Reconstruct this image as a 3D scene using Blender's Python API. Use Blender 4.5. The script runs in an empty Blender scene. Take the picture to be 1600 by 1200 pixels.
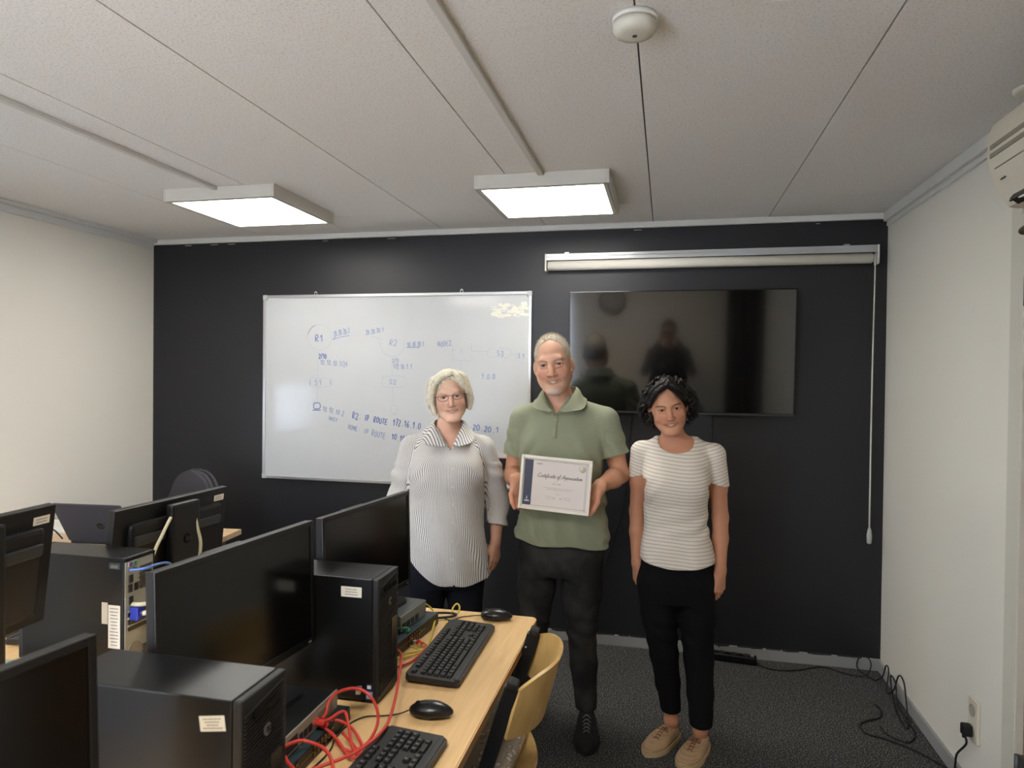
import bpy, bmesh, math, random
import numpy as np
from mathutils import Vector, Matrix, Euler
random.seed(7); RNG = np.random.default_rng(11)
scene = bpy.context.scene
COL = scene.collection

# ------------------------------------------------------------------ camera
YAW, PITCH, ROLL, FPX = 0.221347, -0.0125348, 0.0111153, 1071.82
CAMZ = 1.6
def cam_axes():
    cy, sy = math.cos(YAW), math.sin(YAW)
    f = Vector((-sy*math.cos(PITCH), cy*math.cos(PITCH), math.sin(PITCH)))
    r0 = Vector((cy, sy, 0)); u0 = r0.cross(f)
    r = r0*math.cos(ROLL) + u0*math.sin(ROLL); u = r.cross(f)
    return r, u, f
_r, _u, _f = cam_axes()
cd = bpy.data.cameras.new('camera'); cam = bpy.data.objects.new('camera', cd); COL.objects.link(cam)
m = Matrix((( _r.x, _u.x, -_f.x, 0), (_r.y, _u.y, -_f.y, 0), (_r.z, _u.z, -_f.z, CAMZ), (0, 0, 0, 1)))
cam.matrix_world = m
cd.sensor_width = 36; cd.lens = FPX/1600*36; cd.clip_start = 0.03
cd.dof.use_dof = True; cd.dof.focus_distance = 2.7; cd.dof.aperture_fstop = 4.5
scene.camera = cam

# ------------------------------------------------------------------ world and exposure
world = bpy.data.worlds.new('world'); scene.world = world; world.use_nodes = True
wn = world.node_tree.nodes; wl = world.node_tree.links
bg = wn['Background']; bg.inputs[0].default_value = (.74, .84, 1.0, 1); bg.inputs[1].default_value = 18.0      # overcast daylight outside the windows
vs = scene.view_settings
vs.view_transform = 'Standard'; vs.look = 'None'; vs.exposure = 1.03; vs.gamma = 1.0; vs.use_curve_mapping = False
LAMP_FRONT, LAMP_BACK = 8.4, 13.5          # emission of the ceiling panels

# ------------------------------------------------------------------ room numbers
D, XL, XR, H, YB = 4.1086, -3.4844, 1.1679, 2.5074, -0.95

# ------------------------------------------------------------------ materials
_M = {}
def hexc(r, g, b):
    return tuple(((c/255)/12.92 if c/255 <= .04045 else ((c/255+.055)/1.055)**2.4) for c in (r, g, b)) + (1,)
def mat(name, col, rough=.5, metal=0., spec=.5, bump=None, vary=None, coat=0, attr=None, trans=0, sheen=0, sub=0):
    """col: linear rgba. bump=(scale,strength,distance,detail); vary=(scale,col2,lo,hi)"""
    if name in _M: return _M[name]
    mt = bpy.data.materials.new(name); mt.use_nodes = True
    nt = mt.node_tree; N = nt.nodes; L = nt.links; b = N['Principled BSDF']
    b.inputs['Base Color'].default_value = col; b.inputs['Roughness'].default_value = rough
    b.inputs['Metallic'].default_value = metal; b.inputs['Specular IOR Level'].default_value = spec
    b.inputs['Coat Weight'].default_value = coat; b.inputs['Sheen Weight'].default_value = sheen
    b.inputs['Transmission Weight'].default_value = trans
    if sub:
        b.inputs['Subsurface Weight'].default_value = sub; b.inputs['Subsurface Radius'].default_value = (.012, .005, .003)
        b.inputs['Subsurface Scale'].default_value = 1.0
    tc = N.new('ShaderNodeTexCoord')
    if vary:
        n = N.new('ShaderNodeTexNoise'); n.inputs['Scale'].default_value = vary[0]; n.inputs['Detail'].default_value = 5
        L.new(tc.outputs['Object'], n.inputs['Vector'])
        r = N.new('ShaderNodeMapRange'); r.inputs[1].default_value = vary[2]; r.inputs[2].default_value = vary[3]
        L.new(n.outputs[0], r.inputs[0])
        mx = N.new('ShaderNodeMix'); mx.data_type = 'RGBA'; L.new(r.outputs[0], mx.inputs[0])
        mx.inputs[6].default_value = col; mx.inputs[7].default_value = vary[1]
        L.new(mx.outputs[2], b.inputs['Base Color'])
    if attr:
        a = N.new('ShaderNodeAttribute'); a.attribute_name = attr; L.new(a.outputs['Color'], b.inputs['Base Color'])
    if bump:
        n = N.new('ShaderNodeTexNoise'); n.inputs['Scale'].default_value = bump[0]; n.inputs['Detail'].default_value = bump[3] if len(bump) > 3 else 3
        L.new(tc.outputs['Object'], n.inputs['Vector'])
        bp = N.new('ShaderNodeBump'); bp.inputs['Strength'].default_value = bump[1]; bp.inputs['Distance'].default_value = bump[2]
        L.new(n.outputs[0], bp.inputs['Height']); L.new(bp.outputs[0], b.inputs['Normal'])
    _M[name] = mt; return mt
def emit(name, col, s):
    if name in _M: return _M[name]
    mt = bpy.data.materials.new(name); mt.use_nodes = True; N = mt.node_tree.nodes
    b = N['Principled BSDF']; b.inputs['Base Color'].default_value = (.8, .8, .8, 1)
    b.inputs['Emission Color'].default_value = col; b.inputs['Emission Strength'].default_value = s
    _M[name] = mt; return mt

# ------------------------------------------------------------------ objects
def tag(o, label=None, cat=None, group=None, kind=None):
    if label: o['label'] = label
    if cat: o['category'] = cat
    if group: o['group'] = group
    if kind: o['kind'] = kind
    return o
def thing(name, loc=(0, 0, 0), rz=0, label=None, cat=None, group=None, rot=None):
    o = bpy.data.objects.new(name, None); COL.objects.link(o); o.empty_display_size = .05
    o.location = loc; o.rotation_euler = rot if rot else (0, 0, rz)
    return tag(o, label, cat, group)
def put(name, bm, mats, parent=None, smooth=False, loc=None, label=None):
    me = bpy.data.meshes.new(name)
    if isinstance(bm, bmesh.types.BMesh):
        bm.to_mesh(me); bm.free()
    else:
        me = bm
    if not isinstance(mats, (list, tuple)): mats = [mats]
    for q in mats: me.materials.append(q)
    if smooth:
        me.polygons.foreach_set('use_smooth', [True]*len(me.polygons))
        if smooth == 'auto':
            try: me.set_sharp_from_angle(angle=math.radians(40))
            except Exception: pass
    o = bpy.data.objects.new(name, me); COL.objects.link(o)
    if parent: o.parent = parent
    if loc: o.location = loc
    if label: o['label'] = label
    return o
def struct(name, bm, mats, **k):
    o = put(name, bm, mats, **k); o['kind'] = 'structure'; return o
def copy_tree(o, parent=None):
    c = o.copy(); COL.objects.link(c); c.parent = parent
    for ch in [x for x in bpy.data.objects if x.parent == o]: copy_tree(ch, c)
    return c
def nb(): return bmesh.new()
def box(bm, c, s, rot=None, bev=0, mi=0, seg=2, taper=None):
    """box centred at c with full size s"""
    r = bmesh.ops.create_cube(bm, size=1)
    vs_ = r['verts']
    for v in vs_:
        v.co = Vector((v.co.x*s[0], v.co.y*s[1], v.co.z*s[2]))
        if taper and v.co.z > 0: v.co.x *= taper[0]; v.co.y *= taper[1]
    fs = set(f for v in vs_ for f in v.link_faces)
    if bev:
        es = list(set(e for v in vs_ for e in v.link_edges))
        q = bmesh.ops.bevel(bm, geom=es, offset=bev, segments=seg, profile=.6, affect='EDGES')
        fs = set(q['faces']) | set(f for f in fs if f.is_valid)
        vs_ = list(set(v for f in fs for v in f.verts))
    M = Matrix.Translation(Vector(c))
    if rot is not None:
        M = M @ (rot if isinstance(rot, Matrix) else Euler(rot).to_matrix().to_4x4())
    for v in vs_: v.co = M @ v.co
    for f in fs: f.material_index = mi
    return vs_
def bx(bm, x0, x1, y0, y1, z0, z1, bev=0, mi=0, seg=2):
    return box(bm, ((x0+x1)/2, (y0+y1)/2, (z0+z1)/2), (abs(x1-x0), abs(y1-y0), abs(z1-z0)), bev=bev, mi=mi, seg=seg)
def cyl(bm, a, b, r0, r1=None, n=20, mi=0, cap=True):
    a = Vector(a); b = Vector(b); r1 = r0 if r1 is None else r1
    d = (b-a); q = d.to_track_quat('Z', 'Y').to_matrix().to_4x4()
    rr = bmesh.ops.create_cone(bm, cap_ends=cap, segments=n, radius1=r0, radius2=r1, depth=d.length)
    M = Matrix.Translation((a+b)/2) @ q
    fs = set()
    for v in rr['verts']:
        v.co = M @ v.co
        for f in v.link_faces: fs.add(f)
    for f in fs: f.material_index = mi; f.smooth = len(f.verts) == 4
    return rr['verts']
def sph(bm, c, s, mi=0, u=20, v=14, rot=None):
    rr = bmesh.ops.create_uvsphere(bm, u_segments=u, v_segments=v, radius=1)
    R = (Euler(rot).to_matrix().to_4x4() if rot else Matrix.Identity(4))
    for q in rr['verts']:
        q.co = Matrix.Translation(Vector(c)) @ R @ Vector((q.co.x*s[0], q.co.y*s[1], q.co.z*s[2]))
        for f in q.link_faces: f.material_index = mi; f.smooth = True
    return rr['verts']
def smooth_path(pts, k=6):
    P = [Vector(p) for p in pts]
    if len(P) < 3: return P
    out = []
    for i in range(len(P)-1):
        p0 = P[i-1] if i else P[0]*2-P[1]; p1 = P[i]; p2 = P[i+1]; p3 = P[i+2] if i+2 < len(P) else P[-1]*2-P[-2]
        for j in range(k):
            t = j/k
            out.append(.5*((2*p1)+(p2-p0)*t+(2*p0-5*p1+4*p2-p3)*t*t+(3*p1-p0-3*p2+p3)*t**3))
    out.append(P[-1]); return out
def tube(bm, pts, r, n=10, k=6, mi=0, smooth=True, flat=None):
    P = smooth_path(pts, k) if smooth else [Vector(p) for p in pts]
    up = Vector((0, 0, 1)); prev = None; rings = []
    for i, p in enumerate(P):
        t = (P[min(i+1, len(P)-1)]-P[max(i-1, 0)])
        t = t.normalized() if t.length > 1e-9 else Vector((0, 0, 1))
        if prev is None:
            a = up if abs(t.dot(up)) < .9 else Vector((1, 0, 0)); nx = (a-t*a.dot(t)).normalized()
        else:
            nx = (prev-t*prev.dot(t)); nx = nx.normalized() if nx.length > 1e-6 else prev
        prev = nx; ny = t.cross(nx)
        rr = r[min(i*len(r)//len(P), len(r)-1)] if isinstance(r, (list, tuple)) else r
        fa, fb = flat if flat else (1, 1)
        rings.append([bm.verts.new(p+nx*math.cos(2*math.pi*j/n)*rr*fa+ny*math.sin(2*math.pi*j/n)*rr*fb) for j in range(n)])
    for i in range(len(rings)-1):
        for j in range(n):
            f = bm.faces.new((rings[i][j], rings[i][(j+1) % n], rings[i+1][(j+1) % n], rings[i+1][j])); f.smooth = True; f.material_index = mi
    for rg in (rings[0][::-1], rings[-1]):
        f = bm.faces.new(rg); f.material_index = mi
def prism(bm, pts, z0, z1, mi=0, M=None):
    """extrude an xy outline between z0 and z1"""
    a = [bm.verts.new((p[0], p[1], z0)) for p in pts]; b = [bm.verts.new((p[0], p[1], z1)) for p in pts]
    fs = [bm.faces.new(a[::-1]), bm.faces.new(b)]
    for i in range(len(pts)):
        j = (i+1) % len(pts); fs.append(bm.faces.new((a[i], a[j], b[j], b[i])))
    for f in fs: f.material_index = mi
    if M is not None:
        for v in a+b: v.co = M @ v.co
    return a+b
def lathe(bm, prof, n=32, mi=0, M=None):
    rings = []
    for r, z in prof: rings.append([bm.verts.new((r*math.cos(2*math.pi*j/n), r*math.sin(2*math.pi*j/n), z)) for j in range(n)])
    for i in range(len(rings)-1):
        for j in range(n):
            f = bm.faces.new((rings[i][j], rings[i][(j+1) % n], rings[i+1][(j+1) % n], rings[i+1][j])); f.smooth = True; f.material_index = mi
    bm.faces.new(rings[0][::-1]).material_index = mi; bm.faces.new(rings[-1]).material_index = mi
    if M is not None:
        for rg in rings:
            for v in rg: v.co = M @ v.co
def quad(bm, p, mi=0):
    f = bm.faces.new([bm.verts.new(q) for q in p]); f.material_index = mi; return f
# text made of the built-in font, as a mesh in the XZ plane facing -Y
def text(name, s, size, mt, parent=None, loc=(0, 0, 0), rot=(math.pi/2, 0, 0), shear=0, ext=.0002, align='LEFT', sx=1, bold=0):
    cu = bpy.data.curves.new(name, 'FONT'); cu.body = s; cu.size = size; cu.shear = shear; cu.extrude = ext; cu.align_x = align
    cu.offset = bold
    tmp = bpy.data.objects.new(name, cu); COL.objects.link(tmp)
    dg = bpy.context.evaluated_depsgraph_get(); me = bpy.data.meshes.new_from_object(tmp.evaluated_get(dg))
    bpy.data.objects.remove(tmp); me.materials.clear(); me.materials.append(mt)
    o = bpy.data.objects.new(name, me); COL.objects.link(o); o.location = loc; o.rotation_euler = rot; o.scale = (sx, 1, 1)
    if parent: o.parent = parent
    return o
WB_LINES = [(0,[(-2.123,1.834),(-2.125,1.853),(-2.132,1.87),(-2.142,1.886),(-2.156,1.899),(-2.172,1.909),(-2.191,1.915),(-2.21,1.917),(-2.229,1.915),(-2.248,1.909),(-2.264,1.9),(-2.278,1.886),(-2.288,1.871),(-2.294,1.853),(-2.296,1.834),(-2.294,1.816),(-2.287,1.798),(-2.277,1.782),(-2.263,1.769),(-2.246,1.759),(-2.228,1.753),(-2.209,1.751),(-2.189,1.753),(-2.171,1.76),(-2.155,1.769),(-2.141,1.783),(-2.131,1.798),(-2.125,1.816),(-2.123,1.834)]),(1,[(-2.24,1.913),(-2.25,1.908),(-2.26,1.903),(-2.269,1.896),(-2.276,1.888),(-2.283,1.879),(-2.288,1.87),(-2.293,1.86),(-2.295,1.849)]),(1,[(-2.118,1.818),(-2.069,1.834),(-1.997,1.846)]),(1,[(-2.118,1.818),(-2.096,1.834)]),(0,[(-2.218,1.743),(-2.221,1.572)]),(0,[(-2.271,1.567),(-2.271,1.517),(-2.129,1.519),(-2.13,1.564),(-2.271,1.567)]),(1,[(-2.276,1.558),(-2.275,1.521)]),(1,[(-2.13,1.556),(-2.129,1.527)]),(0,[(-2.22,1.513),(-2.224,1.404)]),(2,[(-2.247,1.404),(-2.206,1.405),(-2.205,1.371),(-2.247,1.37),(-2.247,1.404)]),(2,[(-2.256,1.358),(-2.196,1.359)]),(0,[(-1.783,1.807),(-1.785,1.791),(-1.783,1.776),(-1.777,1.761),(-1.77,1.747),(-1.759,1.735),(-1.747,1.725),(-1.732,1.718),(-1.717,1.713),(-1.701,1.712),(-1.685,1.714),(-1.67,1.718),(-1.656,1.725),(-1.644,1.735),(-1.634,1.747),(-1.626,1.761),(-1.621,1.776),(-1.62,1.792),(-1.621,1.807)]),(0,[(-1.846,1.838),(-1.794,1.826),(-1.772,1.817)]),(1,[(-1.607,1.769),(-1.521,1.769)]),(0,[(-1.302,1.793),(-1.301,1.694)]),(0,[(-1.301,1.694),(-1.181,1.687),(-1.181,1.718)]),(0,[(-1.182,1.797),(-1.182,1.75)]),(0,[(-1.302,1.757),(-1.277,1.758)]),(0,[(-1.182,1.746),(-1.075,1.746)]),(0,[(-1.067,1.762),(-1.079,1.738),(-1.067,1.715),(-1.002,1.711),(-0.942,1.711),(-0.934,1.758),(-1.003,1.766)]),(0,[(-0.934,1.731),(-0.898,1.727)]),(0,[(-0.898,1.747),(-0.897,1.7)]),(0,[(-1.705,1.712),(-1.704,1.59)]),(0,[(-1.765,1.585),(-1.765,1.52),(-1.621,1.522),(-1.622,1.583),(-1.765,1.585)]),(0,[(-1.699,1.521),(-1.689,1.403)]),(0,[(-1.707,1.398),(-1.672,1.399),(-1.672,1.354),(-1.706,1.354),(-1.707,1.398)]),(0,[(-1.702,1.341),(-1.667,1.342)]),(0,[(-1.247,1.686),(-1.246,1.603)])]
WB_TEXT = [(2,'R1',(-2.241,1.809),(-2.177,1.809),0.046),(1,'20.20.20.2',(-2.105,1.838),(-1.993,1.863),0.034),(2,'2/10',(-2.213,1.697),(-2.158,1.697),0.029),(1,'10.10.10.1/24',(-2.203,1.655),(-2.009,1.644),0.034),(1,'S1',(-2.243,1.521),(-2.184,1.522),0.034),(1,'10.10.10.2',(-2.187,1.355),(-2.033,1.325),0.033),(1,'HOST',(-2.141,1.298),(-2.078,1.283),0.025),(2,'R2:',(-1.975,1.31),(-1.908,1.304),0.042),(2,'IP',(-1.89,1.3),(-1.859,1.297),0.037),(2,'ROUTE',(-1.828,1.293),(-1.732,1.275),0.037),(2,'172.16.1.0',(-1.697,1.276),(-1.507,1.253),0.041),(2,'20.20.1',(-1.168,1.259),(-0.997,1.244),0.035),(1,'HOME:',(-2.005,1.243),(-1.92,1.225),0.033),(1,'IP',(-1.898,1.217),(-1.863,1.21),0.033),(1,'ROUTE',(-1.841,1.203),(-1.744,1.185),0.037),(2,'10.10.10',(-1.705,1.186),(-1.558,1.163),0.037),(1,'R2',(-1.723,1.781),(-1.667,1.777),0.036),(1,'20.20.20.1',(-1.882,1.85),(-1.759,1.87),0.029),(1,'10.20.20.1',(-1.602,1.769),(-1.487,1.777),0.032),(1,'NODE2',(-1.398,1.773),(-1.306,1.785),0.032),(0,'X',(-1.26,1.726),(-1.219,1.73),0.04),(1,'S3',(-1.018,1.719),(-0.97,1.719),0.031),(1,'3.1',(-0.885,1.704),(-0.842,1.704),0.027),(1,'1.0.0',(-1.114,1.576),(-1.025,1.574),0.032),(1,'2/0',(-1.701,1.675),(-1.657,1.675),0.025),(1,'172.16.1.1',(-1.696,1.635),(-1.567,1.632),0.032),(1,'S2',(-1.721,1.537),(-1.669,1.537),0.028)]
# ------------------------------------------------------------------ shared materials
BLACKPAINT = mat('black_wall_paint', hexc(30, 30, 34), .45, spec=.45, bump=(60, .15, .002), vary=(1.2, hexc(34, 34, 38), .35, .7))
WARMWALL = mat('white_wall_paint', hexc(232, 227, 216), .75, spec=.25, bump=(90, .12, .002))
RWALL = mat('right_wall_paint', hexc(226, 223, 212), .7, spec=.25, bump=(90, .12, .002))
CEIL = mat('ceiling_board', hexc(234, 231, 226), .85, spec=.2, bump=(160, .35, .003, 6), vary=(140, hexc(216, 212, 206), .52, .66))
GAP = mat('ceiling_joint', hexc(92, 88, 84), .9)
TRIMW = mat('white_trim_paint', hexc(214, 213, 208), .5)
TRIMG = mat('grey_skirting', hexc(150, 151, 150), .6)
WHITEP = mat('white_plastic', hexc(226, 224, 216), .4)
CREAMP = mat('cream_plastic', hexc(214, 208, 190), .45)
ALU = mat('aluminium', hexc(196, 197, 198), .35, metal=.8)
BLK = mat('black_plastic', hexc(17, 17, 18), .42, vary=(40, hexc(26, 26, 28), .4, .6), bump=(700, .12, .0006))
BLKG = mat('black_gloss_plastic', hexc(14, 14, 16), .22)
BLKM = mat('black_metal', hexc(24, 24, 26), .38, spec=.5)
GREYM = mat('dark_grey_metal', hexc(70, 72, 74), .4, metal=.3)
PAPER = mat('paper_label', hexc(226, 220, 205), .8)
INK = mat('label_ink', hexc(128, 122, 114), .8)
RUB = mat('black_rubber', hexc(16, 16, 17), .6)

# floor: dark speckled needle felt carpet
def carpet():
    mt = bpy.data.materials.new('grey_carpet'); mt.use_nodes = True; N = mt.node_tree.nodes; L = mt.node_tree.links; b = N['Principled BSDF']
    tc = N.new('ShaderNodeTexCoord')
    n1 = N.new('ShaderNodeTexNoise'); n1.inputs['Scale'].default_value = 170; n1.inputs['Detail'].default_value = 4; n1.inputs['Roughness'].default_value = .8
    n2 = N.new('ShaderNodeTexVoronoi'); n2.inputs['Scale'].default_value = 260
    for n in (n1, n2): L.new(tc.outputs['Object'], n.inputs['Vector'])
    cr = N.new('ShaderNodeValToRGB'); e = cr.color_ramp.elements
    e[0].position = .40; e[0].color = hexc(32, 32, 33); e[1].position = .64; e[1].color = hexc(188, 186, 180)
    q = e.new(.54); q.color = hexc(68, 68, 68)
    L.new(n1.outputs[0], cr.inputs[0]); L.new(cr.outputs[0], b.inputs['Base Color'])
    b.inputs['Roughness'].default_value = .95; b.inputs['Specular IOR Level'].default_value = .15
    bp = N.new('ShaderNodeBump'); bp.inputs['Strength'].default_value = .8; bp.inputs['Distance'].default_value = .004
    L.new(n1.outputs[0], bp.inputs['Height']); L.new(bp.outputs[0], b.inputs['Normal'])
    return mt
b = nb(); bx(b, XL-.1, XR+.1, YB-.1, D+.1, -.05, 0); struct('floor', b, carpet())

# ceiling: boards with open joints, fixed under a dark backing
b = nb()
bx(b, XL-.1, XR+.1, YB-.1, D+.1, H+.006, H+.05, mi=1)
xs = [XL-.05, -2.627, -2.003, -1.374, -.723, -.0885, .549, XR+.05]
for i in range(len(xs)-1):
    off = 0.0
    ys = [YB-.05, -.13+off, 1.762+off, 3.655+off, D+.05]
    for j in range(len(ys)-1):
        g = .0022 if i < 4 else .0026; gy = .0009
        x0, x1, y0, y1 = xs[i]+g, xs[i+1]-g, ys[j]+gy, ys[j+1]-gy
        vs_ = bx(b, x0, x1, y0, y1, H, H+.007)
struct('ceiling', b, [CEIL, GAP])

# walls
b = nb(); bx(b, XL-.1, XR+.1, D, D+.1, 0, H+.03); struct('wall_back', b, BLACKPAINT)
b = nb(); WY0, WY1, WZ0, WZ1 = 1.74, 2.60, 1.02, 1.98     # opening of the window in the left wall
bx(b, XL-.1, XL, YB, WY0, 0, H); bx(b, XL-.1, XL, WY1, D, 0, H); bx(b, XL-.1, XL, WY0, WY1, 0, WZ0); bx(b, XL-.1, XL, WY0, WY1, WZ1, H)
struct('wall_left', b, WARMWALL)
b = nb(); DY = 2.64                                        # the door opening begins here
bx(b, XR, XR+.1, DY, D, 0, H); bx(b, XR, XR+.1, YB, DY-.95, 0, H); bx(b, XR, XR+.1, DY-.95, DY, 2.16, H); struct('wall_right', b, RWALL)
b = nb(); bx(b, XL-.1, -1.78, YB-.1, YB, 0, H); bx(b, -1.27, XR+.1, YB-.1, YB, 0, H); bx(b, -1.78, -1.27, YB-.1, YB, 0, .6); bx(b, -1.78, -1.27, YB-.1, YB, 2.1, H)
struct('wall_rear', b, WARMWALL)
for n_, (ax, a0, a1, c0, c1) in (('fill_window', ('x', -1.78, -1.27, YB-.07, YB+.01)),):  # unseen rear window, added to let in daylight fill
    b = nb()
    for p0, p1, z0, z1 in ((a0, a0+.04, .6, 2.1), (a1-.04, a1, .6, 2.1), (a0+.04, a1-.04, .6, .65), (a0+.04, a1-.04, 2.05, 2.1)):
        if ax == 'y': bx(b, c0, c1, p0, p1, z0, z1, bev=.004)
        else: bx(b, p0, p1, c0, c1, z0, z1, bev=.004)
    struct(n_, b, WHITEP)

# cornice strips
b = nb(); bx(b, XL, XR, D-.022, D, H-.034, H, bev=.004); struct('trim_1', b, TRIMW)
b = nb(); bx(b, XL, XL+.05, YB, D-.022, H-.022, H, bev=.004); bx(b, XL, XL+.022, YB, D-.022, H-.06, H-.022, bev=.004); struct('trim_2', b, TRIMW)
b = nb(); bx(b, XR-.03, XR, YB, D-.022, H-.05, H, bev=.003); bx(b, XR-.014, XR, YB, D-.022, H-.075, H-.05, bev=.003); struct('trim_3', b, TRIMW)
# skirting: the black paint ends on it in a ragged line
b = nb(); bx(b, XL, XR, D-.014, D, 0, .064, bev=.003); struct('baseboard_back', b, TRIMG)
b = nb(); bx(b, XR-.014, XR, DY, D-.014, 0, .06, bev=.003); struct('baseboard_right', b, TRIMG)
b = nb(); bx(b, XL, XL+.014, YB, D-.014, 0, .06, bev=.003); struct('baseboard_left', b, TRIMG)
b = nb()                                                   # drips of black paint over the skirting's top edge
x = XL+.02
while x < XR-.05:
    w = random.uniform(.05, .16); h = random.uniform(.001, .008)
    prism(b, [(x, -.001), (x+w*.3, -h), (x+w*.8, -h*.6), (x+w, -.001), (x+w, .004), (x, .004)], 0, .0006,
          M=Matrix.Translation((0, D-.0142, .064)) @ Matrix.Rotation(math.pi/2, 4, 'X')); x += w*random.uniform(.8, 1.5)
struct('trim_4', b, BLACKPAINT)
# chipped white flecks along the black wall's top edge
b = nb()
for x in [XL+.25, XL+.45, -2.9, -2.2, -1.75, -1.72, -.2, .8]:
    w = random.uniform(.02, .06); bx(b, x, x+w, D-.0016, D-.0002, H-.045, H-.0425)
struct('trim_5', b, TRIMW)

# window in the left wall: bright daylight behind glass, rolled blind lowered over its upper half
b = nb()
bx(b, XL-.07, XL+.01, WY0, WY0+.045, WZ0, WZ1, bev=.004); bx(b, XL-.07, XL+.01, WY1-.045, WY1, WZ0, WZ1, bev=.004)
bx(b, XL-.07, XL+.01, WY0+.045, WY1-.045, WZ0, WZ0+.05, bev=.004); bx(b, XL-.07, XL+.01, WY0+.045, WY1-.045, WZ1-.05, WZ1, bev=.004)
w1 = struct('window_1', b, WHITEP)
b = nb(); bx(b, XL-.045, XL-.04, WY0+.045, WY1-.045, WZ0+.05, WZ1-.05)
put('window_pane', b, mat('dimming_window_glass', (.22, .23, .25, 1), 0.0, trans=1, spec=.5), parent=w1)  # pane darkened only to dim its reflection on the whiteboard
b = nb(); bx(b, XL-.03, XL-.024, WY0+.03, WY1-.03, 1.5, WZ1-.02); cyl(b, (XL-.027, WY0+.03, 1.5), (XL-.027, WY1-.03, 1.5), .011)
tag(put('window_blind', b, mat('blind_cloth', hexc(196, 190, 178), .9)), 'pale roller blind lowered halfway over the left wall window', 'blind')

# door at the far right: jamb, casing, leaf, hinge
b = nb()
bx(b, XR-.012, XR+.1, DY-.035, DY, 0, 2.16, bev=.004)
bx(b, XR-.006, XR+.0, DY, DY+.07, 0, 2.22, bev=.002)
bx(b, XR-.012, XR+.1, DY-.95, DY-.915, 0, 2.16, bev=.004); bx(b, XR-.012, XR+.1, DY-.915, DY-.035, 2.125, 2.16, bev=.004)
d1 = struct('door_1', b, mat('door_frame_paint', hexc(205, 203, 190), .5))
b = nb(); bx(b, XR+.012, XR+.052, DY-.915, DY-.037, .01, 2.123, bev=.002)
put('door_leaf', b, mat('door_wood', hexc(150, 104, 58), .45, vary=(3, hexc(128, 84, 44), .4, .6)), parent=d1)
for z in (.3, 1.9):
    b = nb(); cyl(b, (XR-.006, DY-.04, z-.05), (XR-.006, DY-.04, z+.05), .008); bx(b, XR-.004, XR+.012, DY-.07, DY-.04, z-.05, z+.05)
    put('door_hinge', b, GREYM, parent=d1)
b = nb(); tube(b, [(XR+.012, DY-.86, 1.02), (XR-.04, DY-.86, 1.02), (XR-.045, DY-.82, 1.02), (XR-.045, DY-.75, 1.02)], .009); put('door_handle', b, ALU, parent=d1)

# ------------------------------------------------------------------ ceiling lights
LITF = emit('lamp_diffuser_front', (1.0, .965, .895, 1), LAMP_FRONT)
LITB = emit('lamp_diffuser_rear', (1.0, .965, .895, 1), LAMP_BACK)
def lamp(x, y, label, lit, grp='square ceiling light panels'):
    t = thing('ceiling_light', (x, y, H), 0, label, 'light', grp); s = .30; h = .062
    b = nb()
    for a in (-1, 1):
        bx(b, a*s-.006, a*s+.006, -s-.006, s+.006, -h, 0, bev=.002); bx(b, -s+.006, s-.006, a*s-.006, a*s+.006, -h, 0, bev=.002)
        bx(b, min(a*s, a*(s-.022)), max(a*s, a*(s-.022)), -s, s, -h, -h+.006); bx(b, -s+.022, s-.022, min(a*s, a*(s-.022)), max(a*s, a*(s-.022)), -h, -h+.006)
    bx(b, -s, s, -s, s, -.004, 0)
    put('frame', b, mat('lamp_frame', hexc(206, 202, 192), .45), parent=t)
    b = nb(); bx(b, -s+.02, s-.02, -s+.02, s-.02, -h+.004, -h+.008); put('diffuser', b, lit, parent=t)
    return t
lamp(-2.152, 3.268, 'square glowing ceiling light panel nearer the left wall', LITF)
lamp(-.561, 3.322, 'square glowing ceiling light panel in the middle, left of the projector blind', LITF)
for i, (x, y, l) in enumerate([(-2.152, .62, 'square ceiling light panel over the left computers, behind the view'), (-.561, .30, 'square ceiling light panel above the photographer')]):
    lamp(x, y, l, LITB)
# surface cable channels feeding the lamps
for x, y0, l in [(-2.167, .93, 'white cable channel on the ceiling running to the left light panel'), (-.559, .61, 'white cable channel on the ceiling running to the middle light panel')]:
    b = nb(); bx(b, x-.013, x+.013, y0, 2.965 if x < -1 else 3.015, H-.017, H-.0005, bev=.003)
    tag(put('cable_channel', b, mat('channel_white', hexc(206, 203, 196), .5)), l, 'cable channel', 'ceiling cable channels')
# smoke detector
t = thing('smoke_detector', (-.09, 1.765, H), 0, 'round white smoke detector on the ceiling', 'smoke detector')
b = nb(); lathe(b, [(.056, -.001), (.057, -.012), (.054, -.014)]); put('base_ring', b, WHITEP, parent=t)
b = nb(); lathe(b, [(.049, -.014), (.049, -.018), (.0545, -.019), (.055, -.032), (.048, -.043), (.03, -.047), (.001, -.048)]); put('cover', b, mat('detector_cream', hexc(216, 212, 198), .5), parent=t)
b = nb(); cyl(b, (.0, .0, -.0495), (.0, .0, -.047), .006, n=16); put('test_button', b, GREYM, parent=t)
t = thing('ceiling_sensor', (1.09, 2.43, H), 0, 'small round grey ceiling fitting above the air conditioner', 'sensor')
b = nb(); lathe(b, [(.05, -.001), (.05, -.01), (.04, -.016), (.001, -.018)]); put('cover', b, CREAMP, parent=t)

# ------------------------------------------------------------------ air conditioner on the right wall
t = thing('air_conditioner', (XR, 2.48, 2.1), 0, 'cream split air conditioner high on the right wall above the door', 'air conditioner')
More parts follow.
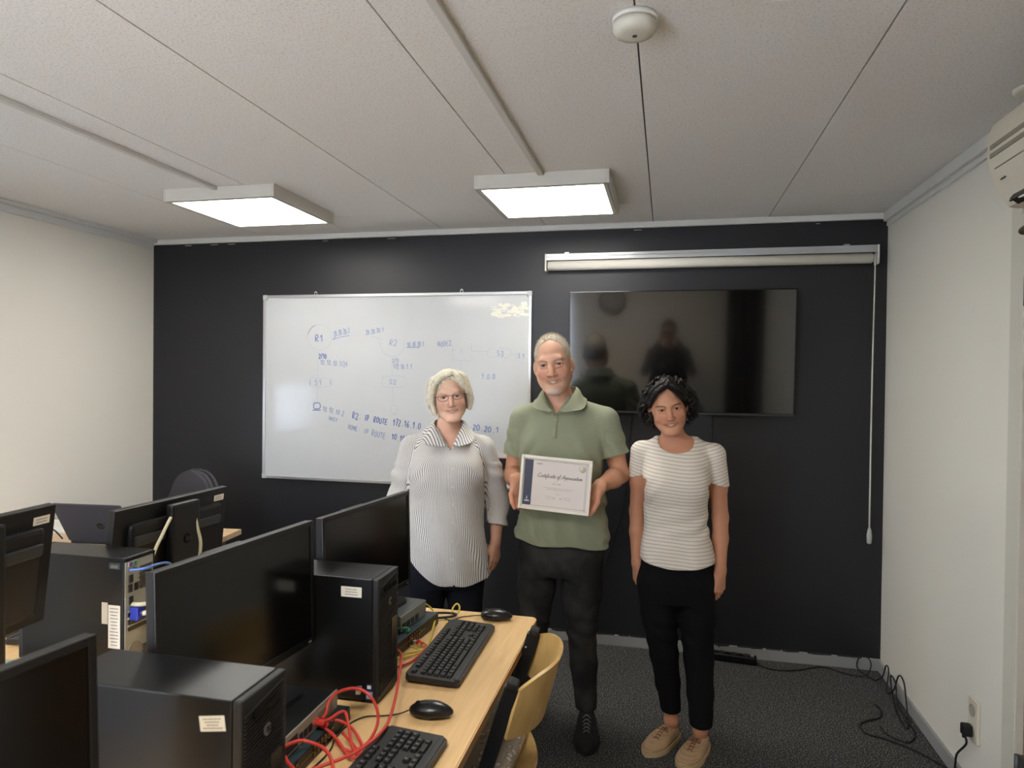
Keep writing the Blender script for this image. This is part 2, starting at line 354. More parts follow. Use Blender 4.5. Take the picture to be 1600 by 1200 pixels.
# profile in (distance from wall, z above 2.1), extruded toward the camera
prof = [(0, .06), (0, .345), (.06, .35), (.135, .335), (.168, .31), (.182, .27), (.182, .2), (.176, .17), (.172, .155), (.145, .085), (.118, .05), (.09, .045)]
def acp(b, pr, y0, y1, mi=0):
    a = [b.verts.new((-p[0], y0, p[1])) for p in pr]; c = [b.verts.new((-p[0], y1, p[1])) for p in pr]
    b.faces.new(a); b.faces.new(c[::-1])
    for i in range(len(pr)):
        j = (i+1) % len(pr); b.faces.new((a[j], a[i], c[i], c[j]))
b = nb(); acp(b, prof, -.80, 0)
bmesh.ops.recalc_face_normals(b, faces=b.faces[:])
bmesh.ops.bevel(b, geom=[e for e in b.edges if abs(e.verts[0].co.y-e.verts[1].co.y) < .01 and e.verts[0].co.y > -.01], offset=.012, segments=3, affect='EDGES')
put('body', b, CREAMP, parent=t, smooth='auto')
b = nb()
for z, y in ((.232, -.035), (.205, -.035)):
    bx(b, -.1845, -.1815, -.78, y, z-.007, z+.007)
put('front_groove', b, mat('ac_groove', hexc(140, 134, 118), .6), parent=t)
b = nb(); bx(b, -.1775, -.174, -.78, -.05, .1615, .1635); put('panel_seam', b, mat('ac_groove', hexc(140, 134, 118), .6), parent=t)
b = nb(); box(b, (-.1615, -.075, .128), (.003, .03, .008), rot=(0, .37, 0)); put('brand_badge', b, GREYM, parent=t)
b = nb(); box(b, (-.136, -.44, .068), (.045, .70, .006), rot=(0, -.92, 0)); box(b, (-.128, -.44, .06), (.02, .72, .03), rot=(0, -.92, 0)); put('outlet', b, BLK, parent=t)
b = nb(); box(b, (-.138, -.47, .048), (.05, .6, .005), rot=(0, -.25, 0), bev=.002); put('louvre', b, WHITEP, parent=t)
t = thing('curtain_bracket', (XR, 2.6, 2.095), 0, 'small dark brown rod end below the air conditioner at the door', 'bracket')
b = nb(); tube(b, [(0, 0, 0), (-.022, 0, .0), (-.030, -.03, .006), (-.032, -.16, .012)], .009); cyl(b, (0, 0, 0), (-.006, 0, 0), .016); put('hook', b, mat('brown_metal', hexc(80, 62, 50), .5), parent=t)

# ------------------------------------------------------------------ whiteboard
BY = D-.022
t = thing('whiteboard', (-1.71, D, .9), 0, 'large aluminium framed whiteboard with faint blue network sketches', 'whiteboard')
x0, x1, z0, z1 = -.907, .908, .0, 1.212
b = nb(); bx(b, x0+.012, x1-.012, -.018, -.004, z0+.012, z1-.012)
def wbmat():
    mt = mat('whiteboard_enamel', hexc(194, 196, 197), .10, spec=.28, vary=(1.6, hexc(187, 189, 190), .35, .7))
    return mt
put('panel', b, wbmat(), parent=t)
b = nb()
bx(b, x0, x1, -.026, 0, z0, z0+.018, bev=.002); bx(b, x0, x1, -.026, 0, z1-.018, z1, bev=.002)
bx(b, x0, x0+.018, -.026, 0, z0+.018, z1-.018, bev=.002); bx(b, x1-.018, x1, -.026, 0, z0+.018, z1-.018, bev=.002)
put('frame', b, ALU, parent=t)
for cx_, cz_ in ((x0, z0), (x1, z0), (x0, z1), (x1, z1)):
    b = nb(); sx_ = 1 if cx_ < 0 else -1; sz_ = 1 if cz_ < .5 else -1
    bx(b, cx_-sx_*.002, cx_+sx_*.03, -.028, 0, cz_-sz_*.002, cz_+sz_*.03, bev=.004); put('corner_cap', b, mat('cap_grey', hexc(176, 178, 180), .5), parent=t)
for hx in (-.535, .46):
    b = nb(); tube(b, [(hx-.007, -.008, z1-.005), (hx-.008, -.008, z1+.014), (hx, -.008, z1+.022), (hx+.008, -.008, z1+.014), (hx+.007, -.008, z1-.005)], .0022); cyl(b, (hx, -.016, z1+.018), (hx, 0, z1+.018), .004)
    put('hanging_hook', b, ALU, parent=t)
# single-stroke marker alphabet
G = {'0': [[(.5, 1), (.1, .7), (.1, .25), (.5, 0), (.9, .3), (.85, .75), (.5, 1)]], '1': [[(.15, .65), (.6, 1), (.6, 0)]],
 '2': [[(.1, .8), (.45, 1), (.85, .75), (.1, 0), (.95, .05)]], '3': [[(.1, .9), (.6, 1), (.8, .75), (.4, .5), (.85, .25), (.5, 0), (.1, .1)]],
 '4': [[(.6, 1), (.1, .35), (.9, .35)], [(.7, .65), (.65, 0)]], '6': [[(.8, .95), (.3, .65), (.1, .2), (.5, 0), (.85, .25), (.5, .45), (.15, .3)]],
 '7': [[(.1, .95), (.9, 1), (.4, 0)], [(.25, .5), (.8, .5)]], '8': [[(.5, .5), (.15, .8), (.5, 1), (.85, .8), (.5, .5), (.1, .2), (.5, 0), (.9, .2), (.5, .5)]],
 '.': [[(.4, .0), (.55, .08)]], ':': [[(.4, .15), (.5, .25)], [(.4, .65), (.5, .75)]], '/': [[(.1, -.1), (.9, 1.1)]],
 'R': [[(.1, 0), (.15, 1), (.7, .95), (.75, .6), (.15, .5), (.9, 0)]], 'S': [[(.85, .9), (.4, 1), (.15, .7), (.8, .35), (.5, 0), (.1, .1)]],
 'I': [[(.5, 1), (.45, 0)]], 'P': [[(.15, 0), (.2, 1), (.8, .9), (.75, .5), (.2, .45)]], 'O': [[(.5, .95), (.1, .6), (.2, .1), (.6, 0), (.9, .5), (.5, .95)]],
 'U': [[(.1, .95), (.15, .2), (.5, 0), (.85, .2), (.9, .95)]], 'T': [[(.0, .95), (1, 1)], [(.5, .95), (.5, 0)]], 'E': [[(.9, .95), (.2, .95), (.15, .5), (.7, .5), (.15, .5), (.15, 0), (.9, .05)]],
 'H': [[(.15, 1), (.15, 0)], [(.15, .5), (.85, .5)], [(.85, 1), (.85, 0)]], 'M': [[(.05, 0), (.2, .95), (.5, .4), (.8, .95), (.95, 0)]], 'X': [[(.1, 1), (.9, 0)], [(.9, 1), (.1, 0)]],
 'N': [[(.1, 0), (.15, 1), (.8, 0), (.9, 1)]], 'D': [[(.15, 0), (.15, 1), (.8, .7), (.8, .25), (.15, 0)]]}
INKS = [mat('marker_faint', hexc(168, 175, 184), .6), mat('marker_grey_blue', hexc(132, 144, 178), .6), mat('marker_blue', hexc(92, 110, 166), .6)]
WR = {0: .0016, 1: .0022, 2: .0028}
cur = [None]
def stroke(ci, pts):
    P = [Vector((p[0]+1.71, BY-D+.0032, p[1]-.9)) for p in pts]
    w = WR[ci]; b = cur[0]; L_ = []; R_ = []
    P = smooth_path(P, 3) if len(P) > 2 else P
    for i, p in enumerate(P):
        d = (P[min(i+1, len(P)-1)]-P[max(i-1, 0)]); d = d.normalized() if d.length else Vector((1, 0, 0)); n = Vector((-d.z, 0, d.x))*w
        L_.append(b.verts.new(p+n)); R_.append(b.verts.new(p-n))
    for i in range(len(P)-1): b.faces.new((R_[i], R_[i+1], L_[i+1], L_[i]))
def finish(nm, c):
    bb = cur[0]; bmesh.ops.recalc_face_normals(bb, faces=bb.faces[:]); put(nm, bb, INKS[c], parent=t)
for c, pts in WB_LINES: cur[0] = nb(); stroke(c, pts); finish('drawn_line', c)
for c, s, a, e, h in WB_TEXT:
    cur[0] = nb(); a = Vector(a); e = Vector(e); n = len(s); d = (e-a)/n; up = Vector((-d.y, d.x)).normalized()*h
    for i, ch in enumerate(s):
        for st in G.get(ch, []):
            j = random.uniform(-.08, .08)
            stroke(c, [tuple(a+d*(i+p[0]*(.82 if ch != '.' else 1))+up*(p[1]*(.9+random.uniform(0, .15))+j)) for p in st])
    finish('written_word', c)
# dried residue in the upper right corner
b = nb(); random.seed(4)
for k in range(60):
    cx_ = random.uniform(.645, .86); cz_ = 1.085+random.uniform(-.03, .05)+(.75-cx_)*-.05; w = random.uniform(.02, .05); h = random.uniform(.004, .014)
    yq = -.0185-k*.00003; quad(b, [(cx_, yq, cz_), (cx_+w, yq, cz_-h*.5), (cx_+w*.9, yq, cz_+h), (cx_+w*.1, yq, cz_+h*.8)])
put('dried_residue', b, mat('residue', hexc(222, 221, 206), .8), parent=t)
t = thing('eraser_tray', (-1.03, BY+.003, 1.06), 0, 'black magnetic eraser box on the whiteboard between the two left people', 'eraser')
b = nb(); bx(b, -.11, .11, -.028, 0, -.032, .034, bev=.004); put('body', b, BLK, parent=t)
b = nb(); bx(b, -.11, .11, -.029, -.001, .034, .040); put('felt', b, mat('pinkish_felt', hexc(196, 160, 156), .9), parent=t)
t = thing('marker_pen', (-1.03, BY-.008, .984), 0, 'thin dark marker leaning on the lower whiteboard', 'marker')
b = nb(); cyl(b, (-.07, 0, .024), (.07, 0, -.012), .0035); put('barrel', b, BLK, parent=t)
b = nb(); bx(b, -.045, .03, -.006, 0, -.0, .03, bev=.002)
tag(put('magnet_label', b, mat('pale_blue_card', hexc(120, 140, 190), .6), loc=(-1.015, BY+.003, .934)), 'small blue tag at the bottom edge of the whiteboard', 'tag')

# ------------------------------------------------------------------ roller blind above the television
t = thing('projection_blind', (0, D, 2.25), 0, 'long white roller blind on an aluminium rail above the television', 'roller blind')
bx0, bx1 = -.715, 1.107
b = nb(); bx(b, bx0, bx1, -.075, -.002, .052, .075, bev=.003); bx(b, bx0, bx1, -.075, -.066, .036, .06, bev=.002); put('rail', b, mat('rail_white', hexc(198, 200, 202), .3, metal=.3), parent=t)
b = nb(); cyl(b, (bx0+.016, -.045, .008), (bx1-.03, -.045, .008), .0285, n=28); put('fabric_roll', b, mat('blind_white', hexc(226, 222, 210), .7), parent=t)
for x in (bx0, bx1-.008):
    b = nb(); bx(b, x-.001, x+.009, -.08, -.002, -.028, .077, bev=.006); put('end_bracket', b, WHITEP, parent=t)
for x in (bx0+.13, bx1-.16):
    b = nb(); bx(b, x-.012, x+.012, -.078, 0, .074, .082, bev=.001); bx(b, x-.008, x+.008, -.03, -.022, .08, .09); put('rail_clip', b, ALU, parent=t)
b = nb(); cyl(b, (bx1-.03, -.045, .008), (bx1-.012, -.045, .008), .022); put('chain_wheel', b, WHITEP, parent=t)
b = nb()
for dx, dy in ((-.019, -.062), (-.014, -.028)):
    tube(b, [(bx1+dx, -.045+dy*.4, .0), (bx1+dx-.004, -.045+dy*.25, -.7), (bx1+dx*.6-.010, -.05, -1.46)], .0026, n=6)
put('pull_chain', b, WHITEP, parent=t)
b = nb(); lathe(b, [(.004, -1.545), (.012, -1.54), (.014, -1.50), (.010, -1.47), (.004, -1.455)], n=14, M=Matrix.Translation((bx1-.019, -.05, 0))); put('chain_weight', b, mat('clear_weight', hexc(190, 192, 192), .25), parent=t)

# ------------------------------------------------------------------ television, tilted a little down
t = thing('television', (.066, D-.002, 1.742), 0, 'large switched-off flat television on the black wall', 'television')
tv = thing('screen_mount', (0, -.075, 0)); tv.parent = t; bpy.data.objects.remove(tv)
TA = math.radians(3.6)
RT = Matrix.Translation((0, -.072, 0)) @ Matrix.Rotation(TA, 4, 'X')
def tvbox(b, *a, **k):
    v = bx(b, *a, **k)
    for q in v: q.co = RT @ q.co
b = nb(); tvbox(b, -.627, .627, -.012, .022, -.353, .353, bev=.004); tvbox(b, -.45, .45, .022, .045, -.3, .1, bev=.01); put('casing', b, BLKG, parent=t)
b = nb(); tvbox(b, -.620, .620, -.0132, -.0125, -.338, .346); put('screen', b, mat('tv_glass', hexc(9, 9, 10), .085, spec=.75, coat=.6), parent=t)
_M['tv_glass'].node_tree.nodes['Principled BSDF'].inputs['Coat Roughness'].default_value = .04
b = nb(); tvbox(b, -.627, .627, -.0148, -.0122, -.3525, -.342); put('lower_bezel', b, mat('tv_bezel', hexc(60, 62, 66), .35, metal=.4), parent=t)
b = nb(); bx(b, -.2, .2, -.06, -.003, -.15, .15, bev=.005); put('wall_bracket', b, BLKM, parent=t)
def cord(name, pts, r, mt, label, cat='cable', group=None, k=8, n=8):
    b = nb(); tube(b, pts, r, n=n, k=k); return tag(put(name, b, mt), label, cat, group)
cord('hanging_cable', [(-.19, D-.02, 1.40), (-.215, D-.012, 1.18), (-.235, D-.012, .88), (-.30, D-.012, .62), (-.36, D-.012, .42), (-.395, D-.02, .24), (-.41, D-.03, .12), (-.45, D-.03, .006)], .0028, RUB, 'thin black cable hanging behind the man, curving left below the television')
cord('hanging_cable', [(.26, D-.02, 1.42), (.262, D-.012, 1.1), (.27, D-.012, .6), (.29, D-.012, .2), (.315, D-.03, .055)], .0028, RUB, 'thin black cable hanging straight below the television into the power strip')
# power strip on the carpet
t = thing('power_strip', (.395, 4.035, 0), -.12, 'black power strip on the carpet against the back wall', 'power strip')
b = nb(); bx(b, -.12, .12, -.028, .028, .002, .044, bev=.012, seg=3); put('body', b, BLKG, parent=t)
for x in (-.07, 0, .065):
    b = nb(); lathe(b, [(.019, 0), (.019, .003), (.015, .003), (.014, .001), (.001, .001)], n=20, M=Matrix.Translation((x, 0, .0435))); put('outlet', b, RUB, parent=t)
b = nb(); bx(b, .085, .105, -.012, .012, .043, .050, bev=.002); put('switch', b, mat('strip_grey', hexc(120, 120, 120), .4), parent=t)
F = .006
cord('power_cable', [(.52, 4.00, F), (.60, 3.96, F), (.72, 3.985, F), (.86, 4.065, F), (.98, 4.0, F), (1.06, 3.98, F+.01), (1.10, 4.03, .05), (1.09, 4.05, .085), (1.05, 4.06, .08), (1.04, 4.05, .02), (1.10, 3.95, F)], .0036, RUB, 'black cable on the carpet running from the power strip into the right corner')
cord('power_cable', [(1.10, 3.95, F), (1.12, 3.9, .05), (1.125, 3.86, .125), (1.12, 3.8, .12), (1.10, 3.76, .03), (1.12, 3.72, .06), (1.13, 3.68, .15), (1.135, 3.62, .14), (1.13, 3.56, .05), (1.12, 3.5, F), (1.09, 3.44, F), (1.10, 3.60, F), (1.12, 3.75, .05), (1.13, 3.80, .10), (1.135, 3.74, .085), (1.12, 3.66, .02), (1.12, 3.52, .012)], .0038, RUB, 'looping coil of black cable standing in the right corner')
cord('power_cable', [(1.02, 3.66, F), (1.03, 3.60, F), (1.0, 3.52, F), (.93, 3.47, F), (.89, 3.42, F), (.90, 3.35, F), (.97, 3.32, F), (1.04, 3.27, F), (1.10, 3.2, F), (1.14, 3.12, .012), (1.146, 3.06, .03), (1.146, 3.04, .10), (1.146, 3.02, .13), (1.146, 2.95, .2), (1.135, 2.935, .24)], .0042, RUB, 'black cable looping over the carpet up to the wall socket')
cord('power_cable', [(.98, 3.43, F), (.99, 3.36, F), (1.05, 3.31, F), (1.10, 3.36, F), (1.12, 3.44, F), (1.11, 3.52, F)], .0034, RUB, 'short black cable curve on the carpet inside the larger loop')
# wall socket
t = thing('wall_socket', (XR, 2.925, .305), 0, 'cream double wall socket low on the right wall', 'socket')
b = nb(); bx(b, -.012, 0, -.04, .04, -.08, .08, bev=.004); put('plate', b, CREAMP, parent=t)
for z in (.038, -.038):
    b = nb(); lathe(b, [(.022, 0), (.024, .003), (.019, .003), (.018, -.002), (.001, -.002)], n=20, M=Matrix.Translation((-.0125, 0, z)) @ Matrix.Rotation(-math.pi/2, 4, 'Y')); put('outlet', b, mat('socket_well', hexc(170, 164, 148), .5), parent=t)
t = thing('power_plug', (XR-.012, 2.925, .267), 0, 'black plug pushed into the lower outlet of the wall socket', 'plug')
b = nb(); bx(b, -.036, -.004, -.016, .018, -.022, .02, bev=.006, seg=3); cyl(b, (-.024, .006, -.018), (-.026, .01, -.035), .008, .005); put('body', b, RUB, parent=t, smooth='auto')
# wall clock on the rear wall (seen in the television's reflection)
t = thing('wall_clock', (-.69, YB, 1.95), 0, 'round wall clock mirrored in the television', 'clock')
Mx = Matrix.Rotation(-math.pi/2, 4, 'X')
b = nb(); lathe(b, [(.17, 0), (.175, .03), (.15, .035), (.15, .02), (.001, .02)], M=Mx); put('case', b, mat('clock_rim', hexc(60, 56, 52), .4), parent=t)
b = nb(); lathe(b, [(.149, .0201), (.149, .0215), (.001, .0215)], M=Mx); put('dial', b, mat('clock_face', hexc(196, 190, 178), .6), parent=t)
b = nb(); box(b, (.02, .024, .03), (.008, .002, .08), rot=(0, .6, 0)); box(b, (-.03, .026, .02), (.006, .002, .11), rot=(0, -1.1, 0)); put('hand', b, BLK, parent=t)
# dark curtain beside the rear wall
b = nb(); pts = [(.72+i*.0445, YB+.05+.02*math.sin(i*2.1)) for i in range(11)]
prism(b, pts+[(p[0], p[1]+.012) for p in pts[::-1]], .05, 2.42)
t = tag(put('dark_curtain', b, mat('curtain_cloth', hexc(22, 18, 20), .95)), 'dark curtain in the room corner, mirrored in the television', 'curtain')
# ------------------------------------------------------------------ wood
def woodmat(name, c0, c1, sc=(1, 14, 14), rough=.42):
    mt = bpy.data.materials.new(name); mt.use_nodes = True; N = mt.node_tree.nodes; L = mt.node_tree.links; b = N['Principled BSDF']
    tc = N.new('ShaderNodeTexCoord'); mp = N.new('ShaderNodeMapping'); mp.inputs['Scale'].default_value = sc
    n = N.new('ShaderNodeTexNoise'); n.inputs['Scale'].default_value = 3; n.inputs['Detail'].default_value = 7; n.inputs['Distortion'].default_value = .6
    L.new(tc.outputs['Object'], mp.inputs[0]); L.new(mp.outputs[0], n.inputs['Vector'])
    r = N.new('ShaderNodeMapRange'); r.inputs[1].default_value = .3; r.inputs[2].default_value = .72; L.new(n.outputs[0], r.inputs[0])
    mx = N.new('ShaderNodeMix'); mx.data_type = 'RGBA'; mx.inputs[6].default_value = c0; mx.inputs[7].default_value = c1
    L.new(r.outputs[0], mx.inputs[0]); L.new(mx.outputs[2], b.inputs['Base Color']); b.inputs['Roughness'].default_value = rough
    b.inputs['Specular IOR Level'].default_value = .4; return mt
BEECH = woodmat('beech_top', hexc(233, 196, 142), hexc(216, 177, 122), (14, 1, 14))
BEECHE = woodmat('beech_edge', hexc(168, 126, 80), hexc(140, 100, 60), (14, 1, 14))
BIRCH = woodmat('bent_plywood', hexc(208, 174, 112), hexc(190, 154, 96), (10, 10, 1.5), .35)
OAK = woodmat('pale_oak_board', hexc(206, 178, 142), hexc(186, 156, 122), (1.5, 12, 12))
OAKL = woodmat('oak_side_panel', hexc(150, 124, 98), hexc(124, 100, 78), (12, 12, 1.2))
DZ = .74
def rrect(x0, x1, y0, y1, r, n=5):
    out = []
    for cx_, cy_, a in ((x1-r, y1-r, 0), (x0+r, y1-r, 90), (x0+r, y0+r, 180), (x1-r, y0+r, 270)):
        for i in range(n+1):
            t = math.radians(a+90*i/n); out.append((cx_+r*math.cos(t), cy_+r*math.sin(t)))
    return out
def desk(x0, x1, y0, y1, label, legs=BLKM):
    cx_, cy_ = (x0+x1)/2, (y0+y1)/2; hx, hy = (x1-x0)/2, (y1-y0)/2
    t = thing('computer_desk', (cx_, cy_, 0), 0, label, 'desk', 'beech computer desks')
    b = nb(); vs_ = prism(b, rrect(-hx, hx, -hy, hy, .022), DZ-.026, DZ)
    for f in b.faces: f.material_index = 0 if abs(f.normal.z) > .5 or f.calc_center_median().z > DZ-.001 else 1
    b.normal_update()
    for f in b.faces: f.material_index = 0 if f.normal.z > .5 else 1
    es = [e for e in b.edges if all(v.co.z > DZ-.001 for v in e.verts)]
    bmesh.ops.bevel(b, geom=es, offset=.003, segments=2, affect='EDGES'); put('desktop', b, [BEECH, BEECHE], parent=t)
    b = nb()
    for s in (-1, 1):
        bx(b, -hx+.05, hx-.05, s*(hy-.07)-.015, s*(hy-.07)+.015, DZ-.07, DZ-.028, bev=.002)
        bx(b, s*(hx-.08)-.015, s*(hx-.08)+.015, -hy+.07, hy-.07, DZ-.07, DZ-.028, bev=.002)
    put('under_frame', b, legs, parent=t)
    for sx_ in (-1, 1):
        for sy_ in (-1, 1):
            b = nb(); bx(b, sx_*(hx-.075)-.02, sx_*(hx-.075)+.02, sy_*(hy-.07)-.02, sy_*(hy-.07)+.02, .012, DZ-.07, bev=.004)
            l = put('leg', b, legs, parent=t)
            b = nb(); cyl(b, (sx_*(hx-.075), sy_*(hy-.07), 0), (sx_*(hx-.075), sy_*(hy-.07), .013), .024, .018); put('foot_cap', b, RUB, parent=l)
    return t
desk(-1.142, -.436, .80, 2.395, 'beech desk in the middle carrying the black tower, screens and two keyboards')
desk(-2.060, -1.146, .80, 2.36, 'beech desk behind the first, carrying the tower seen from its port side')
desk(-1.142, -.436, -.80, .796, 'beech desk nearest the photographer under the closest monitor')

# ------------------------------------------------------------------ small text and labels
def logo(parent, loc, rot, r, mt, disc=None, tm=None):
    """round badge with two slanted letters; local XY plane, facing local +Z"""
    M = Matrix.Translation(Vector(loc)) @ Euler(rot).to_matrix().to_4x4()
    b = nb(); cyl(b, M @ Vector((0, 0, 0)), M @ Vector((0, 0, .0012)), r, n=24)
    d = put('logo_badge', b, disc or mt, parent=parent)
    tx = text('logo_letters', 'hp', r*1.5, tm or mt, parent=d, loc=M @ Vector((-r*.62, -r*.36, .0014)), rot=rot, shear=.35)
    return d
def sticker(parent, M, w, h, lines=3, name='label_sticker', mt=None, words=None):
    b = nb(); v = [(-w/2, -h/2, .0003), (w/2, -h/2, .0003), (w/2, h/2, .0003), (-w/2, h/2, .0003)]
    box(b, (0, 0, .0002), (w, h, .0004)); 
    for i in range(lines):
        y = h/2-h*(i+1)/(lines+1); ww = w*random.uniform(.45, .8)
        x = -ww/2
        while x < ww/2:
            dx = random.uniform(.0015, .005)*w/.05; bx(b, x, min(x+dx, ww/2), y-h*.16/(lines+1), y+h*.14/(lines+1), .0004, .0006, mi=1); x += dx*1.25
    for q in b.verts: q.co = M @ q.co
    return put(name, b, [mt or PAPER, INK], parent=parent)
# ------------------------------------------------------------------ tower computers (front faces local +X)
TOWG = mat('tower_steel_black', hexc(17, 17, 18), .34, metal=.0, spec=.42, bump=(900, .15, .0005))
BEZ = mat('tower_bezel', hexc(26, 26, 27), .5)
SILV = mat('galvanised_steel', hexc(168, 168, 158), .45, metal=.3)
def tower(name, loc, rz, w, h, l, label, stick=None):
    t = thing(name, loc, rz, label, 'computer', 'black tower computers')
    b = nb(); bx(b, -l, -.022, -w/2, w/2, .008, h, bev=.0025); put('steel_case', b, TOWG, parent=t)
    b = nb(); bx(b, -.021, -.004, -w/2, w/2, .006, h, bev=.004)
    z = .03
    while z < h-.015:                                  # slanted louvres over the whole front
        box(b, (-.0025, -.004, z), (.004, w-.02, .0028), rot=(.14, 0, 0)); z += .0068
    put('front_bezel', b, BEZ, parent=t)
    logo(t, (.0002, .0, h-.075), (math.pi/2, 0, math.pi/2), .0105, mat('badge_silver', hexc(120, 120, 120), .35, metal=.5), tm=BLKG)
    b = nb(); bx(b, -.002, .001, w*.08, w*.34, h*.30, h*.62, bev=.001); put('port_strip', b, BLKG, parent=t)
    b = nb(); bx(b, -.001, .0015, -w*.3, w*.3, h-.04, h-.03); put('drive_slot', b, BLKG, parent=t)
    for x in (-l+.03, -.05):
        for y in (-1, 1):
            b = nb(); cyl(b, (x, y*(w/2-.02), 0), (x, y*(w/2-.02), .009), .009); put('foot', b, RUB, parent=t)
    return t
def side_M(x, z, w, roll=0): return Matrix.Translation((x, -w/2-.0001, z)) @ Matrix.Rotation(math.pi/2, 4, 'X') @ Matrix.Rotation(roll, 4, 'Z')
tA = tower('tower_computer', (-.715, 1.718, DZ), 0, .136, .327, .37, 'black tower computer upright between the two front-facing monitors, small white label on its side')
sticker(tA, side_M(-.08, .290, .136), .058, .027, 3)
for z, c in ((.044, hexc(24, 40, 90)), (.024, hexc(120, 160, 205))):
    b = nb(); bx(b, -.036, -.018, -.0685, -.0679, z-.010, z+.010); bx(b, -.033, -.022, -.0688, -.0684, z-.003, z+.006, mi=1)
    put('processor_sticker', b, [mat('sticker_%d' % int(z*1000), c, .3), PAPER], parent=tA)
tB = tower('tower_computer', (-.655, 1.042, DZ), 0, .134, .329, .37, 'black tower computer at the bottom, closest to the camera, tilted white label')
sticker(tB, side_M(-.057, .289, .134, .14), .047, .025, 4)
tC = tower('tower_computer', (-1.5-.37, 1.716, DZ), math.pi, .118, .325, .37, 'black tower computer showing its silver port side with a blue plug', None)
# rear of tower C (local x = -l side)
def rear(t, w, h, l):
    X = -l-.001
    b = nb(); bx(b, X-.001, X+.003, -w/2+.004, w/2-.004, .012, h-.006)
    # perforated grille: raised lattice over a dark field (rows of dark holes)
    put('rear_plate', b, SILV, parent=t)
    b = nb()
    def hexes(y0, y1, z0, z1, p=.0072, r=.0031):
        k = 0; z = z0
        while z <= z1:
            y = y0+(p/2 if k % 2 else 0)
            while y <= y1:
                cyl(b, (X-.0018, y, z), (X-.0006, y, z), r, n=6); y += p
            z += p*.86; k += 1
    hexes(-w/2+.012, .0, .225, .29); hexes(-w/2+.016, w/2-.018, .022, .055)
    put('vent_grille', b, BLK, parent=t)
    for i in range(3):
        b = nb(); box(b, (X-.002, 0, .118+i*.021), (.003, w*.74, .011)); put('slot_opening', b, BLKG, parent=t)
        b = nb(); box(b, (X-.004, 0, .128+i*.021), (.004, w*.8, .004)); put('slot_cover', b, SILV, parent=t)
    for y, z, c, nm in ((w/2-.022, h-.02, hexc(120, 80, 150), 'mouse_port'), (w/2-.038, h-.02, hexc(60, 150, 90), 'keyboard_port')):
        b = nb(); bx(b, X-.003, X, y-.008, y+.008, z-.008, z+.008); cyl(b, (X-.0032, y, z), (X-.005, y, z), .006, n=16, mi=1); put(nm, b, [mat('port_grey', hexc(170, 172, 165), .5), mat(nm+'_ring', c, .5)], parent=t)
    for y, z, nm in ((w/2-.025, .262, 'serial_port'), (w/2-.022, .235, 'usb_port'), (w/2-.045, .235, 'usb_port'), (w/2-.025, .20, 'display_port')):
        b = nb(); bx(b, X-.004, X, y-.007, y+.007, z-.011, z+.011, bev=.001); put(nm, b, BLK, parent=t)
    b = nb(); bx(b, X-.002, X+.001, -w/2, -w/2+.006, .01, h-.004); bx(b, X-.003, X+.004, -w/2, w/2, h-.010, h-.003); put('rear_flange', b, TOWG, parent=t)
    b = nb(); M = Matrix.Translation((X-.003, w/2-.04, .045)) @ Matrix.Rotation(math.pi/2, 4, 'Y'); lathe(b, [(.03, 0), (.03, .002), (.001, .002)], n=24, M=M)
    put('fan_hub', b, mat('fan_grey', hexc(140, 132, 118), .5), parent=t)
rear(tC, .118, .325, .37)
Mc = lambda x, z: Matrix.Translation((x, .0592, z)) @ Matrix.Rotation(math.pi, 4, 'Z') @ Matrix.Rotation(math.pi/2, 4, 'X')
sticker(tC, Mc(-.37+.031, .128), .040, .124, 12, 'licence_label'); sticker(tC, Mc(-.37+.063, .165), .020, .062, 0, 'blank_label', mat('label_cream', hexc(206, 200, 182), .7))
b = nb(); 
for q in ((.02, .0385, .0007),): pass
box(b, (-.37+.03, .0595, .303), (.036, .001, .018), bev=.0004); box(b, (-.37+.03, .0602, .301), (.024, .001, .009), mi=1); put('lock_plate', b, [GREYM, mat('plate_grey', hexc(100, 100, 104), .4)], parent=tC)

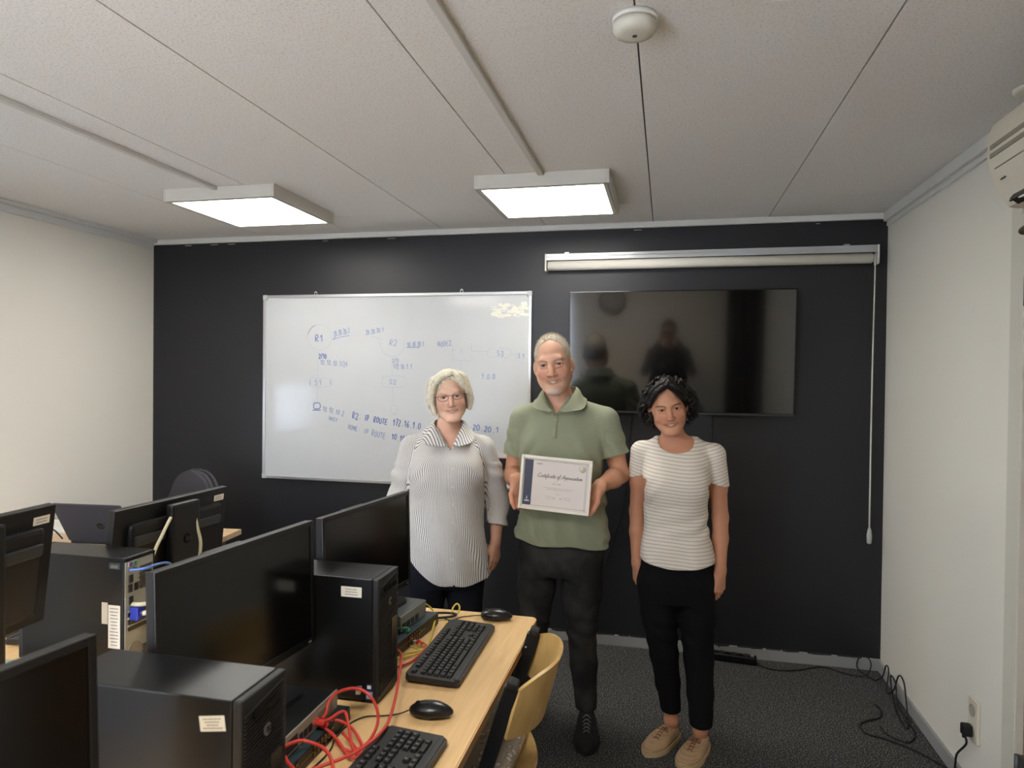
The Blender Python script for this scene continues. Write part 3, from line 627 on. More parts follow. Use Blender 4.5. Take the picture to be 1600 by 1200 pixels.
# ------------------------------------------------------------------ monitors (screen faces local +X)
SCR = mat('screen_glass_off', hexc(9, 9, 9), .17, spec=.45)
BEZM = mat('monitor_bezel', hexc(15, 15, 16), .32)
MBACK = mat('monitor_back', hexc(15, 15, 16), .45, bump=(500, .15, .0008))
MB2 = mat('monitor_ledge', hexc(46, 48, 50), .45)
def monitor(loc, rz, w, h, top, tilt, label, back=False, stick=False):
    t = thing('computer_monitor', loc, rz, label, 'monitor', 'black flat computer monitors')
    zc = top-loc[2]-h/2
    Mt = Matrix.Translation((0, 0, zc)) @ Matrix.Rotation(-tilt, 4, 'Y')
    def mb(b, *a, **k):
        for v in bx(b, *a, **k): v.co = Mt @ v.co
    b = nb(); mb(b, -.020, .0, -w/2, w/2, -h/2, h/2, bev=.003)
    mb(b, -.042, -.018, -w/2+.05, w/2-.05, -h/2+.03, h/2-.05, bev=.012)
    hs = put('housing', b, [MBACK], parent=t)
    b = nb()
    mb(b, -.004, .004, -w/2, -w/2+.013, -h/2, h/2, bev=.0015); mb(b, -.004, .004, w/2-.013, w/2, -h/2, h/2, bev=.0015)
    mb(b, -.004, .004, -w/2+.013, w/2-.013, h/2-.013, h/2, bev=.0015); mb(b, -.004, .004, -w/2+.013, w/2-.013, -h/2, -h/2+.018, bev=.0015)
    put('bezel', b, BEZM, parent=t)
    b = nb(); mb(b, -.001, .0012, -w/2+.012, w/2-.012, -h/2+.017, h/2-.012); put('screen', b, SCR, parent=t)
    b = nb(); mb(b, .0038, .0048, w/2-.03, w/2-.018, -h/2+.006, -h/2+.010); put('power_button', b, mat('button_grey', hexc(120, 120, 124), .4), parent=t)
    # stand: broad column and foot plate
    b = nb(); box(b, (-.062, 0, (zc+h*.42+.02)/2+.006), (.03, .13, zc+h*.42-.01), bev=.008); col_ = put('stand_column', b, MBACK, parent=t)
    logo(col_, (-.0775, 0, zc+.02), (math.pi/2, 0, -math.pi/2), .017, BLKG, tm=mat('logo_dull', hexc(54, 54, 56), .4))
    b = nb(); box(b, (-.045, 0, zc), (.03, .09, .09), bev=.005); put('tilt_hinge', b, BLKM, parent=t)
    b = nb(); prism(b, rrect(-.125, .075, -.13, .13, .03), 0, .012); bmesh.ops.bevel(b, geom=[e for e in b.edges if all(v.co.z > .011 for v in e.verts)], offset=.003, segments=2, affect='EDGES'); put('foot_plate', b, GREYM if back else BLKM, parent=t)
    for s in (-1, 1):
        b = nb()
        for v in box(b, (-.046, s*(w/2-.125), h*.17), (.012, .125, .032), bev=.004): v.co = Mt @ v.co
        put('back_ledge', b, MB2, parent=t)
    if stick:
        M = Mt @ Matrix.Translation((-.0203, w/2-.045 if stick > 0 else -w/2+.045, h/2-.035)) @ Matrix.Rotation(-math.pi/2, 4, 'Z') @ Matrix.Rotation(math.pi/2, 4, 'X')
        sticker(t, M, .052, .022, 2)
    return t
def panel_from(a, c, w):      # plan position of the panel middle and its turn, from its two top corners
    a = Vector(a); c = Vector(c); d = (c-a).normalized(); return d
def mon_facing_right(near, far, w, h, top, label, z=DZ):
    d = (Vector(far)-Vector(near)).normalized(); mid = Vector(far)-d*w/2; ang = math.atan2(d.y, d.x)-math.pi/2
    return monitor((mid.x, mid.y, z), ang, w, h, top, .03, label)
mon_facing_right((-.952, 1.126), (-.900, 1.641), .515, .318, 1.213, 'black flat monitor standing on the black router, its dark screen beside the upright tower', DZ+.083)
mon_facing_right((-.960, 1.80), (-.892, 2.312), .515, .330, 1.182, 'far black flat monitor on the middle desk, in front of the striped blouse', DZ+.0952)
mon_facing_right((-.870, .35), (-.811, .846), .515, .318, 1.213, 'black flat monitor at the bottom left corner, closest to the camera')
def mon_facing_left(near, far, w, h, top, tilt, label, st):
    d = (Vector(far)-Vector(near)).normalized(); mid = Vector(far)-d*w/2; ang = math.atan2(d.y, d.x)+math.pi/2
    return monitor((mid.x, mid.y, DZ), ang, w, h, top, tilt, label, back=True, stick=st)
mD = mon_facing_left((-1.683, 1.79), (-1.654, 2.30), .515, .318, 1.17, .10, 'black monitor seen from behind in front of the open laptop, white label at its corner', -1)
mE = mon_facing_left((-1.60, 1.02), (-1.64, 1.53), .515, .318, 1.243, .12, 'black monitor seen from behind, cut by the left picture edge', -1)

# ------------------------------------------------------------------ keyboards
KB = mat('keyboard_black', hexc(27, 28, 29), .45, bump=(900, .1, .0005)); KEY = mat('key_black', hexc(19, 19, 20), .42); LEG = mat('key_legend', hexc(150, 150, 150), .6)
def keyboard(loc, rz, label, keys=True, tilt=0.05):
    """length along local X (0.45), front edge toward local -Y"""
    t = thing('keyboard', loc, 0, label, 'keyboard', 'black wired keyboards', rot=(tilt, 0, rz))
    b = nb(); W, Dp = .450, .158
    prism(b, rrect(-W/2, W/2, -Dp/2, Dp/2, .014), 0, .016)
    bmesh.ops.bevel(b, geom=[e for e in b.edges if all(v.co.z > .015 for v in e.verts)], offset=.004, segments=3, affect='EDGES')
    put('body', b, KB, parent=t)
    b = nb(); box(b, (0, -Dp/2+.012, .0165), (W-.02, .014, .004), bev=.0018); put('front_lip', b, KB, parent=t)
    u = .0187; x0 = -W/2+.015; rows = []
    ys = [.058, .0305, .0305-u, .0305-2*u, .0305-3*u, .0305-4*u]
    def row(y, ws, x=x0):
        for w in ws:
            if w > 0: rows.append((x+w*u/2, y, w*u)); x += w*u
            else: x += -w*u
    row(ys[0], [1, -1, 1, 1, 1, 1, -.5, 1, 1, 1, 1, -.5, 1, 1, 1, 1, -.25, 1, 1, 1])
    row(ys[1], [1]*13+[2, -.25, 1, 1, 1, -.25, 1, 1, 1, 1])
    row(ys[2], [1.5]+[1]*12+[1.5, -.25, 1, 1, 1, -.25, 1, 1, 1, 1])
    row(ys[3], [1.75]+[1]*12+[1.25, -3.5, 1, 1, 1, 1])
    row(ys[4], [1.25]+[1]*11+[2.75, -1.25, 1, -1.25, 1, 1, 1])
    row(ys[5], [1.25, 1.25, 1.25, 6.25, 1.25, 1.25, 1.25, 1.25, -.25, 1, 1, 1, -.25, 2, 1])
    if keys:
        cache = {}; rest = nb()
        rows.sort(key=lambda r: -r[0] if keys > 0 else r[0])
        for i, (x, y, w) in enumerate(rows):
            if i < 100:
                k = round(w, 4)
                if k not in cache:
                    q = nb(); box(q, (0, 0, .0035), (w-.0022, u-.0024, .007), bev=.0012, seg=1, taper=(1-.005/w, .74))
                    if w < .03: bx(q, -.0030, -.0005, .000, .0030, .00695, .0072, mi=1)
                    cache[k] = put('key', q, [KEY, LEG], parent=t); o = cache[k]
                else:
                    o = cache[k].copy(); COL.objects.link(o); o.parent = t
                o.location = (x, y, .0155)
            else: box(rest, (x, y, .019), (w-.0022, u-.0024, .007), bev=.0012, seg=1, taper=(1-.005/w, .74))
        if len(rest.verts): o = put('remaining_keys', rest, KEY, parent=t); o['kind'] = 'stuff'
        else: rest.free()
    for s in (-1, 1):
        b = nb(); bx(b, s*.19-.02, s*.19+.02, .055, .068, -.008, .001, bev=.002); put('folding_foot', b, BLK, parent=t)
    return t
k1 = keyboard((-.625, 2.018, DZ+.008), math.pi/2, 'complete black keyboard on the middle desk beside the yellow cables', tilt=0)
k1.rotation_euler = Euler((.05, 0, math.pi/2+.02), 'XYZ'); k1.location = (-.626, 2.012, DZ+.0065)
k2 = keyboard((-.575, 1.29, DZ+.0065), math.pi/2, 'black keyboard cut by the bottom picture edge, under the red cable', keys=1, tilt=.05)
k2.rotation_euler = Euler((.05, 0, math.pi/2-.03), 'XYZ'); k2.location = (-.568, 1.292, DZ+.0065)
k3 = keyboard((-1.81, 1.72, DZ+.0065), -math.pi/2, 'black keyboard leaning under the monitor at the left picture edge', keys=-1, tilt=.05)
k3.rotation_euler = Euler((.05, 0, -math.pi/2+.1), 'XYZ'); k3.location = (-1.955, 1.965, DZ+.0065)

# ------------------------------------------------------------------ mice
def mouse(loc, rz, label):
    t = thing('computer_mouse', loc, rz, label, 'mouse', 'black wired mice')
    b = nb(); rr = bmesh.ops.create_uvsphere(b, u_segments=32, v_segments=20, radius=1)
    for v in b.verts:
        x, y, z = v.co; z = max(z, -.25)
        wy = .031*(1-.12*x); v.co = Vector((x*.057, y*wy*(1-.08*x*x), (z*.024*(1-.25*max(x, 0)**2)+.008)+.006))
        v.co.z = max(v.co.z, .0008)
    for f in b.faces: f.smooth = True
    put('shell', b, mat('mouse_black', hexc(20, 20, 21), .28, spec=.5), parent=t)
    b = nb(); bx(b, -.056, -.008, -.0008, .0008, .025, .0375) if 0 else None
    cyl(b, (-.034, -.0035, .028), (-.034, .0035, .028), .0085, n=20); put('scroll_wheel', b, RUB, parent=t)
    return t
mouse((-.572, 2.335, DZ), .12, 'black mouse at the far corner of the middle desk, beyond the complete keyboard')
mouse((-.566, 1.632, DZ), .10, 'black mouse on the middle desk between the two keyboards')

# ------------------------------------------------------------------ network boxes
GLD = mat('port_contact', hexc(150, 120, 60), .4, metal=.5); TEAL = mat('switch_blue_steel', hexc(44, 62, 68), .42); RG = mat('router_face', hexc(150, 144, 130), .5)
RDK = mat('router_top', hexc(26, 27, 29), .4)
def netswitch(loc, rz, L_, dp, h, label, top, face, nports=12):
    t = thing('network_switch', loc, rz, label, 'network switch', 'rack network switches')   # front faces local +X
    b = nb(); bx(b, -dp, 0, -L_/2, L_/2, 0, h, bev=.0015); put('case', b, top, parent=t)
    b = nb(); bx(b, 0, .003, -L_/2, L_/2, .001, h-.001); put('front_panel', b, face, parent=t)
    for g in range(2):
        for r in range(2):
            for i in range(nports//2):
                y = -L_/2+.035+g*(L_*.42)+i*.0165; b = nb()
                bx(b, .0028, .0045, y, y+.0125, h*.16+r*h*.4, h*.48+r*h*.4); bx(b, .0044, .0048, y+.002, y+.0105, h*.36+r*h*.4, h*.44+r*h*.4, mi=1)
                put('port', b, [BLKG, GLD], parent=t)
    b = nb(); bx(b, .0028, .0038, -L_/2+.03, L_/2-.1, h*.49, h*.53); put('port_divider', b, GLD, parent=t)
    return t
netswitch((-.757, 1.375, DZ), .0, .375, .26, .036, 'blue-grey network switch lying under the black router near the closest tower', TEAL, BLK)
netswitch((-.780, 2.02, DZ+.002), -.10, .44, .24, .040, 'dark network switch with two port rows behind the complete keyboard', TEAL, BLK, 10)
t = thing('router', (-.783, 1.355, DZ+.037), 0, 'black router box with a grey port face stacked on the near network switch', 'router')
b = nb(); bx(b, -.27, 0, -.20, .185, .001, .045, bev=.002); put('case', b, RDK, parent=t)
b = nb(); bx(b, 0, .004, -.20, .19, .001, .046); put('port_face', b, RG, parent=t)
for y, w, z0, z1 in ((-.13, .06, .008, .034), (-.05, .05, .008, .034), (.01, .014, .01, .026), (.03, .014, .01, .026), (.05, .014, .01, .026), (.09, .07, .005, .036)):
    b = nb(); bx(b, .0035, .006, y, y+w, z0, z1); put('module_slot', b, BLK if w < .055 else mat('module_grey', hexc(120, 116, 104), .5), parent=t)
for y in (-.19, .175):
    b = nb(); cyl(b, (.003, y, .01), (.007, y, .01), .003, n=10); put('screw', b, ALU, parent=t)
t = thing('grey_router', (-.792, 2.085, DZ+.0425), -.10, 'grey metal router on top of the far network switch, by the upright tower', 'router')
b = nb(); bx(b, -.22, -.012, -.06, .12, .0, .052, bev=.002); put('case', b, mat('router_grey', hexc(92, 96, 96), .4, metal=.3), parent=t)
b = nb(); bx(b, -.012, -.008, -.06, .12, .002, .050)
for i in range(4): bx(b, -.008, -.006, -.05+i*.03, -.03+i*.03, .008, .026, mi=1)
put('port_face', b, [mat('rf2', hexc(120, 122, 116), .5), BLK], parent=t)
# serial plug lying over the near router
t = thing('serial_connector', (-.735, 1.585, DZ+.068), .3, 'grey serial cable connector hanging past the near router', 'connector')
b = nb(); bx(b, -.05, -.012, -.012, .012, -.007, .007, bev=.002); put('hood', b, BLK, parent=t)
b = nb(); bx(b, -.012, 0, -.014, .014, -.005, .005, bev=.001); put('shell', b, ALU, parent=t)
b = nb(); tube(b, [(-.05, 0, 0), (-.085, -.005, -.012), (-.12, -.02, -.03)], .004); put('cable_stub', b, BLK, parent=t)

# ------------------------------------------------------------------ cables on the desks
RED = mat('red_patch_cable', hexc(206, 62, 52), .42); YEL = mat('yellow_patch_cable', hexc(214, 190, 70), .45); CRM = mat('cream_cable', hexc(196, 190, 160), .5); BLU = mat('blue_cable', hexc(84, 120, 190), .45)
cord('red_cable', [(-.775, 2.04, .765), (-.801, 1.95, .772), (-.771, 1.917, .775), (-.738, 1.859, .785), (-.696, 1.74, .785), (-.662, 1.635, .78), (-.638, 1.54, .775), (-.628, 1.48, .777), (-.632, 1.42, .779), (-.648, 1.371, .778), (-.676, 1.334, .775), (-.72, 1.30, .768), (-.752, 1.27, .765)], .0036, RED, 'long red cable from the far switch past the mouse and over the near keyboard', group='red network cables')
cord('red_cable', [(-.772, 1.455, .795), (-.772, 1.475, .80), (-.775, 1.49, .815), (-.765, 1.50, .832), (-.735, 1.505, .846), (-.703, 1.505, .850), (-.672, 1.50, .838), (-.652, 1.495, .81), (-.648, 1.485, .78), (-.655, 1.45, .757), (-.675, 1.42, .752), (-.705, 1.42, .755), (-.74, 1.445, .768), (-.772, 1.452, .775)], .0036, RED, 'red cable standing up in a round loop beside the near router', group='red network cables')
cord('red_cable', [(-.775, 1.43, .80), (-.755, 1.45, .797), (-.735, 1.49, .80), (-.705, 1.455, .785), (-.675, 1.41, .768), (-.652, 1.40, .756), (-.66, 1.43, .76), (-.70, 1.465, .775), (-.74, 1.475, .785), (-.768, 1.46, .79)], .0036, RED, 'bunched red cable folded flat between the near router and keyboard', group='red network cables')
cord('red_cable', [(-.772, 1.445, .785), (-.745, 1.44, .775), (-.71, 1.42, .765), (-.68, 1.395, .756), (-.655, 1.39, .754), (-.665, 1.415, .757), (-.72, 1.455, .768)], .0034, RED, 'lowest red cable fold lying on the desk by the near router', group='red network cables')
cord('red_cable', [(-.755, 1.20, .80), (-.775, 1.27, .815), (-.765, 1.335, .806), (-.735, 1.345, .80), (-.70, 1.335, .795), (-.668, 1.305, .785), (-.655, 1.27, .765), (-.66, 1.22, .75)], .0038, RED, 'red cable arching out beside the nearest tower at the bottom', group='red network cables')
cord('red_cable', [(-.775, 1.30, .79), (-.755, 1.28, .789), (-.73, 1.262, .786), (-.715, 1.23, .775)], .0038, RED, 'short red cable end leaving the near switch at the bottom edge', group='red network cables')
def netplug(loc, rz, mt, lab):
    t = thing('network_plug', loc, rz, lab, 'plug', 'coloured network plugs')
    b = nb(); bx(b, -.024, .0, -.006, .006, -.005, .005, bev=.002); bx(b, -.012, -.002, -.004, .004, .005, .008, bev=.001); put('boot', b, mt, parent=t)
    b = nb(); bx(b, .0, .012, -.0055, .0055, -.004, .004); put('clip', b, mat('clear_plug', hexc(190, 180, 160), .3), parent=t)
netplug((-.753, 1.268, .765), 1.2, RED, 'red network plug beside the near switch at the bottom edge')
netplug((-.778, 1.43, .80), math.pi, RED, 'red network plug, upper of the pair in the near router')
netplug((-.778, 1.447, .787), math.pi, RED, 'red network plug, lower of the pair in the near router')
netplug((-.76, 2.045, .752), 2.8, RED, 'red network plug at the front of the far switch')
cord('yellow_cable', [(-.86, 2.05, .80), (-.83, 2.12, .83), (-.80, 2.2, .822), (-.785, 2.25, .79), (-.765, 2.235, .765), (-.742, 2.14, .752), (-.728, 2.08, .748), (-.715, 2.036, .746), (-.70, 2.06, .746), (-.707, 2.14, .746), (-.72, 2.21, .746), (-.735, 2.26, .746)], .0032, YEL, 'yellow cable arching over the far switch down to the keyboard edge', group='yellow network cables')
cord('yellow_cable', [(-.735, 2.30, .746), (-.715, 2.325, .75), (-.712, 2.35, .765), (-.725, 2.36, .775), (-.735, 2.345, .765), (-.733, 2.32, .748)], .0032, YEL, 'small yellow loop tied round the black cable at the desk end', group='yellow network cables')
cord('yellow_cable', [(-.75, 2.03, .752), (-.73, 2.04, .746), (-.722, 2.02, .746), (-.745, 1.985, .746), (-.785, 1.955, .746)], .0032, YEL, 'yellow cable behind the upright tower, upper of two on the desk', group='yellow network cables')
cord('yellow_cable', [(-.765, 2.0, .756), (-.74, 2.01, .746), (-.722, 1.995, .746), (-.76, 1.94, .746), (-.80, 1.90, .746)], .0032, YEL, 'yellow cable behind the upright tower, lower of two on the desk', group='yellow network cables')
cord('red_cable', [(-.76, 2.045, .752), (-.735, 2.046, .748), (-.722, 2.02, .746), (-.727, 1.924, .746), (-.755, 1.871, .746), (-.80, 1.84, .746)], .0034, RED, 'red cable on the desk curving behind the upright tower', group='red network cables')
cord('green_cable', [(-.86, 1.99, .80), (-.81, 2.03, .797), (-.79, 2.05, .79), (-.785, 2.03, .787)], .0038, mat('green_cable', hexc(40, 140, 96), .45), 'green cable end lying on the far network switch')
cord('mouse_cable', [(-.618, 1.622, .755), (-.645, 1.610, .747), (-.68, 1.60, .743), (-.724, 1.583, .743), (-.746, 1.539, .743), (-.748, 1.477, .743), (-.735, 1.424, .743), (-.735, 1.37, .743), (-.745, 1.31, .743)], .0018, RUB, 'thin black mouse cable winding under the red loops')
cord('mouse_cable', [(-.628, 2.33, .752), (-.656, 2.337, .746), (-.698, 2.319, .743), (-.72, 2.28, .743), (-.76, 2.30, .743)], .0018, RUB, 'thin black mouse cable at the far end of the middle desk')
cord('black_cable', [(-.85, 2.27, .752), (-.827, 2.279, .755), (-.79, 2.309, .753), (-.748, 2.327, .751), (-.715, 2.316, .753), (-.724, 2.296, .751), (-.77, 2.28, .747), (-.82, 2.24, .747)], .0042, RUB, 'thick folded black cable at the far end of the middle desk')
cord('cream_cable', [(-1.60, 2.085, 1.13), (-1.592, 2.088, 1.067), (-1.585, 2.10, .997), (-1.592, 2.09, .921), (-1.60, 2.06, .85), (-1.60, 2.0, .78), (-1.60, 1.95, .748)], .006, CRM, 'cream cable bowing down behind the labelled monitor, right of its stand')
cord('cream_cable', [(-1.60, 1.97, 1.115), (-1.595, 1.943, 1.092), (-1.585, 1.906, 1.063), (-1.575, 1.87, 1.035), (-1.565, 1.83, .98), (-1.56, 1.82, .9), (-1.57, 1.83, .76)], .0055, CRM, 'cream cable slanting down behind the labelled monitor, left of its stand')
cord('blue_cable', [(-1.497, 1.675, 1.028), (-1.46, 1.69, 1.032), (-1.45, 1.73, 1.034), (-1.455, 1.774, 1.027), (-1.47, 1.813, 1.007), (-1.50, 1.85, .96), (-1.53, 1.87, .85), (-1.54, 1.90, .748)], .0036, BLU, 'blue network cable plugged into the silver port side of the far tower')
cord('black_cable', [(-1.497, 1.69, 1.03), (-1.47, 1.70, 1.025), (-1.455, 1.745, 1.0), (-1.45, 1.775, .93), (-1.455, 1.80, .82), (-1.46, 1.82, .748)], .003, RUB, 'thin black cable hanging down beside the blue cable')
t = thing('monitor_plug', (-1.499, 1.69, .902), 0, 'blue monitor plug with a cream lead on the far tower', 'plug')
b = nb(); bx(b, .002, .030, -.014, .017, -.019, .019, bev=.004); cyl(b, (.03, .0, 0), (.036, .0, 0), .008); put('blue_shell', b, mat('plug_blue', hexc(38, 52, 150), .4), parent=t)
b = nb(); tube(b, [(.034, 0, 0), (.05, .01, .002), (.062, .04, .0), (.065, .08, -.02), (.05, .14, -.06), (-.02, .2, -.155)], .0075); put('lead', b, mat('lead_cream', hexc(198, 184, 160), .5), parent=t)
b = nb(); tube(b, [(.002, -.004, .025), (.03, -.002, .026), (.05, .03, .022), (.06, .07, .0), (.03, .13, -.06), (-.03, .18, -.152)], .0062); put('second_lead', b, CRM, parent=t)
for z, l, p in ((.870, 'round black connector near the top of the far tower right edge', 0), (.832, 'round black connector lower on the far tower right edge', 0), (.79, 'black power plug low on the far tower port side', 1)):
    b = nb(); 
    if p: bx(b, -1.497, -1.455, 1.752, 1.79, z-.016, z+.016, bev=.004)
    else: cyl(b, (-1.497, 1.765, z), (-1.468, 1.772, z), .009, n=14)
    tag(put('cable_connector', b, RUB), l, 'connector')

# white-edged documents folder box at the left edge
t = thing('document_tray', (-1.84, 1.50, DZ), .0, 'two stacked pale flat folders on the desk at the left picture edge', 'folders')
for i in range(2):
    b = nb(); bx(b, -.16, .09, -.13, .115-.01*i, .014*i+.001, .014*i+.011, bev=.002); put('folder', b, mat('folder_grey_%d' % i, hexc(196-26*i, 198-26*i, 184-26*i), .5), parent=t)

# ------------------------------------------------------------------ wooden chair with black steel frame (faces local -X)
def ply_chair(loc, rz, label):
    t = thing('school_chair', loc, rz, label, 'chair')
    def sheet(rows, th, name, mt):
        b = nb(); n = len(rows); m_ = len(rows[0])
        P = [[Vector(p) for p in r] for r in rows]; F_ = []; B_ = []
        for i in range(n):
            for j in range(m_):
                du = P[min(i+1, n-1)][j]-P[max(i-1, 0)][j]; dv = P[i][min(j+1, m_-1)]-P[i][max(j-1, 0)]
                nn = du.cross(dv).normalized()*th/2; F_.append(b.verts.new(P[i][j]+nn)); B_.append(b.verts.new(P[i][j]-nn))
        for i in range(n-1):
            for j in range(m_-1):
                k = i*m_+j; b.faces.new((F_[k], F_[k+1], F_[k+m_+1], F_[k+m_])); b.faces.new((B_[k+m_], B_[k+m_+1], B_[k+1], B_[k]))
        def edge(a, c): b.faces.new((F_[a], B_[a], B_[c], F_[c]))
        for i in range(n-1): edge((i+1)*m_, i*m_); edge(i*m_+m_-1, (i+1)*m_+m_-1)
        for j in range(m_-1): edge(j, j+1); edge((n-1)*m_+j+1, (n-1)*m_+j)
        bmesh.ops.recalc_face_normals(b, faces=b.faces[:])
        return put(name, b, mt, parent=t, smooth='auto')
    rows = []
    for i in range(17):                        # backrest: bowed around the sitter, top edge crowned
        a = -1+2*i/16; r = []
        for j in range(9):
            v = j/8; prof_ = (1-abs(a)**5*.40)
            zt = .735+.072*prof_; zb = .632+.012*(abs(a)**3)
            z = zb+(zt-zb)*v
            x = .186+.080*(1-abs(a)**2.4)-.27*(.80-z)
            y = a*.205*(1-.06*abs(v-.5))
            r.append((x, y, z))
        rows.append(r)
    sheet(rows, .010, 'backrest', BIRCH)
    rows = []
    for i in range(17):
        a = -1+2*i/16; r = []
        for j in range(13):
            v = j/12; hw = .205*(1-.10*(1-v))*(1 if 1 else 1)
            rr = 1-max(0, abs(a)-.0)**6*.0
            x = -.20+.40*v; 
            x = x+(.03*(a*a) if v < .1 else 0) - (v**3)*(.07*a*a)
            z = .455+.018*a*a-.02*math.exp(-((v-.55)/.25)**2)-.03*max(0, .18-v)/.18+.02*max(0, v-.8)/.2
            r.append((x, a*hw, z))
        rows.append(r)
    sheet(rows, .011, 'seat', BIRCH)
    for s in (-1, 1):
        b = nb(); y = s*.19
        def bar(b, p, q, w=.036, d=.018):
            p = Vector(p); q = Vector(q); v = q-p
            M = Matrix.Translation((p+q)/2) @ v.to_track_quat('Z', 'Y').to_matrix().to_4x4()
            for vv in box(b, (0, 0, 0), (d, w, v.length), bev=.004): vv.co = M @ vv.co
        bar(b, (.045, y, .40), (.160, y, .780), .040, .022)
        up = put('back_upright', b, BLKM, parent=t)
        b = nb(); box(b, (.163, y, .788), (.030, .042, .022), rot=(0, .34, 0), bev=.008, seg=3); put('plastic_cap', b, RUB, parent=up)
        for z in (.62, .74):
            b = nb(); cyl(b, (.045+.303*(z-.40)-.008, y-s*.008, z), (.045+.303*(z-.40)-.014, y-s*.008, z), .004, n=10); put('rivet', b, ALU, parent=up)
        b = nb(); tube(b, [(.15, y, .012), (.05, y, .25), (-.02, y, .40), (-.05, y, .425), (-.12, y, .43)], .0125); put('rear_leg', b, BLKM, parent=t)
        b = nb(); tube(b, [(-.19, y, .012), (-.14, y, .25), (-.10, y, .40), (-.06, y, .43), (.03, y, .43)], .0125); put('front_leg', b, BLKM, parent=t)
        for x in (.15, -.19):
            b = nb(); cyl(b, (x, y, 0), (x, y, .02), .016); put('foot_cap', b, RUB, parent=t)
    b = nb(); tube(b, [(-.03, -.19, .425), (-.03, .19, .425)], .011, smooth=False); tube(b, [(.02, -.19, .425), (.02, .19, .425)], .011, smooth=False); put('cross_bar', b, BLKM, parent=t)
    return t
ch = ply_chair((-.553, 1.937, 0), .04, 'bent plywood chair with black steel frame pushed under the middle desk')
# clear packing bag on the chair seat
def bagmat():
    mt = bpy.data.materials.new('clear_packing_film'); mt.use_nodes = True; N = mt.node_tree.nodes; L = mt.node_tree.links; b = N['Principled BSDF']
    tc = N.new('ShaderNodeTexCoord'); v = N.new('ShaderNodeTexVoronoi'); v.inputs['Scale'].default_value = 32; v.feature = 'F1'
    L.new(tc.outputs['Object'], v.inputs['Vector']); r = N.new('ShaderNodeValToRGB'); r.color_ramp.elements[0].position = .25; r.color_ramp.elements[0].color = hexc(206, 198, 186); r.color_ramp.elements[1].position = .42; r.color_ramp.elements[1].color = hexc(170, 160, 146)
    q = r.color_ramp.elements.new(.34); q.color = hexc(130, 120, 108)
    L.new(v.outputs['Distance'], r.inputs[0]); L.new(r.outputs[0], b.inputs['Base Color']); b.inputs['Roughness'].default_value = .25
    b.inputs['Transmission Weight'].default_value = .15
    bp = N.new('ShaderNodeBump'); bp.inputs['Strength'].default_value = .6; bp.inputs['Distance'].default_value = .004; L.new(v.outputs['Distance'], bp.inputs['Height']); L.new(bp.outputs[0], b.inputs['Normal'])
    return mt
b = nb(); vs_ = box(b, (0, 0, .028), (.34, .33, .05), bev=.02, seg=4)
bmesh.ops.subdivide_edges(b, edges=b.edges[:], cuts=3, use_grid_fill=True)
for v in b.verts: v.co += Vector((math.sin(v.co.y*40)*.004, math.sin(v.co.x*37)*.004, (.006*math.sin(v.co.x*30+v.co.y*21)+.004*math.sin(v.co.y*55)) if v.co.z > .02 else 0))
tag(put('packing_bag', b, bagmat(), smooth=True, loc=(-.575, 1.95, .478)), 'clear bubble packing bag lying on the plywood chair seat', 'plastic bag')

# ------------------------------------------------------------------ far desk with laptop, office chair behind it
t = thing('teacher_desk', (-2.36, 3.29, 0), math.radians(6), 'pale oak desk at the back left under the laptop', 'desk')
b = nb(); bx(b, -1.05, .10, -.75, .04, DZ-.028, DZ, bev=.0015); put('desktop', b, OAK, parent=t)
for x in (.02, -1.0):
    b = nb(); bx(b, x-.012, x+.012, -.70, .0, 0, DZ-.028, bev=.001); put('side_panel', b, OAKL, parent=t)
b = nb(); bx(b, -.98, .005, -.02, -.002, .25, DZ-.03, bev=.001); put('modesty_panel', b, OAKL, parent=t)
t = thing('laptop', (-2.72, 2.86, DZ), 0, 'open dark laptop on the oak desk, lid back toward the camera', 'laptop', rot=(0, 0, .10))
b = nb(); prism(b, rrect(-.17, .19, .0, .24, .012), .001, .018); put('base', b, BLK, parent=t)
b = nb(); bx(b, -.15, .17, .08, .20, .018, .0205); put('keys', b, BLKG, parent=t)
Ml = Matrix.Translation((.01, 0, .016)) @ Matrix.Rotation(math.radians(30), 4, 'X')
b = nb(); vs_ = prism(b, rrect(-.18, .18, 0, .235, .010), -.004, .004)
Mr = Ml @ Matrix.Rotation(math.pi/2, 4, 'X')
for v in vs_: v.co = Mr @ v.co
lid = put('lid', b, mat('laptop_lid', hexc(50, 54, 66), .45), parent=t)
b = nb(); vs_ = prism(b, rrect(-.165, .165, .015, .22, .002), -.0052, -.0042)
for v in vs_: v.co = Mr @ v.co
put('screen', b, SCR, parent=t)
lg = logo(lid, Mr @ Vector((.03, .105, .0045)), Mr.to_euler(), .019, BLKG, tm=mat('laptop_logo', hexc(58, 62, 74), .4))
cord('laptop_cable', [(-2.93, 2.84, DZ+.02), (-2.98, 2.85, DZ+.05), (-3.06, 2.90, DZ+.045), (-3.13, 2.93, DZ+.006)], .004, RUB, 'black cable beside the open laptop')
b = nb(); box(b, (-3.20, 3.08, DZ+.0035), (.30, .21, .005), rot=(0, 0, .2)); box(b, (-3.20, 3.08, DZ+.018), (.29, .21, .024), rot=(0, 0, .26), bev=.002)
tag(put('paper_stack', b, mat('white_paper', hexc(222, 220, 212), .8)), 'stack of white paper on the oak desk left of the laptop', 'paper')
t = thing('office_chair', (-2.70, 3.52, 0), 1.32, 'dark upholstered office chair behind the oak desk', 'chair')
UPH = mat('chair_fabric', hexc(60, 58, 64), .8, bump=(300, .4, .001)); SHL = mat('chair_shell', hexc(66, 64, 68), .5)
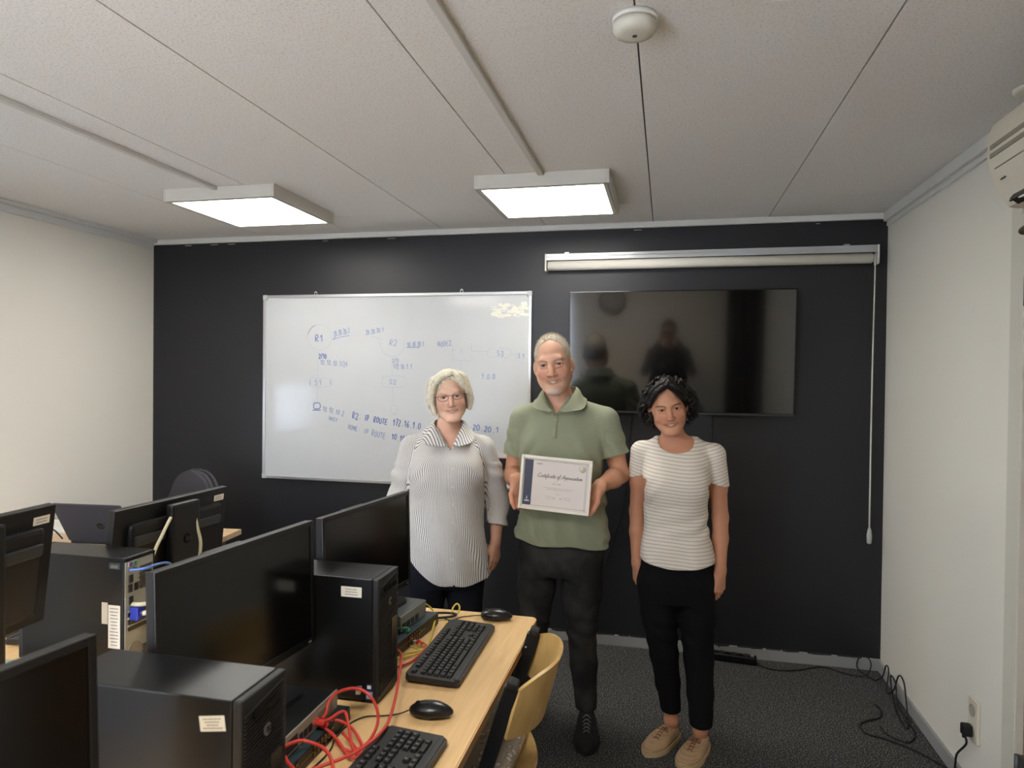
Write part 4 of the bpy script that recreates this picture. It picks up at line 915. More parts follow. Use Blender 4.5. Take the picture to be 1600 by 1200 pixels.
def backpad(b, th, grow, x0, mi=0):
    pts = []
    for i in range(28):
        a = 2*math.pi*i/28; c, s = math.cos(a), math.sin(a); n_ = 2.6
        pts.append(((abs(c)**(2/n_))*math.copysign(1, c)*(.19+grow), (abs(s)**(2/n_))*math.copysign(1, s)*(.25+grow)))
    M = Matrix.Translation((x0, 0, .77)) @ Matrix.Rotation(math.pi/2, 4, 'Z') @ Matrix.Rotation(math.pi/2, 4, 'X')
    v = prism(b, pts, -th/2, th/2, mi=mi)
    bmesh.ops.bevel(b, geom=[e for e in b.edges if abs(e.verts[0].co.z-e.verts[1].co.z) < 1e-5], offset=th*.30, segments=5, affect='EDGES')
    for q in b.verts:
        q.co.z += -.35*q.co.x**2
        q.co = M @ q.co
b = nb(); backpad(b, .05, 0, 0); put('back_cushion', b, UPH, parent=t, smooth='auto')
b = nb(); backpad(b, .016, .006, .034); put('back_shell', b, SHL, parent=t, smooth='auto')
b = nb(); vs_ = prism(b, rrect(-.46, -.02, -.23, .23, .08), .43, .49); put('seat', b, UPH, parent=t)
b = nb(); tube(b, [(.045, 0, .7), (.06, 0, .5), (.02, 0, .42), (-.2, 0, .42)], .02); put('back_bar', b, BLKM, parent=t)
b = nb(); cyl(b, (-.23, 0, .09), (-.23, 0, .43), .025); put('gas_column', b, BLKM, parent=t)
for i in range(5):
    a = i*2*math.pi/5; b = nb(); tube(b, [(-.23, 0, .10), (-.23+.29*math.cos(a), .29*math.sin(a), .065)], .018, smooth=False); l = put('base_arm', b, BLKM, parent=t)
    b = nb(); p = (-.23+.29*math.cos(a), .29*math.sin(a)); cyl(b, (p[0], p[1]-.02, .03), (p[0], p[1]+.02, .03), .03); put('castor', b, RUB, parent=l)
# ------------------------------------------------------------------ distance-field modelling of bodies and clothes
def smin(a, b, k):
    if k <= 0: return np.minimum(a, b)
    h = np.maximum(k-np.abs(a-b), 0)/k
    return np.minimum(a, b)-h*h*k*.25
def axis(segs):
    """segs: list of (start, end, step)"""
    out = []
    for s, e, st in segs:
        n = max(1, int(round((e-s)/st))); out.append(np.linspace(s, e, n, endpoint=False))
    out.append(np.array([segs[-1][1]])); return np.concatenate(out).astype(np.float32)
class Field:
    def __init__(self, xs, ys, zs):
        self.ax = (xs, ys, zs); self.F = np.full((len(xs), len(ys), len(zs)), .08, np.float32)
    def region(self, lo, hi):
        sl = []
        for a, l, h in zip(self.ax, lo, hi):
            i = int(np.searchsorted(a, l)); j = int(np.searchsorted(a, h)); sl.append(slice(max(i-1, 0), min(j+1, len(a))))
        X = self.ax[0][sl[0]][:, None, None]; Y = self.ax[1][sl[1]][None, :, None]; Z = self.ax[2][sl[2]][None, None, :]
        return tuple(sl), X, Y, Z
    def comb(self, sl, d, k, cut=False):
        if cut: self.F[sl] = -smin(-self.F[sl], d, k)
        else: self.F[sl] = smin(self.F[sl], d, k)
    def cone(self, a, b, ra, rb, k=.01, cut=False, flat=None):
        """rounded tapered limb; flat=(axis vector, factor) squashes across that axis"""
        a = np.array(a, np.float32); b = np.array(b, np.float32); m = max(ra, rb)*(1.6 if flat else 1)+k+.012
        sl, X, Y, Z = self.region(np.minimum(a, b)-m, np.maximum(a, b)+m)
        v = b-a; L2 = float(v@v)+1e-12
        px, py, pz = X-a[0], Y-a[1], Z-a[2]
        t = np.clip((px*v[0]+py*v[1]+pz*v[2])/L2, 0, 1)
        dx, dy, dz = px-t*v[0], py-t*v[1], pz-t*v[2]
        if flat:
            w = np.array(flat[0], np.float32); w = w/np.linalg.norm(w); s = dx*w[0]+dy*w[1]+dz*w[2]; f = flat[1]-1
            dx = dx+s*f*w[0]; dy = dy+s*f*w[1]; dz = dz+s*f*w[2]
        d = np.sqrt(dx*dx+dy*dy+dz*dz)-(ra+(rb-ra)*t)
        self.comb(sl, d, k, cut)
    def chain(self, pts, rs, k=.01, **kw):
        for i in range(len(pts)-1): self.cone(pts[i], pts[i+1], rs[i], rs[i+1], k, **kw)
    def ell(self, c, r, k=.01, R=None, cut=False):
        c = np.array(c, np.float32); r = np.array(r, np.float32); m = float(r.max())+k+.012
        sl, X, Y, Z = self.region(c-m, c+m)
        px, py, pz = X-c[0], Y-c[1], Z-c[2]
        if R is not None:
            R = np.array(R, np.float32)
            px, py, pz = (R[0, 0]*px+R[1, 0]*py+R[2, 0]*pz), (R[0, 1]*px+R[1, 1]*py+R[2, 1]*pz), (R[0, 2]*px+R[1, 2]*py+R[2, 2]*pz)
        k0 = np.sqrt((px/r[0])**2+(py/r[1])**2+(pz/r[2])**2); k1 = np.sqrt((px/r[0]**2)**2+(py/r[1]**2)**2+(pz/r[2]**2)**2)+1e-6
        self.comb(sl, (k0*(k0-1)/k1).astype(np.float32), k, cut)
    def loft(self, keys, k=.01, infl=0., z0=None, z1=None):
        """keys: (z, cx, cy, a, bfront, bback, n)"""
        K = np.array(sorted(keys), np.float32); lo = K[0, 0] if z0 is None else z0; hi = K[-1, 0] if z1 is None else z1
        am = float(K[:, 3].max())+infl+k+.02; bm = float(K[:, 4:6].max())+infl+k+.02
        cx0, cx1 = float(K[:, 1].min()), float(K[:, 1].max()); cy0, cy1 = float(K[:, 2].min()), float(K[:, 2].max())
        sl, X, Y, Z = self.region((cx0-am, cy0-bm, lo-k-.01), (cx1+am, cy1+bm, hi+k+.01))
        zz = np.linspace(K[0, 0]-.05, K[-1, 0]+.05, 400); ker = np.ones(21)/21
        def it(i):
            v = np.interp(zz, K[:, 0], K[:, i]); vp = np.pad(v, 10, mode='edge'); v = np.convolve(vp, ker, 'valid')
            return np.interp(Z[0, 0], zz, v).astype(np.float32)[None, None, :]
        cx, cy, a, bf, bb, n = (it(i) for i in range(1, 7))
        dx = np.abs(X-cx); dy = Y-cy; b = np.where(dy < 0, bf, bb)+infl; a = a+infl
        s = (np.power(dx/a, n)+np.power(np.abs(dy)/b, n))**(1/n)
        g = np.sqrt((dx/(a*a))**2+(dy/(b*b))**2)/np.maximum(np.sqrt((dx/a)**2+(dy/b)**2), 1e-6)
        d = (s-1)/np.maximum(g, 1e-3)
        d = np.maximum(np.maximum(d, lo-Z), Z-hi)
        self.comb(sl, d.astype(np.float32), k)
    def apply(self, fn, lo, hi):
        """F = fn(F, X, Y, Z) inside a box"""
        sl, X, Y, Z = self.region(lo, hi); self.F[sl] = fn(self.F[sl], X, Y, Z).astype(np.float32)
    def at(self, P):
        idx = [np.clip(np.interp(P[i], self.ax[i], np.arange(len(self.ax[i]))), 0, len(self.ax[i])-1.001) for i in range(3)]
        i = [int(v) for v in idx]; f = [v-w for v, w in zip(idx, i)]; r = 0
        for a in (0, 1):
            for b in (0, 1):
                for c in (0, 1):
                    r += self.F[i[0]+a, i[1]+b, i[2]+c]*(f[0] if a else 1-f[0])*(f[1] if b else 1-f[1])*(f[2] if c else 1-f[2])
        return r
    def front(self, M, x, z, y0=-.16, y1=.05):
        """local depth of the surface met from the front at local (x, z)"""
        n = 90
        for i in range(n):
            y = y0+(y1-y0)*i/n
            if self.at(np.array(M @ Vector((x, y, z)))) < 0: return y
        return 0
    def mesh(self):
        F = self.F; S = F < 0
        nx, ny, nz = F.shape
        c = S[:-1, :-1, :-1].astype(np.int8)
        for a in (0, 1):
            for b in (0, 1):
                for d in (0, 1):
                    if a or b or d: c = c+S[a:nx-1+a, b:ny-1+b, d:nz-1+d]
        act = (c > 0) & (c < 8)
        I, J, K = np.nonzero(act); n = len(I)
        idx = np.full(act.shape, -1, np.int32); idx[I, J, K] = np.arange(n, dtype=np.int32)
        acc = np.zeros((n, 3)); cnt = np.zeros(n)
        x, y, z = self.ax
        for axn in range(3):
            for a in (0, 1):
                for b in (0, 1):
                    o0 = [0, 0, 0]; o1 = [0, 0, 0]; oth = [q for q in range(3) if q != axn]
                    o0[oth[0]] = o1[oth[0]] = a; o0[oth[1]] = o1[oth[1]] = b; o1[axn] = 1
                    f0 = F[I+o0[0], J+o0[1], K+o0[2]]; f1 = F[I+o1[0], J+o1[1], K+o1[2]]
                    m = (f0 < 0) != (f1 < 0); t = np.where(m, f0/(f0-f1+1e-20), 0)
                    P = [None]*3
                    P[0] = x[I+o0[0]]+(x[I+o1[0]]-x[I+o0[0]])*t; P[1] = y[J+o0[1]]+(y[J+o1[1]]-y[J+o0[1]])*t; P[2] = z[K+o0[2]]+(z[K+o1[2]]-z[K+o0[2]])*t
                    for q in range(3): acc[:, q] += np.where(m, P[q], 0)
                    cnt += m
        V = acc/cnt[:, None]
        Q = []
        # x edges
        e = S[:-1, 1:-1, 1:-1] != S[1:, 1:-1, 1:-1]; i, j, k = np.nonzero(e); j = j+1; k = k+1
        q = np.stack([idx[i, j-1, k-1], idx[i, j, k-1], idx[i, j, k], idx[i, j-1, k]], 1); fl = ~S[i, j, k]; q[fl] = q[fl][:, ::-1]; Q.append(q)
        e = S[1:-1, :-1, 1:-1] != S[1:-1, 1:, 1:-1]; i, j, k = np.nonzero(e); i = i+1; k = k+1
        q = np.stack([idx[i-1, j, k-1], idx[i-1, j, k], idx[i, j, k], idx[i, j, k-1]], 1); fl = ~S[i, j, k]; q[fl] = q[fl][:, ::-1]; Q.append(q)
        e = S[1:-1, 1:-1, :-1] != S[1:-1, 1:-1, 1:]; i, j, k = np.nonzero(e); i = i+1; j = j+1
        q = np.stack([idx[i-1, j-1, k], idx[i, j-1, k], idx[i, j, k], idx[i-1, j, k]], 1); fl = ~S[i, j, k]; q[fl] = q[fl][:, ::-1]; Q.append(q)
        Q = np.concatenate(Q); return V, Q
def keep_biggest(V, Q, most=1):
    lab = np.arange(len(V))
    e = np.concatenate([Q[:, [0, 1]], Q[:, [1, 2]], Q[:, [2, 3]]])
    while True:
        m = np.minimum(lab[e[:, 0]], lab[e[:, 1]]); new = lab.copy()
        np.minimum.at(new, e[:, 0], m); np.minimum.at(new, e[:, 1], m); new = new[new]
        if (new == lab).all(): break
        lab = new
    u, c = np.unique(lab, return_counts=True); keep = u[np.argsort(-c)[:most]]
    vm = np.isin(lab, keep); mp = np.cumsum(vm)-1; Q = Q[vm[Q[:, 0]]]
    return V[vm], mp[Q]
def sdf_mesh(name, S, mt, parent, colour=None, uv=None, most=1, label=None):
    V, Q = S.mesh(); V, Q = keep_biggest(V, Q, most)
    me = bpy.data.meshes.new(name)
    me.vertices.add(len(V)); me.vertices.foreach_set('co', V.astype(np.float32).ravel())
    me.loops.add(len(Q)*4); me.loops.foreach_set('vertex_index', Q.astype(np.int32).ravel())
    me.polygons.add(len(Q)); me.polygons.foreach_set('loop_start', np.arange(0, len(Q)*4, 4, dtype=np.int32))
    try: me.polygons.foreach_set('loop_total', np.full(len(Q), 4, dtype=np.int32))
    except Exception: pass
    me.update(calc_edges=True); me.polygons.foreach_set('use_smooth', np.ones(len(Q), bool))
    if colour is not None:
        a = me.attributes.new('tone', 'FLOAT_COLOR', 'POINT'); c = np.ones((len(V), 4), np.float32); c[:, :3] = colour(V); a.data.foreach_set('color', c.ravel())
    if uv is not None:
        a = me.attributes.new('cloth', 'FLOAT_VECTOR', 'POINT'); a.data.foreach_set('vector', uv(V).astype(np.float32).ravel())
    me.materials.append(mt)
    o = bpy.data.objects.new(name, me); COL.objects.link(o); o.parent = parent
    if label: o['label'] = label
    return o
def rotm(M): return np.array(M.to_3x3().normalized())
# ---- head, in a local frame: x right of the picture, y away, z up, origin between the temples
def add_head(S, M, s, P):
    R = rotm(M); T = lambda *p: np.array(M @ Vector(p))
    def cone(a, b, ra, rb, k=.01, cut=False): S.cone(T(*a), T(*b), ra*s, rb*s, k*s, cut)
    def ell(c, r, k=.01, cut=False, rot=None):
        RR = R if rot is None else R @ np.array(Euler(rot).to_matrix()); S.ell(T(*c), [q*s for q in r], k*s, RR, cut)
    w = P.get('width', 1.0); jw = P.get('jaw', 1.0); ck = P.get('cheek', 1.0)
    ell((0, .018, .036), (.074*w, .094, .083), .01)
    ell((0, -.020, -.020), (.063*w, .066, .088), .03)
    ell((0, .0, -.03), (.064*w, .055, .06), .03)
    for q in (-1, 1):
        cone((q*.054*jw, .010, -.052), (q*.022*jw, -.058, -.100), .017, .016, .025)     # jaw line
        ell((q*.038*w, -.060, -.030), (.024*ck, .020, .022), .02)                        # cheek
    ell((0, -.068, -.103), (.020*jw, .016, .014), .02)                                    # chin
    cone((-.032, -.074, .022), (.032, -.074, .022), .011, .011, .018)                     # brow ridge
    cone((0, -.079, .014), (0, -.102*P.get('nose', 1), -.032), .0070, .0105, .012)        # nose bridge to tip
    ell((0, -.099*P.get('nose', 1), -.035), (.0115*P.get('nosew', 1), .012, .0095), .006)
    for q in (-1, 1):
        ell((q*.013*P.get('nosew', 1), -.090, -.038), (.0078, .010, .0075), .006)
        ell((q*.0065, -.099, -.0455), (.0038, .005, .003), .002, cut=True)
        ell((q*.0315, -.091, .004), (.0175, .012, .0115), .012, cut=True)                # eye sockets
        ell((q*.0315, -.0695, .003), (.0155, .0155, .0125), .004)                         # lids
        # ear
        ell((q*.080*w, .014, -.006), (.0060, .017, .029), .004, rot=(.22, 0, -q*.55))
        ell((q*.086*w, .003, -.002), (.004, .010, .018), .003, cut=True, rot=(.22, 0, -q*.55))
        ell((q*.076*w, .004, -.034), (.0055, .007, .008), .003)
    op = P.get('eye_open', .0042)
    for q in (-1, 1):
        ell((q*.0315, -.0855, .0025), (.0128, .010, op), .0012, cut=True)
        cone((q*.018, -.0835, .0085+op*.5), (q*.045, -.078, .0065+op*.5), .0022, .002, .003)   # upper lid fold
        cone((q*.020, -.084, -.0085), (q*.044, -.079, -.0065), .0026, .0022, .005)              # lower lid pouch
    # smile folds from nostril to beside the mouth
    for q in (-1, 1):
        cone((q*.022, -.090, -.040), (q*.037, -.082, -.066), .0022, .002, .008, cut=True)
    # mouth
    mz = -.0655; mw = P.get('mouth', .026); ps = []
    for i in range(9):
        u = -1+i/4; x = u*mw; z = mz+.0085*u*u; ps.append((x, S.front(M, x, z), z))
    for i in range(8):
        a, b = ps[i], ps[i+1]; u = (i-3.5)/4
        ul = .0046*(1-.45*u*u)*P.get('lips', 1); ll = .0054*(1-.5*u*u)*P.get('lips', 1)
        cone((a[0], a[1]+.002, a[2]+.0052), (b[0], b[1]+.002, b[2]+.0052), ul, ul, .003)
        cone((a[0]*.9, a[1]+.002, a[2]-.0075+.003*u*u), (b[0]*.9, b[1]+.002, b[2]-.0075+.003*u*u), ll, ll, .004)
    oh = P.get('open', .0046)
    for i in range(1, 7):
        a, b = ps[i], ps[i+1]; u = abs(i-3.5)/4; r = oh*(1-.6*u*u)
        cone((a[0], a[1]-.004, a[2]-.0012), (b[0], b[1]-.004, b[2]-.0012), r, r, .0012, cut=True)
        cone((a[0], a[1]+.006, a[2]-.0012), (b[0], b[1]+.006, b[2]-.0012), r*.95, r*.95, .0012, cut=True)
    return ps
def head_parts(parent, M, s, P, ps):
    """eyes, teeth"""
    SCL = mat('eye_white', hexc(212, 204, 198), .3); IR = mat(P.get('iris_name', 'iris_brown'), P.get('iris', hexc(70, 46, 32)), .2); PU = mat('pupil', hexc(8, 8, 8), .15)
    for q in (-1, 1):
        b = nb(); c = M @ Vector((q*.0315, -.0693, .0028)); rr = bmesh.ops.create_uvsphere(b, u_segments=32, v_segments=24, radius=.0142*s)
        Rm = (M.to_3x3().normalized()).to_4x4() @ Matrix.Rotation(math.pi/2, 4, 'X') @ Matrix.Rotation(0, 4, 'Z')
        for f in b.faces:
            z = f.calc_center_median().normalized().z; f.material_index = 2 if z > .955 else (1 if z > .86 else 0); f.smooth = True
        for v in b.verts: v.co = c + (Rm.to_3x3() @ v.co)
        put('eye', b, [SCL, IR, PU], parent=parent)
    b = nb(); L_ = []
    for i in range(13):
        u = -1+i/6; x = u*.020; yy = np.interp(x, [p[0] for p in ps], [p[1] for p in ps])+.0010+abs(u)*.003; z = -.0648+.0062*u*u
        L_.append((M @ Vector((x, yy, z+.0075)), M @ Vector((x, yy-.0006, z-.0058+.0035*u*u))))
    vv = [(b.verts.new(p), b.verts.new(q)) for p, q in L_]
    for i in range(12): b.faces.new((vv[i][0], vv[i][1], vv[i+1][1], vv[i+1][0]))
    b.normal_update(); bmesh.ops.solidify(b, geom=b.faces[:], thickness=.002); bmesh.ops.recalc_face_normals(b, faces=b.faces[:])
    put('teeth', b, mat('teeth_white', hexc(228, 222, 210), .3), parent=parent, smooth=True)
def face_tone(V, M, s, base, P, ps=None):
    Mi = np.array(M.inverted()); L = V @ Mi[:3, :3].T+Mi[:3, 3]
    x, y, z = L.T
    nz = 1+.05*np.sin(V[:, 0]*73+2*np.sin(V[:, 2]*61))*np.sin(V[:, 2]*67+V[:, 1]*59)
    C = np.tile(np.array(base[:3], np.float32), (len(V), 1))*nz[:, None]
    def mix(w, col):
        w = np.clip(w, 0, 1)[:, None]; C[:] = C*(1-w)+np.array(col[:3])*w
    near = (np.abs(x) < .1) & (np.abs(z) < .16) & (np.abs(y) < .14)
    g = lambda cx, cz, rx, rz, p=1.0: np.exp(-(((x-cx)/rx)**2+((z-cz)/rz)**2)*p)*near*(y < -.02)
    red = P.get('red', hexc(190, 108, 84))
    for q in (-1, 1): mix(g(q*.040, -.030, .022, .018)*.45, red)
    mix(g(0, -.034, .014, .014)*.35, red)
    # lips
    mw = P.get('mouth', .026); u = x/mw; lz = -.0655+.0085*u*u
    lip = (np.abs(u) < 1.05) & (z < lz+P.get('lip_up', .0092)-.005*u*u) & (z > lz-P.get('lip_dn', .0120)+.006*u*u) & (y < -.05) & near
    mix(lip*P.get('lipw', .6), P.get('lip', hexc(160, 84, 76)))
    py = np.interp(x, [p[0] for p in ps], [p[1] for p in ps]) if ps else -.08
    inside = (np.abs(u) < 1.0) & (np.abs(z-lz) < .009) & near & (y < -.045) & (y > py+.0012)
    mix(inside*.9, hexc(84, 36, 32))
    # eye rims and brows
    for q in (-1, 1):
        X = (x-q*.0315)*q
        rim = ((X/.0165)**2+((z-.0028)/.0075)**2 < 1) & (y < -.05) & near
        mix(rim*.30, P.get('rim', hexc(120, 72, 56)))
        lash = ((X/.0150)**2 < 1) & (np.abs(z-.0028-P.get('eye_open', .0042)*np.sqrt(np.clip(1-(X/.0155)**2, 0, 1))-.0006) < .0015) & (y < -.05) & near
        mix(lash*.75, hexc(58, 36, 28))
        bz = .0215-.010*((X-.004)/.024)**2+X*.06
        br = np.exp(-((z-bz)/P.get('brow_h', .0034))**2)*((X > -.019) & (X < .025))*(y < -.045)*near
        mix(br*P.get('brow_w', .8), P.get('brow', hexc(60, 44, 34)))
    mix(((np.abs(x) < .0105) & (np.abs(z+.0455) < .003) & (y < -.085))*.5, hexc(90, 44, 34))
    if 'beard' in P:
        bd = np.clip(1-((x/.034)**2+((z+.104)/.020)**2), 0, 1)*(y < -.03)*near*2.2
        n = .6+.4*np.sin(x*900+z*300)*np.sin(z*1100-x*500)
        mix(np.clip(bd, 0, 1)*n*.9, P['beard'])
        mix(g(0, -.0495, .026, .005)*.45*(np.abs(x) > .003), hexc(120, 96, 84))
        mix(np.clip(g(0, -.085, .058, .028)*.35, 0, .35)*n, hexc(150, 124, 108))
    return C
# ---- hand: wrist at a, frame columns: thumb side, palm side, toward fingers
def add_hand(S, w, dr, palm, side, s=1., curl=(.35, .45, .3), thumb=(0.25, .0), spread=.05, grip=None, res_k=.0022):
    w = np.array(w, float); d = np.array(dr, float); d /= np.linalg.norm(d); p = np.array(palm, float); p -= d*(p@d); p /= np.linalg.norm(p)
    l = np.cross(p, d)*side; l /= np.linalg.norm(l)
    T = lambda a, b, c: w+l*a*s+p*b*s+d*c*s
    kn = [(.032, .0, .088), (.011, -.002, .094), (-.011, 0, .090), (-.031, .003, .080)]
    ln = [.070, .078, .072, .056]; rd = [.0092, .0095, .009, .0080]
    S.cone(T(.012, 0, -.01), T(-.012, 0, -.01), .020*s, .020*s, .015*s, flat=(p, 1.25))
    for k_, r in zip(kn, rd):
        S.cone(T(k_[0]*.42, .001, .005), T(*k_), .0165*s, .0118*s, .012*s)
    S.cone(T(.016, .009, .022), T(.026, .010, .055), .015*s, .013*s, .012*s)              # ball of the thumb
    S.cone(T(-.020, .008, .025), T(-.026, .008, .060), .012*s, .010*s, .012*s)
    for i, (k_, L_, r) in enumerate(zip(kn, ln, rd)):
        ang = 0; q = T(*k_); lat = (1.5-i)*spread
        c = curl if not isinstance(curl[0], (tuple, list)) else curl[i]
        for j, f in enumerate((.46, .30, .24)):
            ang += c[j]*(1+.06*i)
            v = (d*math.cos(ang)+p*math.sin(ang))*math.cos(lat)+l*math.sin(lat)
            e = q+v*L_*f*s; r0 = r*(1-.08*j)*s; r1 = r*(1-.08*(j+1))*s
            S.cone(q, e, r0, r1, res_k if j else .005*s); q = e
    t0 = T(.020, .010, .022); a0, a1 = thumb
    v1 = l*.62+d*.75+p*.25*(1+a1); v1 /= np.linalg.norm(v1); t1 = t0+v1*.046*s
    v2 = l*(.40-a0)+d*.88+p*(.15+a1*.4); v2 /= np.linalg.norm(v2); t2 = t1+v2*.034*s
    v3 = l*(.22-a0)+d*.95+p*(.15+a1*.5); v3 /= np.linalg.norm(v3); t3 = t2+v3*.026*s
    S.cone(t0, t1, .0150*s, .0112*s, .008*s); S.cone(t1, t2, .0110*s, .0100*s, .003); S.cone(t2, t3, .0100*s, .0082*s, .003)

def strand_mesh(name, lines, r, mt, parent, label=None):
    """many thin hairs as one mesh; lines: list of (n,3) arrays"""
    Vs = []; Fs = []; o = 0
    for P in lines:
        n = len(P); T_ = np.gradient(P, axis=0); T_ /= np.linalg.norm(T_, axis=1)[:, None]+1e-9
        a = np.cross(T_, [0.3, .2, .9]); a /= np.linalg.norm(a, axis=1)[:, None]+1e-9; b_ = np.cross(T_, a)
        rr = (r*np.linspace(1, .35, n))[:, None]
        ring = np.stack([P+rr*(a*math.cos(q)+b_*math.sin(q)) for q in (0, 2.094, 4.189)], 1).reshape(-1, 3); Vs.append(ring)
        i = np.arange(n-1)[:, None]*3+o; j = np.array([0, 1, 2]); k = np.array([1, 2, 0])
        Fs.append(np.stack([i+j, i+k, i+3+k, i+3+j], 2).reshape(-1, 4)); o += n*3
    V = np.concatenate(Vs); Q = np.concatenate(Fs); me = bpy.data.meshes.new(name)
    me.vertices.add(len(V)); me.vertices.foreach_set('co', V.astype(np.float32).ravel()); me.loops.add(len(Q)*4); me.loops.foreach_set('vertex_index', Q.astype(np.int32).ravel())
    me.polygons.add(len(Q)); me.polygons.foreach_set('loop_start', np.arange(0, len(Q)*4, 4, dtype=np.int32)); me.update(calc_edges=True)
    me.polygons.foreach_set('use_smooth', np.ones(len(Q), bool)); me.materials.append(mt)
    ob = bpy.data.objects.new(name, me); COL.objects.link(ob); ob.parent = parent; ob['kind'] = 'stuff'
    return ob
def strands_along(MH, paths, n, jit, seed, curl=0., cfreq=9., taper=1.0, k=5):
    g = np.random.default_rng(seed); Mn = np.array(MH); out = []
    for pts in paths:
        P = np.array([p[:] for p in smooth_path(pts, k)])
        t = np.linspace(0, 1, len(P))[:, None]
        for _ in range(n):
            off = g.normal(0, 1, 3)*jit; off2 = g.normal(0, 1, 3)*jit*1.3
            Q = P+off*(1-t)+off2*t
            if curl:
                ph = g.uniform(0, 6.3); fr = cfreq*g.uniform(.8, 1.2); am = curl*g.uniform(.6, 1.3)*np.clip(t*3, .2, 1)
                Q = Q+am*np.concatenate([np.cos(fr*t+ph), np.sin(fr*t+ph), .5*np.sin(fr*t+ph+1)], 1)
            m = max(4, int(len(Q)*g.uniform(.75, 1))); Q = Q[:m]
            out.append(Q @ Mn[:3, :3].T+Mn[:3, 3])
    return out
# ------------------------------------------------------------------ people
def skinmat(name): return mat(name, hexc(200, 150, 120), .52, spec=.38, attr='tone', sub=.04, bump=(420, .12, .0012))
def cloth_uv_torso(cx, cy, R, arms):
    """per-vertex cloth coordinates: x around the body, y along the height, z = 1 on sleeves"""
    def f(V):
        u = np.arctan2(V[:, 0]-cx, -(V[:, 1]-cy+.05))*R; v = V[:, 2].copy(); w = np.zeros(len(V))
        for (a, b, r, seam) in arms:
            P_ = np.array(sorted([a]+list(b), key=lambda p: p[2])); cx2 = np.interp(V[:, 2], P_[:, 2], P_[:, 0]); cy2 = np.interp(V[:, 2], P_[:, 2], P_[:, 1])
            c = np.stack([V[:, 0]-cx2, V[:, 1]-cy2], 1); dist = np.linalg.norm(c, axis=1)
            m = (dist < r) & (np.sign(a[0])*V[:, 0] > seam-.25*np.clip(V[:, 2]-1.20, -.1, .2))
            au = np.arctan2(c[:, 0], -c[:, 1]-.02)*.062
            u = np.where(m, au, u); w = np.where(m, 1, w)
        return np.stack([u, v, w], 1)
    return f
def clothmat(name, kind, c0, c1, period, duty=.5, rough=.85):
    if name in _M: return _M[name]
    mt = bpy.data.materials.new(name); mt.use_nodes = True; N = mt.node_tree.nodes; L = mt.node_tree.links; b = N['Principled BSDF']
    a = N.new('ShaderNodeAttribute'); a.attribute_name = 'cloth'; sp = N.new('ShaderNodeSeparateXYZ'); L.new(a.outputs['Vector'], sp.inputs[0])
    mul = N.new('ShaderNodeMath'); mul.operation = 'MULTIPLY'; mul.inputs[1].default_value = 1/period; L.new(sp.outputs[0 if kind == 'v' else 1], mul.inputs[0])
    fr = N.new('ShaderNodeMath'); fr.operation = 'FRACT'; L.new(mul.outputs[0], fr.inputs[0])
    r = N.new('ShaderNodeValToRGB'); e = r.color_ramp.elements; w = .1
    e[0].position = 0; e[0].color = c0; e[1].position = 1; e[1].color = c0
    for p, c in ((duty/2-w/2+.25, c0), (duty/2+w/2+.25, c1), (.75+w/2-.1, c1), (.85+w/2-.1, c0)):
        q = e.new(min(max(p, .01), .99)); q.color = c
    L.new(fr.outputs[0], r.inputs[0]); L.new(r.outputs[0], b.inputs['Base Color'])
    b.inputs['Roughness'].default_value = rough; b.inputs['Specular IOR Level'].default_value = .2; b.inputs['Sheen Weight'].default_value = .1
    tc = N.new('ShaderNodeTexCoord'); n = N.new('ShaderNodeTexNoise'); n.inputs['Scale'].default_value = 9; n.inputs['Detail'].default_value = 3; n.inputs['Distortion'].default_value = 1.2; L.new(tc.outputs['Object'], n.inputs['Vector'])
    bp = N.new('ShaderNodeBump'); bp.inputs['Strength'].default_value = .35; bp.inputs['Distance'].default_value = .012; L.new(n.outputs[0], bp.inputs['Height']); L.new(bp.outputs[0], b.inputs['Normal'])
    _M[name] = mt; return mt
def push_out(S, p, off):
    p = np.array(p, float)
    for _ in range(14):
        d = S.at(p)
        if d >= off: break
        g = np.array([S.at(p+e)-S.at(p-e) for e in np.eye(3)*.003]); n = np.linalg.norm(g)
        if n < 1e-6: break
        p = p+g/n*min(max(off-d, .0006), .006)
    return Vector(p)
def collar(parent, mt, left, right, S, name='collar', th=.0028, uv=None):
    """folded collar: rows (inner point, outer point) from the nape to the front edge, one list per side"""
    b = nb(); sides = []
    for rows_ in (left, right):
        I_ = smooth_path([r[0] for r in rows_], 7); O_ = smooth_path([r[1] for r in rows_], 7); sides.append(list(zip(I_, O_)))
    seq = sides[0][::-1]+sides[1][1:]; G_ = []
    for inn, out in seq:
        r = []
        for j in range(8):
            v = j/7; p = inn.lerp(out, v)+Vector((0, 0, .010*math.sin(math.pi*min(v*1.6, 1))))
            if j: p = push_out(S, p, .0042)
            r.append(b.verts.new(p))
        G_.append(r)
    for i in range(len(G_)-1):
        for j in range(7): b.faces.new((G_[i][j], G_[i][j+1], G_[i+1][j+1], G_[i+1][j]))
    # inner stand: runs down inside the neck opening
    for i in range(len(G_)-1):
        pass
    b.normal_update(); bmesh.ops.solidify(b, geom=b.faces[:], thickness=th); bmesh.ops.recalc_face_normals(b, faces=b.faces[:])
    o = put(name, b, mt, parent=parent, smooth='auto')
    if uv:
        V = np.array([v.co[:] for v in o.data.vertices]); a = o.data.attributes.new('cloth', 'FLOAT_VECTOR', 'POINT'); a.data.foreach_set('vector', uv(V).astype(np.float32).ravel())
    return o
def plane_cut(S, p, n, lo, hi, k=.004):
    p = np.array(p); n = np.array(n, float); n /= np.linalg.norm(n)
    S.apply(lambda F, X, Y, Z: -smin(-F, -((X-p[0])*n[0]+(Y-p[1])*n[1]+(Z-p[2])*n[2]), k), lo, hi)
